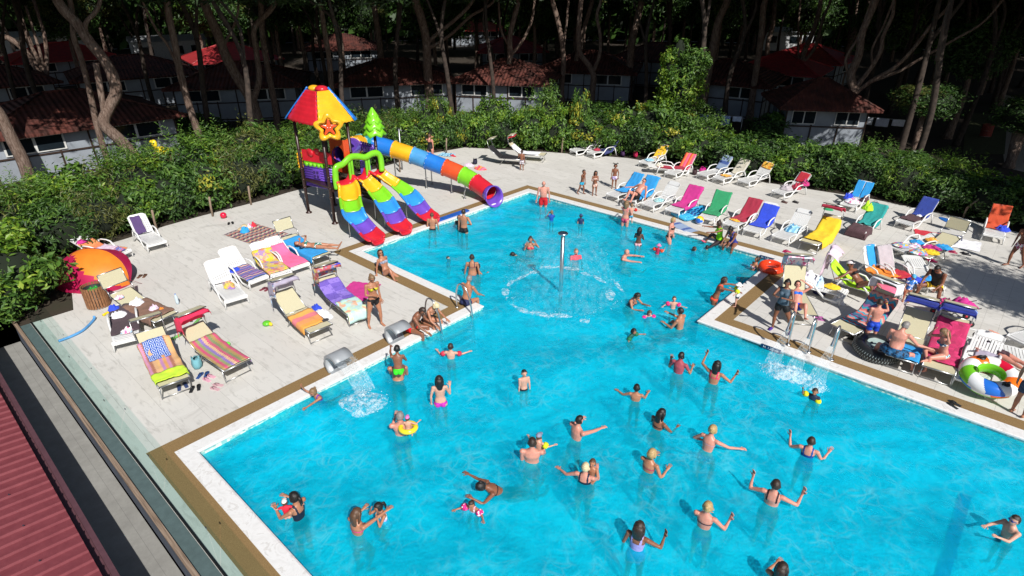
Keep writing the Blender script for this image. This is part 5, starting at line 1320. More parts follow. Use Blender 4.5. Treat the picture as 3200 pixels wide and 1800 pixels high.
    for P in (S1, S2, S3):
        Q = smooth_path([pt(p) for p in P], 6); k = len(Q); cuts = [0, 7, 17, 25, 33, 40, k-1]; ms = [RED, YEL, GRN, SKY, PUR, RED]
        for c in range(6):
            m = MB(); rows = []
            for i in range(cuts[c], cuts[c+1]+1):
                tn = (Q[min(i+1, k-1)]-Q[max(i-1, 0)]).normalized(); sd = Vector((-tn.y, tn.x, 0)).normalized(); un = sd.cross(tn)*-1
                un = un if un.z > 0 else -un; row = []
                tip = max(0, (i-(k-7))/6); w = .35*(1-.28*tip**2); lip = .20 if c else .20
                if c == 0: lip = .20+.10*(1-i/7)
                lip *= 1-.45*tip
                g = .004*(c % 2)
                for (a, b) in ((-1.12, .80), (-1.14, .95), (-1.06, 1.04), (-.98, .96), (-.90, .55), (-.66, .16), (-.3, .02), (0, 0), (.3, .02), (.66, .16), (.90, .55), (.98, .96), (1.06, 1.04), (1.14, .95), (1.12, .80)):
                    row.append(Q[i]+sd*(a*(w+g))+un*(b*(lip+g)-.0))
                rows.append(row)
            m.grid(rows)
            if c == 5:   # closing lip at the bottom of the slide
                r = rows[-1]; m.add([r[i] for i in range(2, 13)]+[r[i]-Vector((0, 0, .10))+(Q[-1]-Q[-2]).normalized()*.05 for i in range(2, 13)], [(i, i+1, 12+i, 11+i) for i in range(10)], 0, True)
            o = part('slide_section', m, ms[c]); solidify(o, .03, -1)
    for (x, y, h, top) in ((-7.6, 8.95, .62, 0), (-7.35, 10.42, .55, 1), (-8.35, 10.7, .95, 0), (-7.6, 11.7, .62, 0)):
        m = MB(); m.tube([pt((x, y, 0)), pt((x, y, h)), pt((x+.03, y+.08, h+.06))], .028, 8); m.lathe([(.075, .0), (.075, .012), (.03, .02)], pt((x, y, 0)), 12); part('slide_support', m, GALV)
    # tube slide
    TP = [(-10.3, 10.7, 2.32), (-11.0, 11.3, 2.32), (-12.1, 12.1, 2.30), (-12.62, 12.75, 2.25), (-12.2, 13.3, 2.15), (-11.32, 13.72, 1.98), (-10.62, 14.06, 1.80), (-10.0, 14.42, 1.60), (-9.4, 14.77, 1.38), (-8.6, 15.16, 1.12), (-7.8, 15.42, .86), (-7.0, 15.48, .58), (-6.5, 15.45, .42)]
    TP = [(-10.3, 10.65, 2.34), (-10.75, 11.3, 2.34), (-11.35, 12.0, 2.32), (-11.75, 12.65, 2.27), (-11.85, 13.2, 2.17), (-11.32, 13.68, 1.98), (-10.62, 14.05, 1.80), (-10.0, 14.42, 1.60), (-9.4, 14.77, 1.38), (-8.6, 15.16, 1.12), (-7.8, 15.42, .86), (-7.0, 15.48, .58), (-6.5, 15.45, .42)]
    Q = smooth_path([pt(p) for p in TP], 6); k = len(Q); R0 = .375
    secs = [(0, 12, PUR), (12, 18, YEL), (18, 25, TEAL), (25, 33, BLU), (33, 40, YEL), (40, 46, MBLU), (46, 52, BLU), (52, 58, ORG), (58, 63, GRN), (63, k-1, RED)]
    for j, (a, b, mm) in enumerate(secs):
        m = MB(); m.tube(Q[a:b+1], R0+.002*(j % 2), 24, cap=False)
        if j:   # flange ring
            tn = (Q[a+1]-Q[a]).normalized(); m.tube([Q[a]-tn*.03, Q[a]-tn*.028, Q[a]+tn*.028, Q[a]+tn*.03], [R0, R0+.035, R0+.035, R0], 24, cap=False)
        part('tube_section', m, mm)
        if j:
            bm_ = MB(); tn = (Q[a+1]-Q[a]).normalized(); s_ = tn.cross(Vector((0, 0, 1))).normalized(); u_ = s_.cross(tn)
            for q in range(12): bm_.ball(Q[a]+(s_*math.cos(q*PI/6)+u_*math.sin(q*PI/6))*(R0+.038), .013, 6)
            part('flange_bolts', bm_, mat('white_dot', (.9, .9, .9), .3))
    # purple flared mouth
    e = Q[-1]; tn = Vector((.97, -.18, -.22)).normalized(); s_ = tn.cross(Vector((0, 0, 1))).normalized(); u_ = s_.cross(tn); rows = []
    for (dd, r, lip) in ((0, R0+.01, 0), (.1, R0+.02, .1), (.25, R0+.05, .5), (.40, R0+.09, 1.0)):
        row = []
        for i in range(29):
            a = 2*PI*i/28; up_ = math.sin(a); row.append(e+tn*(dd*(1-.0*up_)+(-.42*lip*(up_+1)/2+.22*lip))+s_*math.cos(a)*r+u_*up_*r*(1 if up_ > 0 else .86))
        rows.append(row)
    m = MB(); m.grid(rows); o = part('tube_mouth', m, PUR); solidify(o, .035, 1)
    for (x, y, h, b) in ((-11.81, 14.44, 1.62, .35), (-10.13, 14.92, 1.12, .25), (-10.32, 15.43, 1.12, -.2), (-8.7, 15.22, .72, .2), (-8.3, 15.7, .66, -.1), (-7.67, 15.05, .35, .1)):
        m = MB(); m.tube(smooth_path([pt((x, y, 0)), pt((x, y, h*.6)), pt((x, y, h-.08)), pt((x+.06, y-b*.2, h+.03)), pt((x+.12, y-b*.6, h+.08))], 3), .030, 8); m.lathe([(.075, .0), (.075, .012), (.03, .02)], pt((x, y, 0)), 12); part('tube_support', m, GALV)
build_tower()

# ---------------------------------------------------------------- things in and around the water
FOAM = N('white_foam'); _v = FOAM.coord('Object'); _f = FOAM.noise(_v, 9, 6, .75)
FOAM.base((.85, .93, .97), .6); FOAM.b.inputs['Alpha'].default_value = 1
_t = FOAM.node('ShaderNodeBsdfTransparent'); _m = FOAM.node('ShaderNodeMixShader')
FOAM.link(FOAM.ramp(_f, [(.42, 0), (.66, .62)]), _m.inputs[0]); FOAM.link(_t.outputs[0], _m.inputs[1]); FOAM.link(FOAM.b.outputs[0], _m.inputs[2]); FOAM.link(_m.outputs[0], FOAM.out.inputs[0]); FOAM = FOAM.m
def spray_mat(name, lo, hi, sc, dens, col=(.85, .95, 1.0), stretch=(1, 1, 1)):
    n = N(name); v = n.coord('Object', stretch); f = n.noise(v, sc, 5, .8); n.base(col, .35)
    t = n.node('ShaderNodeBsdfTransparent'); m = n.node('ShaderNodeMixShader'); n.link(n.ramp(f, [(lo, 0), (hi, dens)]), m.inputs[0]); n.link(t.outputs[0], m.inputs[1]); n.link(n.b.outputs[0], m.inputs[2]); n.link(m.outputs[0], n.out.inputs[0]); return n.m
VEIL = spray_mat('water_veil', .45, .82, 5, .13, stretch=(1, 1, .6)); JET = spray_mat('water_jet', .40, .75, 26, .50, stretch=(1, 1, .12)); DROPS = spray_mat('white_droplets', 0, .1, 5, .9)
def foam_patch(p, rx, ry, label, rz=0, seed=0, h=.10, nd=90):
    mb = MB(); rows = []; n = 30
    for i in range(n+1):
        row = []
        for j in range(n+1):
            u, v = i/n*2-1, j/n*2-1; q = math.hypot(u, v); ed = 1+.35*noise.noise(Vector((math.atan2(v, u)*1.1, seed, 0))); k = 1/max(1, q)
            f = max(0, 1-min(1, q)**2)
            z = h*f*(.4+1.2*abs(noise.noise(Vector((u*2.5, v*2.5, seed))))+.6*abs(noise.noise(Vector((u*7, v*7, seed)))))
            row.append((u*k*rx*ed, v*k*ry*ed, z+.012))
        rows.append(row)
    mb.grid(rows)
    r = random.Random(seed)
    for _ in range(nd):
        a, d = r.uniform(0, 6.28), r.random()**.6*1.25; s = r.uniform(.004, .010)
        mb.ball((math.cos(a)*rx*d, math.sin(a)*ry*d, r.uniform(.02, .30)*(1.2-d)), s, 5, 1)
    o = mb.build('foam', [FOAM, DROPS]); o.location = (p.x, p.y, WZ); o.rotation_euler = (0, 0, rz); tag(o, label, 'foam'); return o
def build_fountain():
    b = G(1752, 912, WZ); t = thing('mushroom_fountain', 'steel post fountain throwing a bell-shaped veil of water in the shallow end', 'fountain', (b.x, b.y, floor_z(b.x, b.y)))
    z0 = t.location.z; H0 = 1.98
    m = MB(); m.tube([(0, 0, 0), (0, 0, WZ-z0+H0-.06)], .060, 18); m.build('post', STEEL, t)
    m = MB(); m.lathe([(.02, -.08), (.07, -.06), (.13, -.03), (.155, 0), (.155, .025), (.13, .04), (0.01, .045)], (0, 0, WZ-z0+H0), 24); m.build('nozzle_cap', STEEL, t)
    m = MB(); R_ = 1.65; prof = [(.24, H0), (.5, H0+.02), (.8, H0-.08), (1.1, H0-.34), (1.35, H0-.72), (1.52, H0-1.15), (1.62, H0-1.6), (1.68, .0)]
    m.lathe([(r, z+WZ-z0) for r, z in prof], (0, 0, 0), 48); o = m.build('water_veil', VEIL, t)
    r = random.Random(3); m = MB()
    for _ in range(420):
        a = r.uniform(0, 6.28); z = r.random()**1.4*1.7; rad = 1.70*math.sqrt(max(0.05, 1-(z/2.05)**2))*r.uniform(.92, 1.12)
        m.ball((math.cos(a)*rad, math.sin(a)*rad, z+WZ-z0), r.uniform(.003, .008), 4)
    m.build('falling_drops', DROPS, t)
    for i in range(17):
        a = 2*PI*i/17+.2; rf = random.Random(i); rr = rf.uniform(1.5, 1.95); q = Vector((b.x+rr*math.cos(a), b.y+rr*math.sin(a), 0))
        foam_patch(q, rf.uniform(.15, .42), rf.uniform(.06, .16), 'ring of white splashes where the bell of the mushroom fountain falls', a+PI/2, 20+i, .006, 9)['group'] = 'splashes of the mushroom fountain'
build_fountain()
SATIN = mat('satin_steel', (.36, .38, .40), .42, .15, 2, metal=.2)
def waterfall(px, py, label, flow):
    """C-shaped sheet-steel water spout standing on the ochre strip"""
    p = G(px, py); t = thing('waterfall_spout', label, 'water spout', (p.x+.05, p.y, 0), 0); t.scale = (.80, .78, .82)
    m = MB(); w = .33; prof = [(.05, .0), (-.06, .10), (-.13, .25), (-.13, .42), (-.06, .57), (.08, .66), (.24, .68), (.40, .64), (.52, .55)]
    # local x towards the water, y along the edge
    P = smooth_path([(x, 0, z) for x, z in prof], 4)
    m.grid([[(q.x, y, q.z) for y in (-w, -w*.3, w*.3, w)] for q in P]); o = m.build('spout_sheet', SATIN, t); solidify(o, .012)
    inner = [(q.x+.05, q.z-.03) for q in P[4:30]]
    m = MB()
    for s in (-w, w):
        Q = [(q.x, s, q.z) for q in P]; Q2 = [(q.x+.09*(1-i/len(P)), s, q.z-.07*(i/len(P))-.02) for i, q in enumerate(P)]
        m.grid([Q, Q2] if s < 0 else [Q2, Q], 0, False)
    m.box((.02, 0, .012), (.28, .60, .02)); m.build('side_cheek', SATIN, t)
    if flow:
        m = MB(); rows = []
        for k in range(12):
            s = k/11; x = .52+1.05*s; z = .55-.15*s-(.62)*s*s; ww = w*.98
            rows.append([(x+.02*math.sin(y*40), y, z) for y in np.linspace(-ww, ww, 9)])
        m.grid(rows); m.build('water_sheet', JET, t)
        r = random.Random(9); m = MB()
        for _ in range(120):
            s = r.random(); y = r.choice((-1, 1))*w*r.uniform(.85, 1.05) if r.random() < .5 else r.uniform(-w, w); m.ball((.52+1.05*s+r.uniform(-.04, .04), y, .55-.15*s-.62*s*s+r.uniform(-.03, .03)), r.uniform(.003, .007), 4)
        m.build('falling_drops', DROPS, t)
    return t
waterfall(1050, 1150, 'curved steel water spout pouring a sheet of water into the pool', True)
waterfall(1233, 1060, 'dry curved steel water spout beside the standing woman', False)
foam_patch(G(1135, 1262, WZ), .55, .50, 'white foam where the curved spout falls into the pool', .6, 3, .16)
foam_patch(G(2432, 1160, WZ), .42, .36, 'wide white foam under the first water jet at the right edge', .2, 5, .16)
foam_patch(G(2478, 1172, WZ), .42, .36, 'white foam under the second water jet at the right edge', .2, 15, .16)
foam_patch(G(2543, 1208, WZ), .28, .26, 'small white foam beside the child under the third water jet', 0, 7, .12)
def hoop(base_px, label, kind):
    """tall swan-neck pipe standing on the ochre strip, shooting water over the edge"""
    p = G(*base_px); t = thing('water_jet_pipe', label, 'water jet', (p.x, p.y, 0), 0)
    m = MB(); P = smooth_path([(0, 0, 0), (0, 0, .70), (0, -.02, .92), (0, -.14, 1.06), (0, -.27, .98), (0, -.36, .80), (0, -.43, .62)], 5); m.tube(P, [.027]*(len(P)-6)+[.027, .027, .03, .035, .040, .045], 12); m.lathe([(.075, .006), (.075, .02), (.03, .03)], (0, 0, 0), 14); m.build('pipe', STEEL, t)
    m = MB(); rows = []
    for k in range(12):
        s = k/11; y = -.43-.62*s; z = .62-.42*s-(.62+WZ*-1-.42)*s*s; w = .045+.16*s
        rows.append([(x+.01*math.sin(k*3+x*90), y, z) for x in np.linspace(-w, w, 7)])
    m.grid(rows); m.build('water_sheet', JET, t)
    r = random.Random(int(base_px[0])); m = MB()
    for _ in range(70):
        s = r.random(); w = .045+.17*s; m.ball((r.uniform(-w, w), -.43-.62*s+r.uniform(-.05, .05), .62-.42*s-.31*s*s+r.uniform(-.04, .04)), r.uniform(.003, .006), 4)
    m.build('falling_drops', DROPS, t)
hoop((2462, 1077), 'first of three swan-neck water jets at the right pool edge, nearest the inner corner', 0)
hoop((2526, 1100), 'middle one of three swan-neck water jets at the right pool edge', 0)
hoop((2597, 1124), 'third swan-neck water jet, in front of the zigzag towel', 0)
def ladder():
    t = thing('pool_ladder', 'chrome pool ladder with two bent handrails by the inner left corner', 'ladder', (0, 7.2, 0))
    for i, (x0, y) in enumerate(((-.52, 6.65), (-.52, 7.85))):
        m = MB(); P = smooth_path([(x0, y-7.2, 0), (x0, y-7.2, .45), (x0+.10, y-7.2, .78), (x0+.30, y-7.2, .84), (x0+.48, y-7.2, .66), (x0+.62, y-7.2, .2), (x0+.70, y-7.2, -.5), (x0+.72, y-7.2, -1.0)], 5); m.tube(P, .024, 10); m.lathe([(.06, .006), (.06, .02), (.03, .03)], (x0, y-7.2, 0), 12); m.build('handrail', STEEL, t)
    for z in (-.35, -.65, -.9): m = MB(); m.box((.16, 0, z), (.10, 1.16, .03)); m.build('tread', STEEL, t)
ladder()
def text(body, size, p, rot, m, label=None, cat=None, parent=None, name='lettering', ext=.002):
    c = D.curves.new(name, 'FONT'); c.body = body; c.size = size; c.align_x = 'CENTER'; c.align_y = 'CENTER'; c.extrude = ext
    o = D.objects.new(name, c); COL.objects.link(o); o.location = p; o.rotation_euler = rot
    dg = bpy.context.evaluated_depsgraph_get(); me = D.meshes.new_from_object(o.evaluated_get(dg)); D.objects.remove(o)
    o = D.objects.new(name, me); COL.objects.link(o); o.location = p; o.rotation_euler = rot; me.materials.clear(); me.materials.append(m)
    if parent: o.parent = parent
    if label: tag(o, label, cat)
    return o
def depth_sign(x, y, rz, label):
    t = thing('depth_sign', label, 'sign', (x, y, -.035), rz); m = MB(); m.box((0, -.008, 0), (.52, .012, .13)); m.build('plate', mat('navy_tile', (.006, .035, .12), .3), t)
    text('H. 1,20 mt', .095, (0, -.016, 0), (PI/2, 0, 0), mat('white_letters', (.8, .8, .8), .5), parent=t)
p = G(2413, 1083); depth_sign(p.x, Y3-.03, 0, 'navy depth plate reading H. 1,20 mt on the right pool wall')
depth_sign(X2-.25, Y2-.03, 0, 'navy depth plate at the far right corner of the shallow end')
def skimmer():
    p = G(2345, 1072); m = MB(); m.box((p.x, Y3-.004, -.10), (.55, .02, .12)); o = m.build('skimmer_opening', mat('dark_teal_opening', (.01, .12, .14), .3)); tag(o, 'dark skimmer slot in the mosaic wall left of the depth plate', 'skimmer')
skimmer()
def ring_float(p, R_, r, mats, label, cat, tilt=(0, 0, 0), z=None, nseg=48, seg=None, name='swim_ring', flat=1.0):
    mb = MB(); K, L = nseg, (36 if seg else 14); vs = []; 
    for i in range(K):
        a = 2*PI*i/K
        for j in range(L):
            b = 2*PI*j/L; rr = R_+r*math.cos(b); vs.append((rr*math.cos(a), rr*math.sin(a), r*math.sin(b)*flat))
    fs = [(i*L+j, ((i+1) % K)*L+j, ((i+1) % K)*L+(j+1) % L, i*L+(j+1) % L) for i in range(K) for j in range(L)]
    n = len(mb.v); mb.v += vs; mb.f += fs; mb.sm += [True]*len(fs); mb.m += [seg(i/K, j/L) if seg else 0 for i in range(K) for j in range(L)]
    o = mb.build(name, mats); o.location = p; o.rotation_euler = tilt; return tag(o, label, cat)
def build_floats():
    vin = lambda nm, c: mat(nm, c, .22, .04, 2)
    p = G(2408, 846); ring_float((p.x, p.y, .14), .30, .115, [vin('red_vinyl', (.80, .055, .015))], 'orange-red inflatable ring lying on the white coping at the right corner', 'swim ring', (.05, .03, 0))
    o = MB(); o.lathe([(.01, .02), (.18, .03), (.22, .06)], (p.x, p.y, .02), 20); tag(o.build('ring_seat', vin('red_vinyl', (.80, .055, .015))), None) if False else None
    # big multicoloured ring leaning on the lounger
    W_, G_, O_, B_, R2 = vin('white_vinyl', (.80, .80, .80)), vin('lime_vinyl', (.16, .52, .02)), vin('orange_vinyl', (.85, .16, .01)), vin('blue_vinyl', (.02, .15, .60)), vin('crimson_vinyl', (.62, .01, .04))
    def seg(a, b):
        s = a*8; k = int(s) % 8; f = s-int(s)
        if .34 < b < .60: return 1
        if .76 < b < .92: return 1
        tw = (a*5+b*.9) % 1
        return 0 if tw < .5 else (4, 2, 1, 3, 2)[int(a*5+b*.9) % 5]
    p = G(3072, 1222); t = thing('swim_ring', 'large white swim ring with blue, red, orange and green swirls leaning on a lounger', 'swim ring', (p.x, p.y, .42)); t.rotation_euler = (.26, -.06, .35)
    o = ring_float((0, 0, 0), .41, .20, [W_, G_, O_, B_, R2], None, None, nseg=180, seg=seg, name='ring_body'); o.parent = t
    for a in (1.9, 5.2): m = MB(); c = Vector((math.cos(a)*.42, math.sin(a)*.42, .2)); d = Vector((-math.sin(a), math.cos(a), 0)); m.tube([c-d*.10, c-d*.06+Vector((0, 0, .05)), c+d*.06+Vector((0, 0, .05)), c+d*.10], .018, 7); m.lathe([(.08, 0), (.08, .01), (.01, .015)], c-Vector((0, 0, .005)), 12); m.build('handle', RUB, t)
    # tyre-shaped float
    p = G(2735, 1107); t = thing('tyre_float', 'inflatable float shaped like a black car tyre with a silver wheel lying on the deck', 'float', (p.x, p.y, .17)); t.rotation_euler = (.10, .06, .3)
    tm = N('tyre_print'); v = tm.coord('Object'); sx = tm.node('ShaderNodeSeparateXYZ'); tm.link(v, sx.inputs[0])
    tm.base((.015, .017, .018), .35); tm = tm.m
    o = ring_float((0, 0, 0), .40, .17, [tm], None, None, name='tyre_body'); o.parent = t
    m = MB()
    for i in range(52):
        a = 2*PI*i/52
        for j, b in enumerate((-.55, .0, .5)):
            aa = a+(.06 if j % 2 else 0); rr = .40+.174*math.cos(b); c = Vector((rr*math.cos(aa), rr*math.sin(aa), .174*math.sin(b))); n = Vector((math.cos(b)*math.cos(aa), math.cos(b)*math.sin(aa), math.sin(b))); tn = Vector((-math.sin(aa), math.cos(aa), 0)); up_ = n.cross(tn)
            m.add([c+tn*.006+up_*.03+n*.002, c-tn*.006+up_*.03+n*.002, c-tn*.014-up_*.03+n*.002, c-tn*.002-up_*.03+n*.002], [(0, 1, 2, 3)])
    m.build('tread_marks', mat('grey_tread_print', (.35, .42, .42), .4), t)
    m = MB(); m.lathe([(.02, .05), (.12, .06), (.24, .10), (.285, .13)], (0, 0, 0), 30); m.lathe([(.055, .065), (.05, .085), (.01, .09)], (0, 0, 0), 14); m.build('wheel_print', mat('silver_print', (.30, .38, .36), .3), t)
    for i in range(5): a = 2*PI*i/5; m = MB(); m.ball((math.cos(a)*.18, math.sin(a)*.18, .088), (.045, .03, .008), 10, M=Matrix.Rotation(a+PI/2, 3, 'Z')); m.build('wheel_hole', RUB, t)
    # blue air mattress with beach ball behind the magenta lounger
    p = G(2170, 672); t = thing('air_mattress', 'light blue inflatable air mattress with dark blue cups lying between two loungers', 'air mattress', (p.x, p.y, .0), math.radians(-20)); m = MB(); m.box((0, 0, .06), (.78, 1.65, .10))
    m.tube([(-.42, -.85, .09), (-.42, .85, .09)], .08, 10); m.tube([(.42, -.85, .09), (.42, .85, .09)], .08, 10); m.tube([(-.42, .85, .09), (.42, .85, .09)], .08, 10); m.tube([(-.42, -.85, .09), (.42, -.85, .09)], .08, 10)
    for k in range(3): m.tube([(-.3, -.7+.14*k, .11), (.3, -.7+.14*k, .11)], .05, 8)
    m.build('mattress_body', vin('light_blue_vinyl', (.05, .42, .70)), t)
    for i in range(4):
        for j in range(6): m = MB(); m.box((-.27+.18*i+(.04 if j % 2 else 0), -.25+.17*j, .13), (.07, .08, .05)); m.build('cup', vin('deep_blue_vinyl', (.01, .10, .30)), t)
    p = G(2185, 700); mb = MB(); mb.ball((0, 0, 0), .17, 18)
    nf = len(mb.f)
    for i, f in enumerate(mb.f):
        c = sum((Vector(mb.v[k]) for k in f), Vector())/len(f); a = (math.atan2(c.y, c.z)+PI)/(2*PI)*6; mb.m[i] = int(a) % 4
    o = mb.build('beach_ball', [vin('white_vinyl', (.80, .80, .80)), vin('blue_vinyl', (.02, .15, .60)), vin('yellow_vinyl', (.85, .65, .03)), vin('crimson_vinyl', (.62, .01, .04))]); o.location = (p.x, p.y, .17); tag(o, 'striped beach ball beside the light blue air mattress', 'beach ball')
    # noodles
    def noodle(P, m, label, r=.035):
        mb = MB(); mb.tube(smooth_path([G(*q[:2], q[2] if len(q) > 2 else .04) for q in P], 6), r, 10); tag(mb.build('pool_noodle', m), label, 'pool noodle')
    noodle([(183, 1066), (225, 1050), (262, 1030), (292, 1000), (294, 988, .1)], mat('blue_foam', (.09, .30, .60), .6), 'bent blue pool noodle on the deck at the lower left')
    noodle([(322, 985), (350, 970), (385, 955)], mat('yellow_foam', (.85, .60, .01), .6), 'yellow pool noodle beside the canvas lounger')
    noodle([(520, 1065), (560, 1048), (600, 1020), (630, 985)], mat('green_foam', (.16, .42, .10), .6), 'green pool noodle under the hot pink canopy lounger')
    for (px, py, r, c, nm, l, cat) in ((607, 996, .085, (.02, .36, .62), 'ball', 'turquoise ball on the deck near the hot pink canopy', 'ball'), (700, 682, .13, (.62, .01, .05), 'ball', 'red ball at the foot of the left hedge', 'ball'), (835, 1017, .12, (.12, .50, .03), 'inflatable_toy', 'green and yellow inflatable toy lying alone on the left deck', 'toy'), (714, 1080, .06, (.15, .75, .08), 'ball', 'small neon green ball beside the striped towel', 'ball'), (2850, 875, .10, (.60, .08, .03), 'ball', 'red and yellow ball under the clothes-covered lounger', 'ball'), (2843, 850, .07, (.22, .30, .04), 'ball', 'small olive ball under the clothes-covered lounger', 'ball')):
        q = G(px, py); mb = MB(); mb.ball((0, 0, 0), (r, r*1.0, r*(.6 if nm == 'inflatable_toy' else 1)), 14)
        if nm == 'inflatable_toy': mb.ball((.12, .05, 0), (.08, .05, .05), 10, 1)
        o = mb.build(nm, [vin('ball_%d' % px, c), vin('yellow_vinyl', (.85, .65, .03))]); o.location = (q.x, q.y, r*.98 if nm == 'ball' else r*.62); tag(o, l, cat)
build_floats()
# ---------------------------------------------------------------- people
def skin_mat(name, c):
    n = N(name); v = n.coord('Object'); f = n.noise(v, 7, 4, .6)
    n.base(n.ramp(f, [(.3, tuple(x*.86 for x in c)), (.7, tuple(min(1, x*1.1) for x in c))]), .42, spec=.45)
    n.b.inputs['Subsurface Weight'].default_value = .08; n.b.inputs['Subsurface Radius'].default_value = (.02, .006, .003); n.b.inputs['Subsurface Scale'].default_value = .3
    return n.m
SK = {'fair': skin_mat('fair_skin', (.62, .34, .25)), 'pink': skin_mat('sunburnt_skin', (.62, .27, .20)), 'tan': skin_mat('tanned_skin', (.42, .185, .105)), 'brown': skin_mat('brown_skin', (.24, .095, .052)), 'dark': skin_mat('deep_brown_skin', (.13, .055, .035))}
EYE = mat('dark_eyes', (.02, .012, .01), .3); LIP = mat('lips', (.35, .09, .08), .5)
def hair_mat(name, c):
    n = N(name); v = n.coord('Object', (14, 14, 3)); f = n.noise(v, 6, 4, .7); n.base(n.ramp(f, [(.3, tuple(x*.6 for x in c)), (.7, tuple(min(1, x*1.5) for x in c))]), .45); n.bump(f, .6, .01); return n.m
HR = {'black': hair_mat('black_hair', (.012, .009, .008)), 'dk': hair_mat('dark_brown_hair', (.032, .018, .012)), 'br': hair_mat('brown_hair', (.10, .050, .026)), 'bl': hair_mat('blond_hair', (.42, .28, .12)), 'lb': hair_mat('light_brown_hair', (.20, .12, .06)), 'gr': hair_mat('grey_hair', (.22, .20, .19)), 'pb': hair_mat('platinum_hair', (.62, .50, .30))}
FAB = {}
def fab(hexc, kind='plain', hex2='ffffff'):
    k = (hexc, kind, hex2)
    if k not in FAB:
        n = N('swimwear_'+hexc); c = H(hexc)
        if kind == 'print':
            vo = n.node('ShaderNodeTexVoronoi'); vo.inputs['Scale'].default_value = 28; n.link(n.coord('Object'), vo.inputs['Vector']); s = n.node('ShaderNodeSeparateColor'); n.link(vo.outputs['Color'], s.inputs[0])
            col = n.ramp(s.outputs[0], [(0, c), (.5, H(hex2)), (.8, tuple(x*.6 for x in c))], 'CONSTANT')
        else: col = n.ramp(n.noise(n.coord('Object'), 18, 3), [(.3, tuple(x*.8 for x in c)), (.7, c)])
        n.base(col, .7); FAB[k] = n.m
    return FAB[k]
def V3(*a): return Vector(a)
def unit(v): return Vector(v).normalized()
ARMS = {
 'down': ((.16, .02, -1), (.06, .12, -1)), 'fwd': ((.25, .45, -.75), (-.15, 1, .15)), 'reach': ((.1, 1, -.05), (.0, 1, .05)), 'wide': ((.85, .25, -.45), (.6, .7, .1)), 'wideup': ((.85, .25, -.42), (.15, .30, .9)),
 'up': ((.6, .45, .25), (-.05, .45, .9)), 'face': ((.35, .75, -.25), (-.45, .15, .95)), 'hip': ((.55, -.1, -.8), (-.75, .3, -.25)), 'belly': ((.2, .2, -1), (-.75, .75, -.05)), 'side': ((.8, .1, -.5), (.7, .4, -.1)),
 'lean': ((.3, -.35, -.9), (.05, -.15, -1)), 'hold': ((.15, .7, -.55), (-.35, .9, .35)), 'knee': ((.15, .45, -.9), (-.05, .9, -.5)), 'splash': ((.4, .6, -.5), (.25, .95, .25)), 'behind': ((.7, .1, .7), (-.75, -.1, .45)), 'bent': ((.45, .15, -.8), (.1, .85, .55)),
 'out': ((.75, .4, -.42), (.8, .5, -.02)), 'cross': ((.15, .4, -.9), (-.7, .7, .25)), 'flat': ((.35, .1, -.05), (.2, .1, 0)), 'clap': ((.3, .6, -.7), (-.55, .8, .25)),
}
LEGS = {
 'stand': ((.06, .02, -1), (.02, -.04, -1)), 'walk_f': ((.08, .30, -1), (.02, -.05, -1)), 'walk_b': ((.10, -.28, -1), (.02, -.45, -1)), 'spread': ((.28, .05, -1), (.12, -.05, -1)), 'sit': ((.14, 1, -.08), (.02, .05, -1)), 'sitw': ((.45, 1, -.10), (-.05, .10, -1)),
 'bent': ((.12, .55, -.85), (.02, -.45, -.9)), 'tread': ((.2, .75, -.6), (.0, -.5, -.85)), 'out': ((.10, 1, .0), (.02, 1, -.12)), 'kneeup': ((.12, .85, .62), (.05, .55, -.85)), 'cross': ((.35, .9, .1), (-.85, .2, -.35)), 'back': ((.08, -.9, -.25), (.02, -1, -.1)), 'lowout': ((.16, .95, -.35), (.06, .75, -.7)),
}
PEOPLE = []
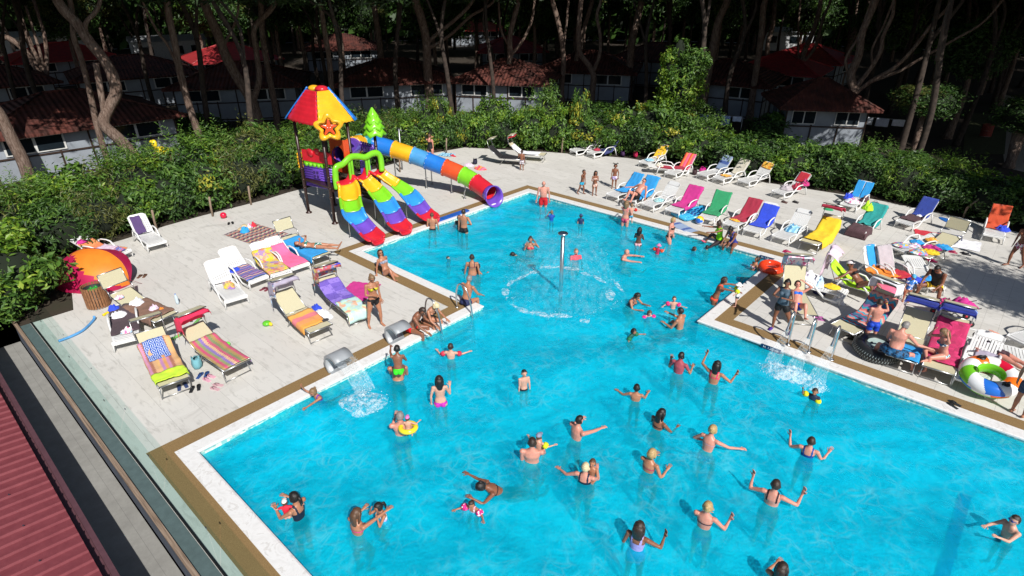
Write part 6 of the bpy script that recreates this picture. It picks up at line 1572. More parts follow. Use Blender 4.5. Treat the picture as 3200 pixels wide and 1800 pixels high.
def build_body(Ht, sex, arms, legs, tilt, head, build=1.0, kid=0.0, lean=0.0, nohands=False):
    """returns (MB of overlapping limbs, bones, head frame, extras)"""
    s = Ht; hs = 1+.38*kid; lg = 1-.20*kid; fem = sex == 'f'
    Rt = Matrix.Rotation(math.radians(lean), 3, 'Y') @ Matrix.Rotation(-math.radians(tilt), 3, 'X')
    T = lambda x, y, z: Rt @ Vector((x*s, y*s, z*s))
    tl = 1+.10*kid
    pel, wai, che, nek = T(0, 0, 0), T(0, .004, .10*tl), T(0, .012, .215*tl), T(0, -.004, .305*tl)
    Rh = Rt @ Matrix.Rotation(-math.radians(head[0]), 3, 'X'); Rh = Matrix.Rotation(math.radians(head[1]), 3, 'Z') @ Rh
    hc = nek+Rt @ Vector((0, .006*s, .035*s))+Rh @ Vector((0, .012*s, .062*s*hs))
    mb = MB(); bones = []
    b = build
    W = [(-.055, .070, .050), (-.02, .094 if fem else .086, .066), (.03, .094 if fem else .084, .064), (.10*tl, (.070 if fem else .078)*b, .052*b), (.16*tl, .080 if fem else .088, .058*(1+(b-1)*.5)), (.225*tl, .090 if fem else .104, .064), (.275*tl, .088 if fem else .105, .052), (.305*tl, .052, .042), (.325*tl, .030, .032)]
    mb.tube([T(0, .0+(.015*(b-1)*8 if .05 < z < .18 else 0), z) for z, _, _ in W], [(w*s*(1 if z != .10 else 1), d*s) for z, w, d in W], 14, up=(Rt @ Vector((0, 1, 0))))
    mb.tube([nek-(hc-nek)*.2, nek.lerp(hc, .55)], [.034*s, .031*s], 10)
    # head: skull, face wedge, jaw, nose, ears
    hr = s*hs
    mb.ball(hc+Rh @ V3(0, -.004*hr, .006*hr), (.0455*hr, .056*hr, .062*hr), 14, M=Rh)
    mb.ball(hc+Rh @ V3(0, .014*hr, -.030*hr), (.034*hr, .036*hr, .036*hr), 10, M=Rh)
    mb.ball(hc+Rh @ V3(0, .055*hr, -.012*hr), (.008*hr, .012*hr, .014*hr), 8, M=Rh)
    for q in (-1, 1): mb.ball(hc+Rh @ V3(q*.046*hr, -.002*hr, -.008*hr), (.007*hr, .012*hr, .017*hr), 8, M=Rh)
    mb.ball(T(-.045, -.035, -.045), (.050*s, .045*s, .050*s), 10); mb.ball(T(.045, -.035, -.045), (.050*s, .045*s, .050*s), 10)
    if fem and kid < .3:
        for q in (-1, 1): mb.ball(T(q*.042, .056, .205), (.036*s, .034*s, .036*s), 10)
    if b > 1.15: mb.ball(T(0, .03, .085), (.080*s*b, .058*s*b, .075*s), 12)
    sw = (.108 if fem else .118)*(1-.12*kid)
    ends = {}; hands = []
    for q, (d1, d2) in ((1, arms[0]), (-1, arms[1])):      # right arm first
        sh = T(q*sw, 0, .268*tl); e = sh+Vector((q*d1[0], d1[1], d1[2])).normalized()*.165*s; w = e+Vector((q*d2[0], d2[1], d2[2])).normalized()*.150*s
        f = 1 if not fem else .88
        mb.ball(sh, .036*s*f, 8)
        mb.tube([T(q*sw*.7, 0, .272*tl), sh, sh.lerp(e, .4), e], [.030*s, .033*s*f, .029*s*f, .0225*s*f], 9)
        mb.ball(e, .0225*s*f, 8); mb.tube([e, e.lerp(w, .3), w], [.0225*s*f, .0235*s*f, .0145*s*f], 8)
        fd = (w-e).normalized(); up_ = fd.orthogonal().normalized() if abs(fd.z) > .8 else (Vector((0, 0, 1))-fd*fd.z).normalized(); sd = fd.cross(up_)
        hl = .095*s; mb.tube([w-fd*.01*s, w+fd*.02*s, w+fd*.052*s], [(.018*s, .013*s), (.026*s, .012*s), (.025*s, .010*s)], 8, up=up_)
        hands.append((w, fd, up_, sd, q)); bones += [('ua%d' % q, sh, e, .030*s), ('fa%d' % q, e, w, .020*s), ('hd%d' % q, w, w+fd*.09*s, .02*s)]
    for q, (d1, d2) in ((1, legs[0]), (-1, legs[1])):
        hp = T(q*.052, 0, -.03); k = hp+Vector((q*d1[0], d1[1], d1[2])).normalized()*.235*lg*s; a = k+Vector((q*d2[0], d2[1], d2[2])).normalized()*.225*lg*s
        f = (1.12 if fem else 1.0)*(1+(b-1)*.5)
        mb.tube([hp+(hp-k).normalized()*.01*s, hp.lerp(k, .15), hp.lerp(k, .5), k], [.050*s*f, .053*s*f, .044*s*f, .031*s], 11)
        mb.ball(k, .031*s, 8); mb.tube([k, k.lerp(a, .3), k.lerp(a, .65), a], [.030*s, .034*s, .025*s, .018*s], 10)
        sh_ = (a-k).normalized(); fwd = Vector((q*.15, 1, 0)); fwd = fwd-sh_*fwd.dot(sh_)
        if fwd.length < .3: fwd = Vector((0, 0, 1))-sh_*sh_.z
        fwd = fwd.normalized(); 
        if abs(sh_.z) < .5: fwd = (fwd+sh_*.4).normalized()
        heel = a+sh_*.018*s
        mb.tube([heel-fwd*.03*s, heel, heel+fwd*.05*s+sh_*.010*s, heel+fwd*.105*s+sh_*.016*s], [(.018*s, .020*s), (.022*s, .024*s), (.025*s, .017*s), (.024*s, .009*s)], 8, up=-sh_)
        bones += [('th%d' % q, hp, k, .046*s), ('sh%d' % q, k, a, .028*s), ('ft%d' % q, heel, heel+fwd*.1*s, .02*s)]
    bones += [('t0', T(0, 0, -.05), wai, .085*s), ('t1', wai, che, .085*s), ('t2', che, nek, .085*s), ('nk', nek, nek.lerp(hc, .4), .034*s), ('head', hc-Rh @ V3(0, 0, .02*hr), hc+Rh @ V3(0, 0, .02*hr), .052*hr)]
    top = hc+Rh @ V3(0, 0, .068*hr)
    return mb, bones, (hc, Rh, hr), hands, top, Rt
def remesh(mb, vox):
    me = D.meshes.new('tmp'); me.from_pydata(mb.v, [], mb.f); o = D.objects.new('tmp', me); TMPC.objects.link(o)
    m = o.modifiers.new('r', 'REMESH'); m.mode = 'VOXEL'; m.voxel_size = vox; m.use_smooth_shade = True
    m = o.modifiers.new('s', 'SMOOTH'); m.factor = .55; m.iterations = 3
    return o
TMPC = D.collections.new('tmp'); COL.children.link(TMPC)
SPECS = []
def person(label, px, py, Ht, f, z, skin='tan', hair='short', hc='dk', wear=(), arms=('down', 'down'), legs=('stand', 'stand'), tilt=0, head=(0, 0), sex='m', kid=0.0, build=1.0, lean=0, group=None, props=(), lz=None):
    A = [ARMS[a] if isinstance(a, str) else a for a in arms]; Ht *= .95; rj = random.Random(int(px*7+py)); z = z-.04 if isinstance(z, float) else z
    A = [tuple(tuple(c+rj.uniform(-.16, .16) for c in d) for d in a) for a in A]; legs = (legs, legs) if not isinstance(legs[0], str) and not isinstance(legs[0][0], (tuple, str)) else legs; L = [LEGS[l] if isinstance(l, str) else l for l in legs]
    SPECS.append(dict(label=label, px=px*1.2422, py=py*1.2422, Ht=Ht, f=f, z=z, skin=skin, hair=hair, hc=hc, wear=wear, A=A, L=L, tilt=tilt, head=head, sex=sex, kid=kid, build=build, lean=lean, group=group, props=props))
def finish_people():
    objs = []
    for S_ in SPECS:
        mb, bones, hd, hands, top, Rt = build_body(S_['Ht'], S_['sex'], S_['A'], S_['L'], S_['tilt'], S_['head'], S_['build'], S_['kid'], S_['lean'])
        S_.update(bones=bones, hd=hd, hands=hands, top=top, Rt=Rt); objs.append(remesh(mb, .0135*max(.55, S_['Ht']/1.7)))
    dg = bpy.context.evaluated_depsgraph_get()
    meshes = [D.meshes.new_from_object(o.evaluated_get(dg)) for o in objs]
    for o in objs: D.objects.remove(o)
    for S_, me in zip(SPECS, meshes): assemble(S_, me)
    D.collections.remove(TMPC)
def assemble(S_, me):
    s = S_['Ht']; bones = S_['bones']; hcn, Rh, hr = S_['hd']
    n = len(me.vertices); co = np.empty(n*3); me.vertices.foreach_get('co', co); co = co.reshape(-1, 3)
    no = np.empty(n*3); me.vertices.foreach_get('normal', no); no = no.reshape(-1, 3)
    best = np.full(n, 1e9); bi = np.zeros(n, int); bt = np.zeros(n)
    for k, (nm, a, b, r) in enumerate(bones):
        a = np.array(a); b = np.array(b); d = b-a; L2 = d@d; t = np.clip(((co-a)@d)/L2, 0, 1); dist = np.linalg.norm(co-(a+t[:, None]*d), axis=1)/r
        m = dist < best; best[m] = dist[m]; bi[m] = k; bt[m] = t[m]
    names = [b[0] for b in bones]; ix = {nm: k for k, nm in enumerate(names)}
    Ri = np.array(S_['Rt'].transposed()); lc = (co@Ri.T)/s            # torso frame, in units of height
    Hi = np.array(Rh.transposed()); hl = ((co-np.array(hcn))@Hi.T)/hr
    TR = np.isin(bi, [ix['t0'], ix['t1'], ix['t2']]); TH = {q: bi == ix['th%d' % q] for q in (1, -1)}; HD = (bi == ix['head']) | (bi == ix['nk'])
    leg = TH[1] | TH[-1]; tz = lc[:, 2]; tx = lc[:, 0]; ty = lc[:, 1]; tl = 1+.10*S_['kid']
    faces = [tuple(p.vertices) for p in me.polygons]
    # position
    tc = Vector((0, 0, 0)); zt = S_['z']; top = S_['top']; minz = co[:, 2].min()
    if zt == 'wade':
        oz = -1.1-minz
        for _ in range(4):
            p = G(S_['px'], S_['py'], oz+top.z); oz = .4*oz+.6*(floor_z(min(max(p.x, X1), XR), min(max(p.y, 0), Y2))+.01-minz)
    elif isinstance(zt, tuple):
        if zt[0] == 'feet': oz = zt[1]-minz
        elif zt[0] == 'seat': oz = zt[1]+.088*s
        else: oz = zt[1]
    else: oz = WZ+zt-top.z
    ptop = G(S_['px'], S_['py'], oz+top.z); tcam = Vector((CAM.x-ptop.x, CAM.y-ptop.y, 0)).normalized(); f = math.radians(S_['f']); rt_ = Vector((-tcam.y, tcam.x, 0))
    if rt_.dot(RT) < 0: rt_ = -rt_
    fd = tcam*math.cos(f)+rt_*math.sin(f); rz = math.atan2(fd.y, fd.x)-PI/2
    off = Matrix.Rotation(rz, 3, 'Z') @ Vector((top.x, top.y, 0)); loc = Vector((ptop.x-off.x, ptop.y-off.y, oz))
    # put the origin under the body at its base
    bz = minz
    root = thing('person', S_['label'], 'person', loc+Vector((0, 0, bz)), rz, S_['group']); sh = Vector((0, 0, -bz))
    # body mesh with hands and face
    mb = MB(); mb.v = [tuple(c) for c in co]; mb.f = list(faces); mb.m = [0]*len(faces); mb.sm = [True]*len(faces)
    r = .0082*s/1.7*(1.25 if S_['kid'] else 1)
    for (w, fd_, up_, sd, q) in S_['hands']:
        for i, (o_, L, sp) in enumerate(((-.019, .040, -.10), (-.0065, .046, -.03), (.0065, .043, .03), (.019, .034, .11))):
            p0 = w+fd_*.048*s+sd*o_*s; p1 = p0+(fd_+sd*sp-up_*.1).normalized()*L*s*.55; p2 = p1+(fd_+sd*sp-up_*.7).normalized()*L*s*.5
            mb.tube([p0, p1, p2], [r, r*.95, r*.8], 6)
        p0 = w+fd_*.016*s-sd*q*.020*s; p1 = p0+(fd_*.6-sd*q*.8-up_*.2).normalized()*.026*s; p2 = p1+(fd_-sd*q*.3-up_*.3).normalized()*.022*s
        mb.tube([p0, p1, p2], [r*1.25, r*1.1, r*.85], 6)
    for q in (-1, 1): mb.ball(hcn+Rh @ V3(q*.0185*hr, .0475*hr, .003*hr), (.0085*hr, .005*hr, .0055*hr), 6, 1, M=Rh)
    mb.ball(hcn+Rh @ V3(0, .0475*hr, -.036*hr), (.014*hr, .006*hr, .0045*hr), 6, 2, M=Rh)
    mb.v = [(v[0], v[1], v[2]-bz) for v in mb.v]
    body = mb.build('body', [SK[S_['skin']], EYE, LIP], root)
    def shell(name, mask, offv, m, mn=3):
        keep = [fc for fc in faces if all(mask[v] for v in fc)]
        if not keep: return None
        used = sorted({v for fc in keep for v in fc}); mp = {v: i for i, v in enumerate(used)}
        o_ = offv if hasattr(offv, '__len__') else np.full(n, offv)
        mm = MB(); mm.v = [tuple(co[v]+no[v]*o_[v]+np.array([0, 0, -bz])) for v in used]; mm.f = [tuple(mp[v] for v in fc) for fc in keep]; mm.m = [0]*len(keep); mm.sm = [True]*len(keep)
        return mm.build(name, m, root)
    def limb_t(which, lo, hi):
        m = np.zeros(n, bool)
        for q in (1, -1): m |= (bi == ix['%s%d' % (which, q)]) & (bt >= lo) & (bt <= hi)
        return m
    for w in S_['wear']:
        kind, m = w[0], w[1]
        if kind == 'shorts': shell('swim_shorts', (TR & (tz < .045*tl)) | limb_t('th', 0, .62), np.where(leg, .016+.012*bt, .008)*s/1.7, m)
        elif kind == 'trunks': shell('swim_trunks', (TR & (tz < .035)) | limb_t('th', 0, .22), .006*s/1.7, m)
        elif kind == 'bottom': shell('bikini_bottom', ((TR & (tz < .012)) | limb_t('th', 0, .12)) & ~((np.abs(tx) > .078) & (tz < -.03)), .005*s/1.7, m)
        elif kind == 'top': shell('bikini_top', TR & (tz > .175*tl) & (tz < .228*tl) & ((ty > 0.01) | ((tz > .190*tl) & (tz < .212*tl))), .006*s/1.7, m)
        elif kind == 'strap': shell('strap', TR & (tz > .19*tl) & (np.abs(np.abs(tx)-.05) < .011), .006*s/1.7, m)
        elif kind == 'suit':
            shell('swimsuit', ((TR & (tz < .215*tl)) | limb_t('th', 0, .10) | (TR & (tz > .19*tl) & (np.abs(np.abs(tx)-.05) < .014))) & ~((np.abs(tx) > .080) & (tz < -.03)), .005*s/1.7, m)
        elif kind == 'shirt': shell('rash_shirt', (TR & (tz > .0)) | limb_t('ua', 0, .55), .008*s/1.7, m)
        elif kind == 'vest': shell('vest', TR & (tz > .0) & (tz < .30*tl), .009*s/1.7, m)
        elif kind == 'leggings': shell('leggings', (TR & (tz < .03)) | leg | limb_t('sh', 0, .75), .006*s/1.7, m)
        elif kind == 'hot_pants': shell('shorts', (TR & (tz < .05)) | limb_t('th', 0, .45), .008*s/1.7, m)
        elif kind == 'shoes':
            for q in (1, -1): shell('shoe', bi == ix['ft%d' % q], .007*s/1.7, m)
        elif kind == 'flipflops':
            for q in (1, -1): shell('sandal', (bi == ix['ft%d' % q]) & (no[:, 2] < -.4), .008, m)
        elif kind == 'armbands':
            for q in (1, -1):
                a, b = [(x[1], x[2]) for x in bones if x[0] == 'ua%d' % q][0]; c = a.lerp(b, .55); d = (b-a).normalized(); mm = MB(); mm.tube([c-d*.05-V3(0, 0, bz), c-d*.045-V3(0, 0, bz), c-V3(0, 0, bz), c+d*.045-V3(0, 0, bz), c+d*.05-V3(0, 0, bz)], [.03, .062, .072, .062, .03], 12); mm.build('armband', m, root)
        elif kind == 'sunglasses':
            mm = MB()
            for q in (-1, 1): mm.ball(hcn+Rh @ V3(q*.019*hr, .050*hr, .004*hr)+sh, (.017*hr, .007*hr, .012*hr), 8, M=Rh)
            mm.tube([hcn+Rh @ V3(-.044*hr, 0, .004*hr)+sh, hcn+Rh @ V3(-.03*hr, .048*hr, .006*hr)+sh, hcn+Rh @ V3(.03*hr, .048*hr, .006*hr)+sh, hcn+Rh @ V3(.044*hr, 0, .004*hr)+sh], .0035*hr*1.2, 5); mm.build('sunglasses', m, root)
        elif kind == 'bracelet':
            wv, fdv = S_['hands'][0][0], S_['hands'][0][1]; mm = MB(); mm.tube([wv-fdv*.012+sh, wv+fdv*.004+sh], .0185*s, 10); mm.build('bracelet', m, root)
        elif kind == 'cap':
            shell('cap', HD & (hl[:, 2] > .022), .010*hr, m); mm = MB(); c = hcn+Rh @ V3(0, .062*hr, .024*hr)+sh; mm.ball(c, (.036*hr, .040*hr, .006*hr), 10, M=Rh); mm.build('cap_brim', m, root)
        elif kind == 'sunhat':
            shell('sun_hat', HD & (hl[:, 2] > .012), .010*hr, m); mm = MB(); c = hcn+sh
            K = 20; P = []
            for rr, zz in ((.050, .020), (.070, .012), (.088, -.004)):
                P.append([c+Rh @ V3(math.cos(2*PI*i/K)*rr*hr, math.sin(2*PI*i/K)*rr*1.1*hr, zz*hr) for i in range(K+1)])
            mm.grid(P); o = mm.build('hat_brim', m, root); solidify(o, .004)
        elif kind == 'ring':      # swim ring at the waist
            K = 24; mm = MB(); P = [S_['Rt'] @ V3(math.cos(2*PI*i/K)*.16, math.sin(2*PI*i/K)*.15, .10*s)+sh for i in range(K+1)]; mm.tube(P, .055, 10, cap=False); mm.build('ring_float', m, root)
    # hair
    hm = HR[S_['hc']]; k = S_['hair']; x, y, z = hl[:, 0], hl[:, 1], hl[:, 2]
    if k != 'bald' and k != 'none':
        front = .026
        mask = HD & ((z > front+np.maximum(0, y)*.35) | ((y < .006) & (z > -.045)) | ((y < .022) & (z > -.012) & (np.abs(x) > .03)))
        if k == 'short': mask = HD & ((z > .030+np.maximum(0, y)*.3) | ((y < .0) & (z > -.030)))
        if k == 'balding': mask = HD & (y < -.005) & (z > -.03) & (z < .025)
        thick = {'short': .007, 'balding': .003}.get(k, .012)
        jit = np.array([noise.noise(Vector(c)*30) for c in co])*.006
        shell('hair', mask, (thick*hr/1.0+np.maximum(0, jit))*1.0, hm)
        mm = None; c = lambda X, Y, Z: hcn+Rh @ V3(X*hr, Y*hr, Z*hr)+sh
        if k in ('long', 'loose'):
            mm = MB(); wd = .05 if k == 'long' else .062
            mm.tube([c(0, -.040, .045), c(0, -.058, .0), c(0, -.060, -.05), c(.004, -.058, -.11), c(0, -.055, -.165)], [(wd*.8*hr, .020*hr), (wd*hr, .026*hr), (wd*hr, .024*hr), (wd*.9*hr, .018*hr), (wd*.5*hr, .008*hr)], 12, up=Rh @ V3(0, -1, 0))
            for q in (-1, 1): mm.tube([c(q*.036, .0, .05), c(q*.050, -.006, .0), c(q*.052, -.018, -.06), c(q*.045, -.03, -.12)], [.016*hr, .018*hr, .018*hr, .008*hr], 8)
        elif k == 'bob':
            mm = MB(); mm.tube([c(0, -.030, .045), c(0, -.048, .0), c(0, -.046, -.055)], [(.042*hr, .020*hr), (.052*hr, .026*hr), (.044*hr, .014*hr)], 12, up=Rh @ V3(0, -1, 0))
            for q in (-1, 1): mm.tube([c(q*.034, .004, .045), c(q*.050, -.002, .0), c(q*.048, -.006, -.05)], [.014*hr, .017*hr, .008*hr], 8)
        elif k == 'bun': mm = MB(); mm.ball(c(0, -.062, .040), (.026*hr, .022*hr, .024*hr), 10); 
        elif k == 'topbun': mm = MB(); mm.ball(c(0, -.035, .080), (.022*hr, .022*hr, .020*hr), 10)
        elif k == 'tail': mm = MB(); mm.tube([c(0, -.055, .030), c(0, -.085, .015), c(.0, -.095, -.04), c(0, -.085, -.10)], [.014*hr, .020*hr, .018*hr, .006*hr], 8)
        elif k == 'pigtails':
            mm = MB()
            for q in (-1, 1): mm.tube([c(q*.03, -.02, .06), c(q*.06, -.02, .085), c(q*.095, -.02, .075)], [.010*hr, .018*hr, .008*hr], 8)
        if mm: mm.build('hair_length', hm, root)
    S_['root'] = root; S_['loc'] = loc
    return root
def build_people():
    P = person; B = fab
    # --- shallow end
    P('slim brown-haired boy in black trunks wading beside the end of the rainbow slides', 1086, 535, 1.50, 165, 'wade', 'tan', 'short', 'br', [('trunks', B('14141c'))], ('down', 'down'), ('stand', 'walk_b'), 5, (0, 20))
    P('man in black trunks standing by the blue mat at the pool edge, seen from behind', 1166, 526, 1.75, 150, 'wade', 'tan', 'short', 'dk', [('trunks', B('101014'))], ('hip', 'down'), ('stand', 'stand'), 0)
    P('child in a black shirt half hidden behind the man in black trunks', 1155, 541, 1.25, 170, 'wade', 'brown', 'bob', 'black', [('shirt', B('15151c'))], ('cross', 'cross'), kid=.5)
    P('bald man with a beard in long red shorts in the far corner of the pool', 1368, 457, 1.76, 0, 'wade', 'pink', 'balding', 'gr', [('shorts', B('c40a1c'))], ('down', 'down'), ('stand', 'stand'), 0, (18, 0), build=1.15)
    P('small child in a blue rash shirt holding a green toy in the far shallow corner', 1388, 529, 1.02, 190, 'wade', 'tan', 'short', 'lb', [('shirt', B('0a4aa8'))], ('hold', 'face'), kid=.8)
    P('small child in navy shirt and cap in the far shallow water', 1462, 538, 1.0, 175, 'wade', 'tan', 'short', 'dk', [('shirt', B('16305c')), ('cap', B('2a4a78'))], kid=.8)
    P('woman in a pink bikini by the far pool edge holding a toddler', 1577, 505, 1.62, 160, 'wade', 'pink', 'long', 'lb', [('bottom', B('c04868')), ('strap', B('c04868'))], ('cross', 'hold'), ('stand', 'stand'), 0, (0, 10), sex='f')
    P('toddler with red and yellow armbands carried by the woman in the pink bikini', 1590, 512, .95, 190, ('pelvis', .32), 'fair', 'short', 'lb', [('bottom', B('3aa8d0')), ('armbands', B('d81c10'))], ('side', 'side'), ('bent', 'bent'), kid=.9)
    P('brown girl in a pale pink bikini bottom, arms folded, in the shallow water', 1610, 572, 1.30, 165, 'wade', 'dark', 'long', 'black', [('bottom', B('f0b0b8'))], ('cross', 'cross'), sex='f', kid=.4)
    P('heavy woman with short blond hair and black bikini walking in the shallow water', 1697, 548, 1.60, 75, 'wade', 'pink', 'bob', 'bl', [('bottom', B('0c0c10')), ('top', B('1a1418'))], ('down', 'down'), ('walk_f', 'stand'), 4, (10, 0), sex='f', build=1.28)
    P('toddler in a pink sun hat with an orange-red float in the shallow water', 1659, 613, .85, 150, .42, 'fair', 'short', 'bl', [('shirt', B('c02850')), ('sunhat', B('e080b0')), ('armbands', B('f04818'))], ('wideup', 'side'), ('tread', 'tread'), 10, kid=.95)
    P('bald man sunk to the chest in the shallow water reaching both arms to the right', 1580, 628, 1.74, 80, .42, 'pink', 'balding', 'gr', [('trunks', B('1a5a9c'))], ('reach', 'reach'), ('sit', 'out'), 12, (5, 0), build=1.1)
    P('dark-haired child with a blue armband and lilac suit beside the other swimming child', 1749, 621, 1.05, 100, .20, 'tan', 'bob', 'dk', [('suit', B('b070c0')), ('armbands', B('2848b0'))], ('wide', 'wide'), ('tread', 'tread'), 10, sex='f', kid=.7)
    P('dark-haired child with white armbands swimming near the right wall of the shallow end', 1780, 617, 1.05, 175, .20, 'tan', 'short', 'black', [('armbands', B('e8ecf4'))], ('wide', 'wide'), ('tread', 'tread'), 10, kid=.7)
    P('person in a neon green top and dark leggings sitting on the pool edge', 1808, 556, 1.65, -60, ('seat', .02), 'brown', 'topbun', 'dk', [('vest', B('9aee10')), ('leggings', B('2a1a22')), ('shoes', B('e85a78'))], ('reach', 'reach'), ('kneeup', 'lowout'), 12, (0, 0), sex='f')
    P('tanned woman in a blue swimsuit sitting with her feet in the shallow water', 1836, 573, 1.65, -35, ('seat', .03), 'brown', 'topbun', 'black', [('suit', B('24308c'))], ('knee', 'knee'), ('sit', 'sitw'), 22, (20, 0), sex='f')
    P('woman in a red bikini kneeling in the water with both hands at her face', 1335, 596, 1.65, 5, .55, 'tan', 'bun', 'dk', [('top', B('e83040')), ('bottom', B('e83040'))], ('face', 'face'), ('back', 'back'), 0, (5, 0), sex='f')
    P('dark-haired swimmer with only the head above water left of the woman in the red bikini', 1285, 637, 1.4, -80, .14, 'tan', 'bob', 'black', [('trunks', B('303048'))], ('wide', 'wide'), ('back', 'back'), 50)
    P('sunburnt person in a red top blurred behind the veil of the mushroom fountain', 1450, 626, 1.5, 20, .45, 'pink', 'short', 'lb', [('shirt', B('e85060'))], ('down', 'down'), kid=.3)
    P('toddler with a light blue armband in the shallow water left of the fountain', 1127, 645, .92, 60, 'wade', 'fair', 'short', 'dk', [('armbands', B('28a0d8'))], ('face', 'down'), kid=.95)
    P('tanned woman in a blue bikini standing in the shallow water, seen from behind', 1187, 640, 1.66, 175, 'wade', 'tan', 'short', 'dk', [('bottom', B('24427c')), ('top', B('b06060')), ('strap', B('4a3040'))], ('down', 'down'), sex='f', build=1.15)
    P('dark-haired child peeping from behind the woman in the blue bikini', 1203, 664, 1.15, 120, .38, 'tan', 'bob', 'black', [('suit', B('3a2030'))], ('fwd', 'fwd'), sex='f', kid=.6)
    P('grey-haired man in navy trunks sitting at the inner left corner, seen from behind', 1183, 692, 1.74, 140, ('seat', .03), 'tan', 'short', 'gr', [('trunks', B('1a2450'))], ('knee', 'knee'), ('sit', 'sitw'), 14, (8, 0), build=1.1)
    P('woman with sunglasses in a grey bikini leaning back on the white coping', 955, 628, 1.66, 40, ('seat', .02), 'tan', 'long', 'dk', [('top', B('9aa0b4')), ('bottom', B('9aa0b4')), ('sunglasses', RUB)], ('lean', 'lean'), ('kneeup', 'lowout'), -22, (5, -15), sex='f')
    P('dark-haired girl in a patterned bikini leaning back against the right wall with one leg raised', 1908, 646, 1.5, -62, .55, 'tan', 'bun', 'dk', [('top', B('8a5070', 'print')), ('bottom', B('6a4060'))], ('lean', 'lean'), ('out', 'sit'), -15, sex='f')
    P('tanned dark-haired woman in an orange bikini reaching for the toddler on the coping', 1826, 698, 1.64, 90, 'wade', 'brown', 'bob', 'dk', [('bottom', B('f05030')), ('strap', B('f05030'))], ('reach', 'reach'), tilt=14, sex='f')
    P('toddler in a white sun hat and yellow armbands standing on the white coping', 1860, 711, .84, -90, ('feet', .02), 'fair', 'short', 'bl', [('shirt', B('e8ecf0')), ('trunks', B('2c3040')), ('sunhat', B('eef2f6')), ('armbands', B('d8ec10'))], ('hold', 'side'), kid=1.0)
    P('dark-haired woman bent forward in the water, arms before her, right of the fountain', 1609, 740, 1.62, 60, .50, 'tan', 'bob', 'black', [('suit', B('3c3448'))], ('fwd', 'hold'), ('bent', 'bent'), 25, (10, 0), sex='f')
    P('laughing toddler with bright pink armbands splashing beside the dark-haired man', 1697, 746, .92, 10, .46, 'fair', 'short', 'br', [('armbands', B('f02c78'))], ('wide', 'out'), kid=.95)
    P('toddler in a pink swimsuit with pink armbands floating in front of the man', 1636, 783, .90, 25, .26, 'fair', 'bob', 'br', [('suit', B('f01888')), ('armbands', B('f8208c'))], ('wide', 'wide'), ('tread', 'tread'), 20, sex='f', kid=.95)
    P('dark-haired man sitting low in the water facing the toddlers with pink armbands', 1712, 774, 1.74, -115, .66, 'tan', 'short', 'black', [('trunks', B('203058'))], ('hold', 'fwd'), ('kneeup', 'lowout'), 4)
    P('small dark-haired child with a green float under the arms in mid pool', 1597, 828, 1.0, 60, .30, 'tan', 'bob', 'black', [('shirt', B('145a50')), ('armbands', B('187048'))], ('out', 'wide'), ('tread', 'tread'), 15, kid=.8)
    # --- sitting pair and left edge
    P('muscular tanned man in bright red trunks sitting on the coping, arms on his knees', 1070, 778, 1.78, 62, ('seat', .03), 'brown', 'short', 'dk', [('trunks', B('e0101c')), ('bracelet', B('c8a030'))], ('knee', 'knee'), ('sit', 'sitw'), 26, (28, 0))
    P('platinum blond woman in a black bikini sitting beside the man in red trunks', 1103, 768, 1.66, 52, ('seat', .03), 'tan', 'bun', 'pb', [('top', B('101014')), ('bottom', B('101014'))], ('knee', 'knee'), ('sit', 'sitw'), 28, (30, 0), sex='f')
    P('boy with armbands stretching out his arm in the water near the seated couple', 1133, 864, 1.22, 165, .46, 'fair', 'short', 'dk', [('trunks', B('26406c')), ('armbands', B('d02848'))], ('out', 'wide'), kid=.6)
    P('boy in neon green trunks riding on a man and reaching for the coping', 998, 868, 1.28, 172, ('pelvis', .33), 'brown', 'short', 'black', [('trunks', B('38f020'))], ('cross', 'reach'), ('sit', 'sit'), 14, kid=.5)
    P('man in dark trunks bent in the water carrying the boy in neon green trunks', 1000, 893, 1.76, 172, .54, 'tan', 'short', 'dk', [('trunks', B('18343c'))], ('cross', 'cross'), ('stand', 'stand'), 22, (25, 0), build=1.1)
    P('girl with wet black hair in a magenta bikini bottom raising her right forearm', 1104, 946, 1.50, 178, .82, 'fair', 'long', 'black', [('bottom', B('c828b0'))], ('bent', 'down'), sex='f', kid=.2)
    P('girl in a purple swimsuit hanging on to the left pool edge', 783, 980, 1.30, -60, .42, 'tan', 'bun', 'lb', [('suit', B('6a20a0'))], ('up', 'reach'), ('back', 'back'), 20, sex='f', kid=.4)
    P('broad-shouldered grey-haired man in navy trunks carrying a baby, seen from behind', 1005, 1036, 1.76, 175, 'wade', 'pink', 'short', 'gr', [('trunks', B('1a3c90'))], ('down', 'hold'), build=1.12)
    P('baby in a pink cap with a yellow ring held by the grey-haired man', 1024, 1046, .72, 170, .62, 'fair', 'short', 'br', [('cap', B('e87cc0')), ('ring', mat('yellow_vinyl', (.85, .65, .03), .22, .04, 2))], ('wide', 'wide'), ('tread', 'tread'), kid=1.0)
    P('small boy in black trunks standing alone in mid pool', 1319, 931, 1.10, 20, .62, 'fair', 'short', 'black', [('trunks', B('14202c'))], ('down', 'down'), kid=.8)
    P('dark-haired swimmer in a dark red top with bent arms at mid right', 1716, 886, 1.64, 160, .60, 'tan', 'short', 'black', [('shirt', B('a84c58'))], ('fwd', 'bent'), ('stand', 'stand'), 4, sex='f')
    P('black-haired woman with a neon pink strap raising both arms at mid right', 1807, 908, 1.66, 165, 'wade', 'tan', 'long', 'black', [('strap', B('ff2868')), ('top', B('ff2868')), ('bottom', B('203050'))], ('wideup', 'up'), tilt=8, sex='f')
    P('child in dark trunks spreading both arms above the water at mid right', 1603, 967, 1.30, 178, .46, 'tan', 'short', 'black', [('trunks', B('1c2c50'))], ('splash', 'wide'), kid=.5)
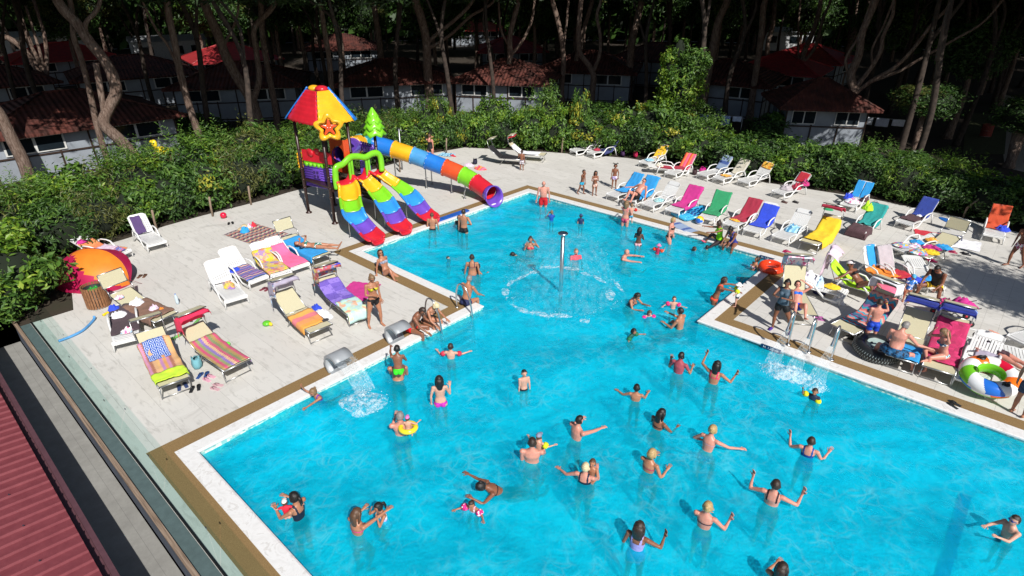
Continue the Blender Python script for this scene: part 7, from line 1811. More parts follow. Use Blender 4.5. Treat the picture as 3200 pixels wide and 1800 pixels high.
    P('child with yellow armbands under the small water jet at the right', 2052, 978, 1.05, -10, .36, 'tan', 'short', 'dk', [('shirt', B('20304c')), ('armbands', B('f0e010'))], ('up', 'down'), ('tread', 'tread'), 8, kid=.8)
    # --- the water gymnastics group
    P('short-haired man throwing his arms to the right in the middle of the pool', 1460, 1046, 1.72, 130, .58, 'pink', 'short', 'black', [('trunks', B('1c3c70'))], ('reach', 'splash'), ('stand', 'walk_b'), 6)
    P('sunburnt man with short hair in navy trunks facing away, holding a toddler', 1339, 1102, 1.76, 178, 'wade', 'pink', 'short', 'dk', [('trunks', B('1a3060'))], ('hold', 'down'), build=1.15)
    P('toddler in a grey cap with yellow armbands held by the sunburnt man', 1356, 1090, .90, 150, .60, 'fair', 'short', 'br', [('cap', B('8a90a8')), ('armbands', B('d8ec20')), ('trunks', B('1848a8'))], ('wide', 'wide'), ('tread', 'tread'), kid=1.0)
    P('woman with long wet black hair in a dark bikini bending to the right', 1668, 1029, 1.64, 140, .50, 'brown', 'long', 'black', [('top', B('201820')), ('bottom', B('204060'))], ('fwd', 'fwd'), ('bent', 'bent'), 10, sex='f')
    P('woman with a blond bun stretching her right arm low over the water', 1796, 1070, 1.66, 158, .60, 'pink', 'bun', 'bl', [('top', B('d0a0a8')), ('bottom', B('5a70b8', 'print'))], ('out', 'hip'), ('bent', 'bent'), 8, sex='f')
    P('woman with chin-length blond hair and a pink bikini strap lifting her forearms', 1643, 1130, 1.64, 150, .54, 'tan', 'bob', 'bl', [('top', B('c03060')), ('bottom', B('305a9c'))], ('bent', 'fwd'), ('bent', 'stand'), 6, sex='f')
    P('woman with short light blond hair in a black swimsuit holding a child, seen from behind', 1474, 1165, 1.62, 165, .56, 'pink', 'short', 'pb', [('suit', B('0e2440'))], ('hold', 'side'), sex='f', build=1.25)
    P('brown-haired child clinging to the woman in the black swimsuit', 1491, 1156, 1.02, -20, .52, 'tan', 'short', 'br', [], ('fwd', 'fwd'), ('tread', 'tread'), kid=.8)
    P('person in dark blue bottoms standing with both arms spread wide and raised', 1955, 1208, 1.74, 178, 'wade', 'pink', 'short', 'dk', [('bottom', B('142c58')), ('strap', B('301820'))], ('wideup', 'wideup'), sex='f', build=1.1)
    P('dark-haired woman in a blue cross-back swimsuit raising both fists', 2044, 1100, 1.62, 178, .50, 'pink', 'short', 'dk', [('suit', B('1c4a98'))], (((.5, .2, -.8), (.35, .5, .75)), ((.6, .2, -.7), (.2, .5, .8))), sex='f', build=1.15)
    P('black-haired woman with a ponytail turned left and holding a baby, near the lower left', 737, 1240, 1.66, -140, .62, 'tan', 'tail', 'black', [('suit', B('101c34'))], ('hold', 'hold'), sex='f')
    P('baby in a white lace hat and red top held by the black-haired woman', 714, 1257, .72, 165, .54, 'fair', 'short', 'br', [('cap', B('f0e4e0')), ('shirt', B('e02840'))], ('side', 'wide'), ('tread', 'tread'), kid=1.0)
    P('woman with wet brown hair and a pink bikini reaching towards a girl', 897, 1280, 1.64, 125, .56, 'tan', 'long', 'br', [('top', B('e84890')), ('bottom', B('e0b0c8', 'print'))], ('reach', 'fwd'), ('bent', 'stand'), 4, sex='f')
    P('girl with a dark ponytail covering her face with her hands before the woman', 948, 1268, 1.20, -70, .46, 'tan', 'tail', 'black', [('suit', B('c0b8e8', 'print'))], ('face', 'face'), ('tread', 'tread'), 10, sex='f', kid=.5)
    P('dark-haired woman leaning left over a toddler in the lower middle', 1198, 1222, 1.64, -75, .30, 'brown', 'bun', 'black', [('top', B('101418')), ('bottom', B('101418'))], ('out', 'hold'), ('back', 'back'), 50, (10, 0), sex='f')
    P('toddler with pink white-spotted armbands in front of the leaning woman', 1184, 1263, .92, -30, .34, 'tan', 'short', 'dk', [('suit', B('e8b0c8', 'print')), ('armbands', B('e81c80', 'print'))], ('wide', 'wide'), ('tread', 'tread'), 15, kid=.95)
    P('woman with tousled brown hair in a lilac swimsuit raising her right arm', 1611, 1314, 1.66, 165, .62, 'brown', 'loose', 'dk', [('suit', B('a8a0e0'))], ('wideup', 'down'), sex='f')
    P('woman with pinned-up blond hair and navy bikini raising her right forearm', 1783, 1264, 1.66, 172, .62, 'pink', 'bun', 'bl', [('top', B('20203c')), ('bottom', B('1c3c88'))], (((.6, .2, -.7), (.3, .3, .9)), 'cross'), sex='f')
    P('long-haired brunette at the bottom edge stretching one arm far to the right', 1972, 1418, 1.66, 170, .60, 'tan', 'long', 'dk', [('suit', B('205a48'))], ('out', 'fwd'), sex='f')
    P('boy in swimming goggles holding a red ball at the right edge of the picture', 2558, 1298, 1.35, -35, .56, 'fair', 'short', 'dk', [('trunks', B('1c2c50')), ('sunglasses', B('203c90'))], ('hold', 'hold'), kid=.4)
    # --- on the deck
    P('blond woman with sunglasses standing on the left deck in a black and yellow bikini', 936, 694, 1.68, 22, ('feet', .004), 'tan', 'bun', 'lb', [('top', B('c8c020', 'print', '302018')), ('bottom', B('0c0c10')), ('sunglasses', RUB)], ('belly', 'down'), ('spread', 'walk_f'), 0, (22, 0), sex='f')
    P('woman in a green patterned bikini sunbathing on her front on an azure towel', 740, 612, 1.64, 70, ('pelvis', .50), 'tan', 'short', 'dk', [('top', B('2a8070', 'print')), ('bottom', B('2a8070', 'print'))], ('behind', 'behind'), ((.10, 1, -.05), (.06, 1, -.08)), -84, (0, 0), sex='f')
    P('boy in black and white striped shorts standing by the black lounger, seen from behind', 1313, 377, 1.12, 170, ('feet', .004), 'brown', 'short', 'dk', [('shorts', B('d8d0d8', 'print', '302840'))], ('down', 'bent'), kid=.7)
    P('boy in turquoise trunks shading his eyes, left of three children on the far deck', 1470, 427, 1.22, 60, ('feet', .004), 'brown', 'short', 'dk', [('trunks', B('28a8d0'))], ('face', 'down'), ('walk_b', 'walk_f'), 6, kid=.6)
    P('girl in a pale pink bikini, middle of three children on the far deck', 1499, 430, 1.20, 15, ('feet', .004), 'brown', 'long', 'black', [('top', B('f0c8b8')), ('bottom', B('f0c8b8'))], ('belly', 'cross'), sex='f', kid=.6)
    P('girl with sticking-out black pigtails, right of three children on the far deck', 1549, 412, 1.24, 5, ('feet', .004), 'brown', 'pigtails', 'black', [('trunks', B('a890d0', 'print'))], ('down', 'down'), sex='f', kid=.6)
    P('man with sunglasses in black trunks lying back on an azure towel, knees drawn up', 1622, 449, 1.78, -38, ('pelvis', .52), 'pink', 'short', 'dk', [('shorts', B('15161c')), ('sunglasses', RUB)], ('side', 'down'), ('kneeup', 'kneeup'), -42, (30, 0), build=1.2)
    P('woman in a black swimsuit walking behind the tube slide by the far hedge', 1080, 337, 1.62, 150, ('feet', .004), 'pink', 'bun', 'br', [('suit', B('0e0e12'))], ('down', 'reach'), ('walk_f', 'walk_b'), sex='f', build=1.2)
    P('instructor in grey tank top, black shorts and purple trainers lunging by the water jets', 1983, 704, 1.66, -15, ('feet', .004), 'brown', 'bun', 'black', [('vest', B('4a5f70')), ('hot_pants', B('0c0c10')), ('shoes', B('4a2890'))], ('clap', 'clap'), (((.50, .0, -1), (.30, -.05, -1)), ((.10, .05, -1), (.02, -.04, -1)))[::-1], 0, (5, 10), sex='f')
    P('woman in a bright blue bikini reclining under a patterned canopy, one arm behind her head', 2008, 706, 1.64, 15, ('pelvis', .52), 'pink', 'bun', 'dk', [('top', B('1870e8')), ('bottom', B('1a50d8'))], ('belly', 'behind'), ('kneeup', 'kneeup'), -50, (25, 0), sex='f', build=1.1)
    P('tanned woman with sunglasses and a black bandeau reclining on the lime towel', 2138, 657, 1.66, 62, ('pelvis', .54), 'brown', 'short', 'dk', [('top', B('141216')), ('bottom', B('141216')), ('sunglasses', RUB), ('cap', B('e8e0e0'))], ('flat', 'down'), ('kneeup', ((.2, .95, .35), (.1, .8, -.6))), -52, (30, 0), sex='f')
    P('man in a black vest and yellow shorts sitting on the end of a lounger', 2357, 672, 1.78, -18, ('seat', .40), 'brown', 'short', 'black', [('vest', B('141418')), ('shorts', B('e8c020')), ('sunglasses', RUB), ('flipflops', B('2a2024'))], ('knee', 'knee'), (((.5, 1, -.05), (.12, .1, -1)), ((.5, 1, -.05), (.12, .1, -1))), 24, (22, 0))
    P('small child in a light blue cap beside the man in the black vest', 2301, 691, .98, 20, ('feet', .004), 'tan', 'short', 'br', [('cap', B('58b8e8')), ('shirt', B('2878d0', 'print', 'e8f0f8'))], ('down', 'bent'), ('stand', 'stand'), 4, kid=.9)
    P('boy in royal blue shorts standing beside the zigzag towel with a hand at his face', 2216, 752, 1.42, -165, ('feet', .004), 'pink', 'short', 'dk', [('shorts', B('1448c8')), ('bracelet', B('e8c020'))], ('face', 'down'), ('stand', 'stand'), 2, (20, 0), kid=.3)
    P('heavy grey-haired man in patterned shorts sitting with his bare back to the camera', 2286, 810, 1.76, 175, ('seat', .40), 'pink', 'short', 'gr', [('shorts', B('1a5a88', 'print', '0a1830'))], ('side', 'knee'), (((.75, .7, -.1), (.2, .1, -1)), ((.75, .7, -.1), (.2, .1, -1))), 16, (15, -30), build=1.25)
    P('long-haired girl in a print bikini sitting on the crimson towel, hand at her head', 2372, 828, 1.60, -55, ('seat', .42), 'pink', 'loose', 'lb', [('top', B('3a6a90', 'print')), ('bottom', B('b8e0e8', 'print', '203040'))], ('face', 'up'), ('cross', 'sit'), 12, (15, 0), sex='f')
    P('woman lying on a white lounger in a black and white checked top', 2450, 838, 1.64, 62, ('pelvis', .46), 'pink', 'short', 'dk', [('vest', B('18141c', 'print', 'd8d0dc')), ('bottom', B('4a3038'))], ('flat', 'behind'), ((.08, 1, -.02), (.05, 1, -.04)), -78, (0, 0), sex='f')
    P('tanned person cut by the right edge walking past the flowered lounger', 2592, 560, 1.68, -40, ('feet', .004), 'brown', 'short', 'dk', [('bottom', B('c05078', 'print'))], ('down', 'down'), ('walk_f', 'walk_b'), sex='f')
    P('barefoot bather cut by the right edge below the lying woman', 2634, 890, 1.70, 160, ('feet', .004), 'tan', 'short', 'dk', [('shorts', B('30405c'))], ('down', 'down'))
build_people()
finish_people()
for S_ in SPECS:
    if S_['loc'].z < .6 and inpool(S_['loc'].x, S_['loc'].y): WAKES.append((S_['loc'].x, S_['loc'].y))
WAKES += [(G(1135, 1262, WZ).x, G(1135, 1262, WZ).y), (G(1752, 912, WZ).x, G(1752, 912, WZ).y)]
build_water()
# ---------------------------------------------------------------- small things on the deck
def build_tent():
    c = G(300, 880); c = Vector((c.x, c.y, 0)); t = thing('pop_up_tent', 'low pop-up beach tent, orange above and raspberry below, beside the left hedge', 'tent', c)
    ax = (G(405, 868)-G(190, 850)); L = 2.5; rz = math.atan2(ax.y, ax.x); t.rotation_euler = (0, 0, rz)
    # half shell: arch rim from left foot over the top to the right foot, skin falling to the ground towards the camera (local -y)
    NU, NV = 34, 14; top = 1.02; rows = []; mi = {}
    def P(u, v):     # u along the length, v from rim (0) to the ground in front (1)
        a = PI*u; x = -math.cos(a)*L/2; rimz = math.sin(a)**.75*top
        y0 = .35*math.sin(a); y1 = -.85*math.sin(a)**.8
        k = v; z = rimz*math.cos(k*PI/2)**.85 if k < 1 else 0
        y = y0+(y1-y0)*math.sin(k*PI/2)
        w = .012*noise.noise(Vector((u*9, v*5, 2)))
        return Vector((x, y+w, max(.004, z+w)))
    for i in range(NU+1): rows.append([P(.001+.998*i/NU, j/NV) for j in range(NV+1)])
    def colour(i, j):
        u = i/NU; v = (j+.5)/NV; s = .34+.42*math.sin((u-.15)*PI*1.15)**1 if u > .1 else .30
        s = .12+.86*(u**1.6) if u > .25 else .12+.86*(.25**1.6)*(u/.25)
        s = .42-.30*math.sin(min(1, u/.55)*PI)*.9+.55*max(0, u-.35)/.65
        return 0 if v < s else 1
    m = MB(); m.grid(rows, mif=colour)
    m.build('tent_skin', [mat('orange_nylon', (.82, .22, .02), .5, .1, 3), mat('raspberry_nylon', (.42, .008, .07), .5, .12, 3)], t)
    b = MB(); rows = [[Vector((r[0].x, r[0].y+.55*k*math.sin(PI*i/NU), r[0].z*(1-.25*k))) for k in (0, .5, 1)] for i, r in enumerate(rows)]
    b.grid(rows); b.build('tent_back', mat('raspberry_nylon', (.42, .008, .07), .5, .12, 3), t)
    p = MB(); p.tube([P(.001+.998*i/24, 0) for i in range(25)], .014, 6); p.build('tent_pole', mat('maroon_piping', (.20, .01, .03), .5), t)
    p = MB(); p.tube([Vector((L/2-.1, -.1, .3)), Vector((L/2+.35, .1, .01))], .006, 5); p.build('guy_rope', mat('maroon_piping', (.20, .01, .03), .5), t)
build_tent()
def bin_(px, py, label, m, h=.62, r=.27):
    p = G(px, py); t = thing('litter_bin', label, 'litter bin', (p.x, p.y, 0))
    for k in range(26):
        a = 2*PI*k/26; mb = MB(); mb.box((math.cos(a)*r, math.sin(a)*r, h/2+.02), (.022, .052, h), M=None, rz=0)
        mb.v = [tuple(Matrix.Rotation(a, 3, 'Z') @ Vector((v[0]-math.cos(a)*r, v[1]-math.sin(a)*r, 0))+Vector((math.cos(a)*r, math.sin(a)*r, v[2]))) for v in mb.v]; mb.build('slat', m, t)
    mb = MB(); mb.lathe([(r-.03, .03), (r-.03, h-.05), (r-.05, h-.05), (r-.05, h-.18), (.01, h-.2)], (0, 0, 0), 20); mb.build('liner', mat('dark_liner', (.015, .02, .018), .6), t)
    mb = MB(); mb.lathe([(r-.02, 0), (r-.02, .05)], (0, 0, 0), 20); mb.lathe([(r-.012, h*.5), (r-.012, h*.5+.04)], (0, 0, 0), 20); mb.build('hoop', GALV, t)
    return t
bin_(310, 955, 'round slatted timber litter bin with a green bag beside the tent', mat('brown_slat_wood', (.26, .12, .055), .7, .3, 12), .66, .30)
p = G(310, 955); heap(p.x, p.y, .50, (.20, .20), mat('green_bag', (.03, .28, .04), .4), 'green rubbish bag in the slatted bin', 'rubbish bag', 'rubbish_bag', 3, .12)
bin_(2885, 618, 'reddish slatted litter bin in the shade by the back hedge', mat('red_slat_wood', (.28, .045, .03), .7, .3, 12), .66, .28)
bin_(3078, 425, 'small red slatted litter bin on the grass beyond the hedge at the right', mat('red_slat_wood', (.28, .045, .03), .7, .3, 12), .7, .3)
def slippers(px, py, c, label, rz=0, gap=.14, rz2=None):
    p = G(px, py); t = thing('flip_flops', label, 'flip-flops', (p.x, p.y, 0), math.radians(rz))
    m1 = mat('rubber_'+c, H(c), .6); m2 = mat('strap_'+c, tuple(x*.35 for x in H(c)), .5)
    for i in (0, 1):
        mb = MB(); R_ = Matrix.Rotation(math.radians((rz2 or 12)*i), 3, 'Z'); o = Vector((gap*i, .05*i, 0))
        poly = [(-.035, -.13), (.035, -.13), (.042, -.02), (.05, .08), (.03, .135), (-.02, .14), (-.048, .09), (-.038, -.02)]
        mb.prism([tuple((R_ @ Vector((x, y, 0))+o)[:2]) for x, y in poly], .001, .024); s = mb.build('sole', m1, t)
        mb = MB(); mb.tube([R_ @ Vector(v)+o for v in ((-.04, -.01, .03), (-.02, .06, .055), (0, .10, .03))], .009, 5); mb.tube([R_ @ Vector(v)+o for v in ((.045, -.01, .03), (.02, .06, .055), (0, .10, .03))], .009, 5); mb.build('strap', m2, s)
for a in ((715, 700, '1c1c20', 'black sandals by the red ball at the left hedge', 60), (437, 865, '6b4a38', 'brown sandals beside the pop-up tent', 40), (598, 1000, '18181c', 'pair of black slippers between two canvas loungers at the left', 70, .22), (625, 1175, '2a4a86', 'blue flip-flops beside the patterned beach bag', 40), (646, 1188, 'd8a0b4', 'small pink slippers next to the blue flip-flops', 100), (600, 1218, '1a1c22', 'black and white flip-flops by the lime towel', 55), (560, 1213, '30406c', 'navy flip-flops under the foot end with the lime towel', 70), (672, 1216, 'c8a0a8', 'pale pink slippers lying alone on the left deck', 110), (823, 904, '7a3040', 'dark red slippers behind the lettered towel', 10), (1985, 606, '202028', 'dark slippers beside the azure lounger in front', 60), (2450, 634, '5a3a34', 'brown sandals by the lounger heaped with bags', 80), (2485, 634, '18161a', 'black sandals next to the brown pair by the bags', 80), (2456, 790, 'd8286c', 'pink slippers near the right inner corner of the ochre strip', 70), (2563, 1000, 'b060a0', 'pink and purple flip-flops beside the reclining woman', 110), (2690, 1052, '18181c', 'black slippers behind the zigzag-towel lounger', 100), (2665, 1062, '141418', 'second pair of black slippers under the zigzag towel', 100), (2915, 818, 'd01870', 'crimson-pink slippers in front of the clothes-covered canvas lounger', 110), (2978, 790, 'a81850', 'raspberry slippers by the white cloth', 100), (3020, 797, '1c1c24', 'dark slippers on the white cloth\'s corner', 100), (2975, 1270, '22262a', 'dark slippers under the leaning swim ring', 60), (3195, 792, 'c84878', 'pink slippers at the right edge', 0), (2660, 590, '8a6a30', 'tan slippers at the foot of the hedge') , (2120, 800, 'e8e8e8', 'x', 0))[:-2]:
    slippers(*a)
def bag(px, py, c, label, kind='tote', s=.24, hexb=None, z=0):
    p = G(px, py, z); t = thing('beach_bag', label, 'bag', (p.x, p.y, z), random.Random(px).uniform(0, 6))
    m = C[c] if c in C else mat('bag_'+c, H(c), .7, .2, 8)
    mb = MB(); K = 16; rows = []
    for (r, z_) in ((.75, 0), (1.0, .05), (1.08, .4), (.95, .8), (.75, 1.0), (.5, .98)):
        rows.append([Vector((math.cos(2*PI*i/K)*r*s*(1+.08*math.sin(i*2.3)), math.sin(2*PI*i/K)*r*s*.62*(1+.08*math.cos(i*1.7)), z_*s*1.35+.01)) for i in range(K+1)])
    mb.grid(rows); o = mb.build('bag_body', m, t)
    for q in (-1, 1): mb = MB(); mb.tube([(-s*.4, q*s*.45, s*1.2), (-s*.3, q*s*.5, s*1.65), (s*.3, q*s*.5, s*1.65), (s*.4, q*s*.45, s*1.2)], .010, 5); mb.build('bag_handle', m, t)
for a in ((618, 1145, 'seafoam', 'green and white patterned beach bag beside the striped towel'), (1485, 512, '1c1c34', 'dark backpack among the clothes right of the tube slide'), (1945, 487, '3a1c48', 'dark purple bag at the foot of the back hedge'), (1985, 490, 'c01c50', 'crimson bag at the foot of the back hedge'), (2195, 540, 'c01880', 'magenta bag between two loungers of the back row'), (2170, 545, '3c2428', 'dark brown bag next to the magenta one'), (2558, 920, '141c50', 'dark blue beach bag beside the pile of white and yellow towels'), (2730, 650, '30485c', 'dark bag beside the lounger with two bright blue towels')):
    bag(*a, s=.18)
# crumpled clothes and cloths lying on loungers
def hp(key, u, d, r, c, label, seed=0, h=.10, cat='clothes', name='clothes'):
    p = on(key, u, d, .02); return heap(p.x, p.y, p.z-.01, r, C[c] if c in C else mat('cloth_'+c, H(c), .85, .15, 8), label, cat, name, seed, h, LG[key][3])
def build_heaps():
    hp('L2', .10, 1.0, (.16, .34), 'kids', 'yellow-green printed cloth crumpled on the seat of the white lounger', 1, .12)
    hp('L3', -.2, 1.15, (.22, .12), 'royal', 'blue garment bunched above the striped towel', 2, .10)
    hp('L6', .1, .3, (.16, .2), 'stripeb', 'violet clothes at the foot of the lounger behind the tent', 3, .08); hp('L6', -.1, 1.75, (.2, .14), 'magenta', 'magenta cloth at the head of the lounger behind the tent', 4, .1)
    hp('L7', -.1, 1.5, (.22, .2), 'white', 'off-white cloth on the umber towel', 5, .12); hp('L7', .05, .42, (.16, .12), 'mixw', 'bundled white lace cap on the foot of the umber-towel lounger', 6, .10, 'cap', 'bundled_cap'); hp('L7', -.2, 1.85, (.16, .12), 'royal', 'blue cap at the head of the umber-towel lounger', 7, .14, 'cap', 'bundled_cap')
    hp('M1', .0, 1.35, (.20, .22), 'white', 'crumpled white towel on the brown towel', 8, .16); hp('M1', .05, .65, (.15, .12), 'cloth' if 0 else 'lilac', 'pink soft toy on the brown towel', 9, .12, 'soft toy', 'soft_toy'); hp('M1', .15, .45, (.08, .06), 'orange', 'small orange pouch on the brown towel', 10, .08, 'pouch', 'pouch'); hp('M1', -.18, 1.85, (.14, .12), 'mixw', 'lilac and white swimsuit at the head of the brown-towel lounger', 11, .06)
    p = G(1010, 985); heap(p.x, p.y, 0, (.36, .24), C['white'], 'white T-shirt with pink print lying between two canvas loungers', 'T-shirt', 't_shirt', 12, .16); p = G(990, 965); heap(p.x, p.y, 0, (.22, .12), C['royal'], 'rolled blue cloth beside the white T-shirt', 'towel', 'towel', 13, .14)
    hp('M4', .28, .28, (.12, .06), 'black', 'black clogs at the corner of the orange sarong', 14, .06, 'clogs', 'clogs')
    canopy_towel('M5', C['royal'], 'blue patterned cloth on the right corner of the patchwork canopy', hang=(.02, .06), side=(-.45, .06), name='cloth')
    hp('B3', 0, .5, (.26, .25), 'bluewhite', 'white and grey clothes on the seat of the yellow-towel lounger', 15, .06)
    hp('B2', -.15, .6, (.2, .2), 'crimson', 'purple and red clothes on the seat of the navy-towel lounger', 16, .10)
    hp('B5', 0, 1.5, (.22, .22), 'beige', 'cream bundle at the end of the flat crimson-towel lounger', 17, .14)
    hp('B9', -.05, .65, (.28, .26), 'grey', 'grey bag on the seat of the lounger by the hedge', 18, .20, 'bag', 'soft_bag'); hp('B9', .1, 1.15, (.24, .22), 'crimson', 'dark red bag on the lounger by the hedge', 19, .26, 'bag', 'soft_bag'); hp('B9', .3, 1.5, (.2, .24), 'camo', 'black patterned bag hanging on the lounger by the hedge', 20, .22, 'bag', 'soft_bag')
    hp('B10', 0, .45, (.30, .34), 'mixw', 'purple, white and pink clothes on the seat below the bright blue towels', 21, .12); hp('B10', -.30, .9, (.22, .24), 'royal', 'blue and yellow bags at the left of the bright blue towels', 22, .24, 'bag', 'soft_bag'); hp('B10', .32, 1.0, (.2, .22), 'redor' if 0 else 'dkbrown', 'brown bag at the right of the bright blue towels', 23, .2, 'bag', 'soft_bag')
    p = G(2588, 655); heap(p.x, p.y, 0, (.2, .16), C['green'], 'small green and yellow cloth on the ground left of the blue-towel lounger', 'cloth', 'cloth', 24, .1)
    hp('B11', -.3, 1.75, (.24, .20), 'lime', 'neon yellow-green bag behind the teal towel', 25, .26, 'bag', 'soft_bag'); hp('B12', 0, 1.2, (.12, .08), 'white', 'white cloth in the fold of the dark blue lounger', 26, .06)
    hp('B13', .22, .85, (.26, .24), 'royal', 'blue cloth on the seat of the flowered-towel lounger', 27, .16)
    hp('F3', .02, .75, (.22, .26), 'seafoam', 'small seafoam cloth crumpled on the white seat', 28, .10); hp('F8', .0, 1.0, (.28, .36), 'bluewhite', 'light blue striped towel crumpled on the white seat', 29, .20, 'towel', 'towel')
    hp('F6', -.05, .45, (.22, .10), 'gold', 'orange print peeping from under the crimson towel', 30, .05)
    for i, (k, u, d, r, c, l) in enumerate((('R1', -.1, .3, .26, 'beachm', 'blue and pink clothes at the foot of the crowded lounger'), ('R1', .15, .75, .26, 'mixw', 'white and pink clothes in the middle of the crowded lounger'), ('R1', -.12, 1.15, .26, 'azure', 'turquoise cloth on the crowded lounger'), ('R1', .1, 1.6, .26, 'gold', 'golden brown cloth at the head of the crowded lounger'), ('R2', -.1, .2, .3, 'beachm', 'yellow and blue clothes at the foot of the canvas lounger'), ('R2', .12, .55, .28, 'yellow', 'yellow cloth on the crowded canvas lounger'), ('R2', -.05, .95, .3, 'magenta', 'pink cloth on the crowded canvas lounger'), ('R2', .15, 1.3, .28, 'azure', 'turquoise towel at the head of the crowded canvas lounger'))):
        hp(k, u, d, (r, r*.9), c, l, 40+i, .09)
    hp('R3', -.02, 1.2, (.34, .42), 'white', 'big pile of white towels on the lounger', 50, .34, 'towel', 'towel'); hp('R3', .08, .85, (.30, .20), 'yband', 'yellow and blue banded towel on the pile', 51, .26, 'towel', 'towel'); hp('R3', -.05, 1.5, (.22, .24), 'lilac', 'pink and white towel on top of the pile', 52, .42, 'towel', 'towel'); hp('R3', .15, .45, (.20, .25), 'yellow', 'yellow cushion on the seat end', 53, .08, 'cushion', 'cushion')
    p = G(2616, 945); heap(p.x, p.y, 0, (.22, .16), C['white'], 'white plastic bag under the towel-laden lounger', 'plastic bag', 'plastic_bag', 54, .18)
    hp('R6', .1, .35, (.26, .26), 'royal', 'blue patterned cloth at the seat end beside the child', 55, .1); hp('R7', 0, .5, (.2, .2), 'azure', 'blue and white cloth beside the man in the black vest', 56, .1)
    hp('R12', .2, .9, (.16, .14), 'dkbrown', 'dark bundle at the head of the slatted lounger', 57, .1)
build_heaps()
def build_misc():
    # rug with hat and toys by the left hedge
    p = G(800, 732); flat_cloth(p, 1.45, 2.05, math.radians(100), C['rug'], 'woven rug with red, cream and dark zigzag rows lying on the left deck', 'rug', 'rug', .008)
    p = G(765, 716); t = thing('straw_hat', 'straw sun hat lying on the corner of the woven rug', 'hat', (p.x, p.y, .03), .4); mb = MB(); mb.lathe([(.26, .0), (.20, .02), (.12, .03), (.115, .11), (.08, .15), (.01, .16)], (0, 0, 0), 22); mb.build('hat_body', mat('straw', (.62, .48, .28), .8, .15, 30), t); mb = MB(); mb.lathe([(.119, .035), (.119, .065)], (0, 0, 0), 22); mb.build('hat_band', RUB, t)
    for px, py, c, l, s in ((780, 712, 'mixw', 'pink and white bucket on the woven rug', .13), (793, 708, 'red', 'red and white box on the woven rug', .12), (765, 725, 'azure', 'turquoise and white swimwear on the woven rug', .18)):
        q = G(px, py); heap(q.x, q.y, .01, (s, s), C[c], l, 'toy' if s < .15 else 'clothes', 'toy' if s < .15 else 'clothes', px, s*1.2)
    p = G(1118, 912); flat_cloth(p, 1.0, 1.25, .5, C['magenta'], 'magenta-pink terry towel spread on the deck behind the patchwork canopy', wr=.05)
    p = G(1500, 528); heap(p.x, p.y, 0, (.36, .26), C['redor'], 'orange and yellow clothes right of the tube slide', 'clothes', 'clothes', 60, .14); p = G(1465, 517); heap(p.x, p.y, 0, (.30, .26), C['lilac'], 'pink and dark clothes right of the tube slide', 'clothes', 'clothes', 61, .12)
    p = G(1395, 484); flat_cloth(p, .9, .7, .4, C['bluewhite'], 'blue and white towel by the hedge behind the tube slide', wr=.05); p = G(1415, 488); heap(p.x, p.y, 0, (.25, .1), C['red'], 'red cloth on the blue and white towel', 'clothes', 'clothes', 62, .08)
    p = G(3015, 765); flat_cloth(p, .95, 1.1, .1, C['white'], 'white cloth spread on the right deck', wr=.04); p = G(2965, 748); flat_cloth(p, .8, 1.3, .1, C['navy'], 'navy patterned cloth under the white one', wr=.03, z=.004)
    p = G(2905, 732); flat_cloth(p, 1.0, .6, .2, C['red'], 'red and white beach cloth behind the crowded lounger', wr=.05); p = G(2958, 716); mb = MB(); mb.ball((0, 0, .05), (.42, .16, .045), 14); o = mb.build('bodyboard', mat('blue_board', (.02, .13, .45), .4)); o.location = (p.x, p.y, .28); o.rotation_euler = (.1, .1, -.3); tag(o, 'blue bodyboard propped behind the crowded canvas lounger', 'bodyboard')
    p = G(2135, 712); flat_cloth(p, .55, 1.1, 1.2, C['grblue'], 'striped cloth beneath the edge of the blue air mattress', wr=.02)
    # blue foam mat on the coping below the slides
    mb = MB(); mb.box((X1-.22, 13.1, .05), (.24, 1.75, .05)); tag(mb.build('foam_mat', mat('blue_foam_mat', (.005, .09, .42), .6)), 'long narrow blue foam mat on the coping beside the third rainbow slide', 'mat')
    # lilac towel hung as a parasol-like shade behind the tanned woman
    k = LG['R4']; M_ = lm(k); rows = []; uv = []
    for j in range(15):
        row = []
        for i in range(13):
            u, v = i/12*2-1, j/14; y = 1.55+.62*v if v < .55 else 1.89+.12*(v-.55); z = 1.16+.22*math.sin(min(1, v/.55)*PI/2)-(max(0, v-.55))*1.9-abs(u)**2*.16
            row.append(Vector((u*.42*(1+.1*v), y+.03*math.sin(u*8+v*3), z+.015*math.sin(u*11)))); uv.append((u, v))
        rows.append(row)
    mb = MB(); mb.grid(rows); o = mb.build('towel', C['lilac']); set_uv(o, uv); o.matrix_world = M_; solidify(o, .01); tag(o, 'pale lilac towel hung like a tent as sun shade over the lime lounger', 'towel')
    t = thing('canopy_frame_stand', 'thin metal shade frame holding up the pale lilac towel', 'shade frame', (0, 0, 0)); mb = MB()
    for q in (-1, 1): mb.tube([M_ @ Vector((q*.36, 1.5, .36)), M_ @ Vector((q*.38, 1.8, 1.0)), M_ @ Vector((q*.38, 1.86, 1.30))], .012, 6); 
    mb.tube([M_ @ Vector((-.38, 1.86, 1.30)), M_ @ Vector((.38, 1.86, 1.30))], .012, 6); mb.build('frame_tube', ALU, t)
    # bottle
    p = G(556, 950); t = thing('water_bottle', 'clear plastic water bottle standing alone on the left deck', 'bottle', (p.x, p.y, 0)); mb = MB(); mb.lathe([(.01, 0), (.045, .005), (.047, .10), (.042, .13), (.047, .16), (.047, .25), (.02, .31), (.016, .33)], (0, 0, 0), 14); mb.build('bottle_body', mat('clear_pet', (.55, .66, .74), .15, .05), t); mb = MB(); mb.lathe([(.018, .33), (.018, .35), (.001, .352)], (0, 0, 0), 10); mb.build('cap', BLU, t)
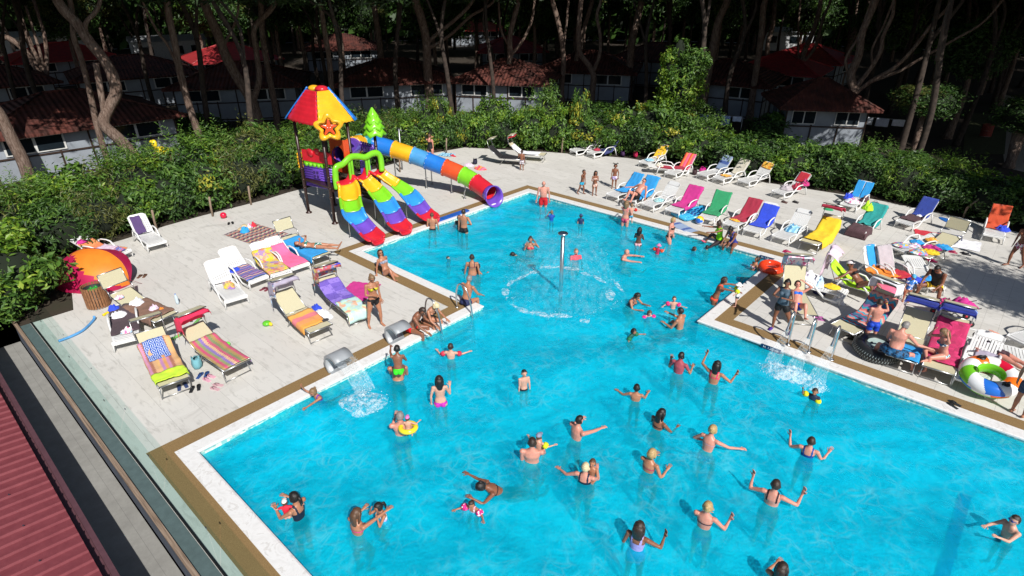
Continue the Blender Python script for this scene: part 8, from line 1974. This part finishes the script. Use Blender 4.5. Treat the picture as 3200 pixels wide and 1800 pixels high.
    # folded pushchair at the right
    p = G(2965, 1000); t = thing('pushchair', 'black folded pushchair heaped with magenta and red cloths standing on the right deck', 'pushchair', (p.x, p.y, 0), .35)
    for (x, y) in ((-.35, -.28), (-.35, .28), (.45, -.24), (.45, .24)):
        mb = MB(); mb.tube([(x, y-.02, .09), (x, y+.02, .09)], .09, 16); w_ = mb.build('wheel', RUB, t); mb = MB(); mb.tube([(x, y-.024, .09), (x, y+.024, .09)], .035, 10); mb.build('hub', mat('red_hub', (.6, .02, .04), .4), w_)
    mb = MB()
    for y in (-.25, .25): mb.tube([(-.35, y, .09), (.05, y, .40), (.55, y, .62)], .014, 7); mb.tube([(.45, y, .09), (0, y, .36), (-.45, y, .50), (-.62, y, .52)], .014, 7)
    mb.tube([(-.62, -.25, .52), (-.62, .25, .52)], .014, 7); mb.build('folding_frame', mat('black_tube', (.02, .02, .022), .4), t)
    mb = MB(); mb.box((0, 0, .40), (.75, .44, .10)); mb.ball((.25, 0, .48), (.3, .24, .10), 10); mb.build('seat_shell', mat('black_nylon', (.018, .016, .02), .7), t)
    o = heap(p.x+.2, p.y+.1, .50, (.34, .26), C['magenta'], 'magenta cloth heaped on the folded pushchair', 'cloth', 'cloth', 70, .22); heap(p.x-.2, p.y, .46, (.26, .22), C['camo'], 'dark and red cloth on the handle end of the pushchair', 'cloth', 'cloth', 71, .14)
    # wooden hedge stakes, shower post, no-entry notice, washing line, yellow inflatable
    for i, (px, py, l) in enumerate(((665, 676, 'timber stake at the foot of the left hedge, nearest the rug'), (785, 640, 'timber stake at the foot of the left hedge left of the tower'), (1250, 538, 'timber post behind the tube slide'), (1395, 478, 'timber stake behind the blue and white towel'), (1755, 478, 'timber stake right of the first far lounger'), (1832, 441, 'leaning timber stake in the back hedge'), (3010, 678, 'pale leaning timber post by the shaded back hedge'), (490, 720, 'timber stake beside the lounger with the purple towel'))):
        p = G(px, py); mb = MB(); mb.tube([(0, 0, -.1), (.02, 0, .4), (.05 if px < 2900 else .30, .02, .85)], .042, 7); o = mb.build('hedge_stake', WOODR); o.location = (p.x, p.y, 0); tag(o, l, 'stake', 'stakes along the hedge')
    p = G(1257, 530); t = thing('shower_post', 'slim galvanised shower post with a crossbar behind the tube slide', 'shower', (p.x, p.y, 0)); mb = MB(); mb.tube([(0, 0, 0), (0, 0, 2.1)], .045, 10); mb.build('post', GALV, t); mb = MB(); mb.tube([(0, 0, 2.05), (.18, 0, 2.06)], .02, 8); mb.ball((.19, 0, 2.04), (.04, .04, .02), 8); mb.build('shower_head', GALV, t)
    p = G(662, 610); p = Vector((p.x, p.y, 0)); d = Vector((CAM.x-p.x, CAM.y-p.y, 0)).normalized(); rz = math.atan2(d.y, d.x)+PI/2
    t = thing('notice_sign', 'small white notice with a crossed-out red circle above the left hedge', 'sign', (p.x, p.y, 0), rz); mb = MB(); mb.tube([(0, .02, 0), (0, .02, 1.75)], .02, 6); mb.build('post', GALV, t); mb = MB(); mb.box((0, 0, 1.85), (.30, .012, .34)); mb.build('plate', mat('white_sign', (.75, .75, .75), .4), t)
    K = 24; mb = MB(); V = [(math.cos(2*PI*i/K)*r, -.009, 1.87+math.sin(2*PI*i/K)*r) for r in (.085, .11) for i in range(K)]; mb.add(V, [(i, (i+1) % K, K+(i+1) % K, K+i) for i in range(K)]); mb.add([(-.07, -.010, 1.95), (-.055, -.010, 1.965), (.07, -.010, 1.79), (.055, -.010, 1.775)], [(0, 1, 2, 3)]); mb.build('prohibition_mark', mat('sign_red', (.5, .02, .02), .4), t)
    p = G(525, 545); t = thing('inflatable_horse', 'yellow inflatable animal lying behind the left hedge', 'inflatable toy', (p.x, p.y, 1.0), .3); mb = MB(); mb.ball((0, 0, .22), (.5, .22, .2), 14); mb.ball((-.42, 0, .52), (.16, .13, .2), 12); mb.ball((-.58, 0, .60), (.15, .09, .08), 10); mb.ball((.5, 0, .3), (.3, .08, .08), 10); mb.build('inflated_body', mat('yellow_vinyl', (.85, .65, .03), .22, .04, 2), t)
    p = G(525, 545); mb = MB(); mb.box((p.x, p.y, .5), (1.3, .8, .98)); tag(mb.build('garden_table', mat('table_wood', (.12, .07, .04), .8)), 'brown garden table carrying the yellow inflatable behind the hedge', 'table')
    def line(px, py, cols, label, hz=1.5, wd=2.4):
        p = G(px, py, hz); d = Vector((CAM.x-p.x, CAM.y-p.y, 0)).normalized(); rz = math.atan2(d.y, d.x)+PI/2; t = thing('clothes_airer', label, 'clothes airer', (p.x, p.y, 0), rz); mb = MB()
        for q in (-1, 1): mb.tube([(q*wd/2, 0, 0), (q*wd/2, 0, hz)], .02, 6)
        mb.tube([(-wd/2, 0, hz), (wd/2, 0, hz)], .012, 6); mb.tube([(-wd/2, .4, hz-.05), (wd/2, .4, hz-.05)], .012, 6); mb.build('airer_frame', GALV, t)
        for i, c in enumerate(cols):
            x0 = -wd/2+wd*(i+.1)/len(cols); w = wd/len(cols)*.8; rows = [[(x0+w*a/6, -.02-.03*math.sin(a*2+b), hz-.9*(.5+.3*math.sin(i*3))*b/5) for a in range(7)] for b in range(6)]
            mb = MB(); mb.grid(rows); o = mb.build('hanging_cloth', mat('laundry_'+c, H(c), .85), t); solidify(o, .006)
    line(560, 510, ('9ab4d0', '2a3040', 'c8d0e0', '8890c0'), 'clothes airer with pale blue and dark laundry beside the nearest bungalow')
    line(2235, 360, ('a8c0e0', '7a90c0', '202838', '90a8d0', 'c0cce0'), 'washing line with white and blue laundry before the shaded bungalow at the right', 1.5, 3.2)
    line(2760, 370, ('e0e4ee', 'd8dcec', 'e8e8f0'), 'white laundry half hidden in the dark trees at the upper right', 1.3, 2.6)
    # writing on towels: mirrored words as the cloth is seen from behind
    def word(key, body, size, m, y, z, x=0, tilt=0, label=None, mirror=False):
        k = LG[key]; Mx = lm(k) @ Matrix.Translation((x, y, z)) @ Matrix.Rotation(math.radians(tilt), 4, 'X')
        if mirror: Mx = Mx @ Matrix.Scale(-1, 4, (1, 0, 0))
        o = text(body, size, (0, 0, 0), (0, 0, 0), m, label, 'lettering'); o.matrix_world = Mx
    p0, p1 = alu_parts(30, 'over')['cp']
    word('M4', 'Welcome to', .13, mat('towel_letter_grey', (.12, .10, .16), .9), (p0[0]+p1[0])/2, p1[1]+.05, 0, -15, 'dark mirrored welcome lettering on the grey canopy towel', True)
    p0, p1 = alu_parts(42, 'over')['cp']
    word('F9', 'Forever', .15, mat('towel_letter_white', (.8, .8, .8), .9), (p0[0]+p1[0])/2, p1[1]+.05, 0, -15, 'white lettering on the crimson canopy cover')
    # path and lawn beyond the hedge at the right
    mb = MB(); P = [G(3140, 520), G(3300, 560), G(3300, 330), G(3120, 290)]; mb.add([(q.x, q.y, -.04) for q in P], [(0, 1, 2, 3)]); struct('gravel_path', mb, mat('pale_gravel', (.42, .38, .33), .9, .2, 30))
    mb = MB(); P = [G(2400, 372), G(2475, 380), G(2440, 340), G(2395, 345)]; mb.add([(q.x, q.y, -.04) for q in P], [(0, 1, 2, 3)]); struct('side_path', mb, mat('pale_gravel', (.42, .38, .33), .9, .2, 30))
    mb = MB(); P = [G(3010, 480), G(3140, 480), G(3150, 360), G(3020, 350)]; mb.add([(q.x, q.y, -.036) for q in P], [(0, 1, 2, 3)]); struct('lawn', mb, mat('dry_grass', (.07, .08, .03), .9, .3, 8))
build_misc()
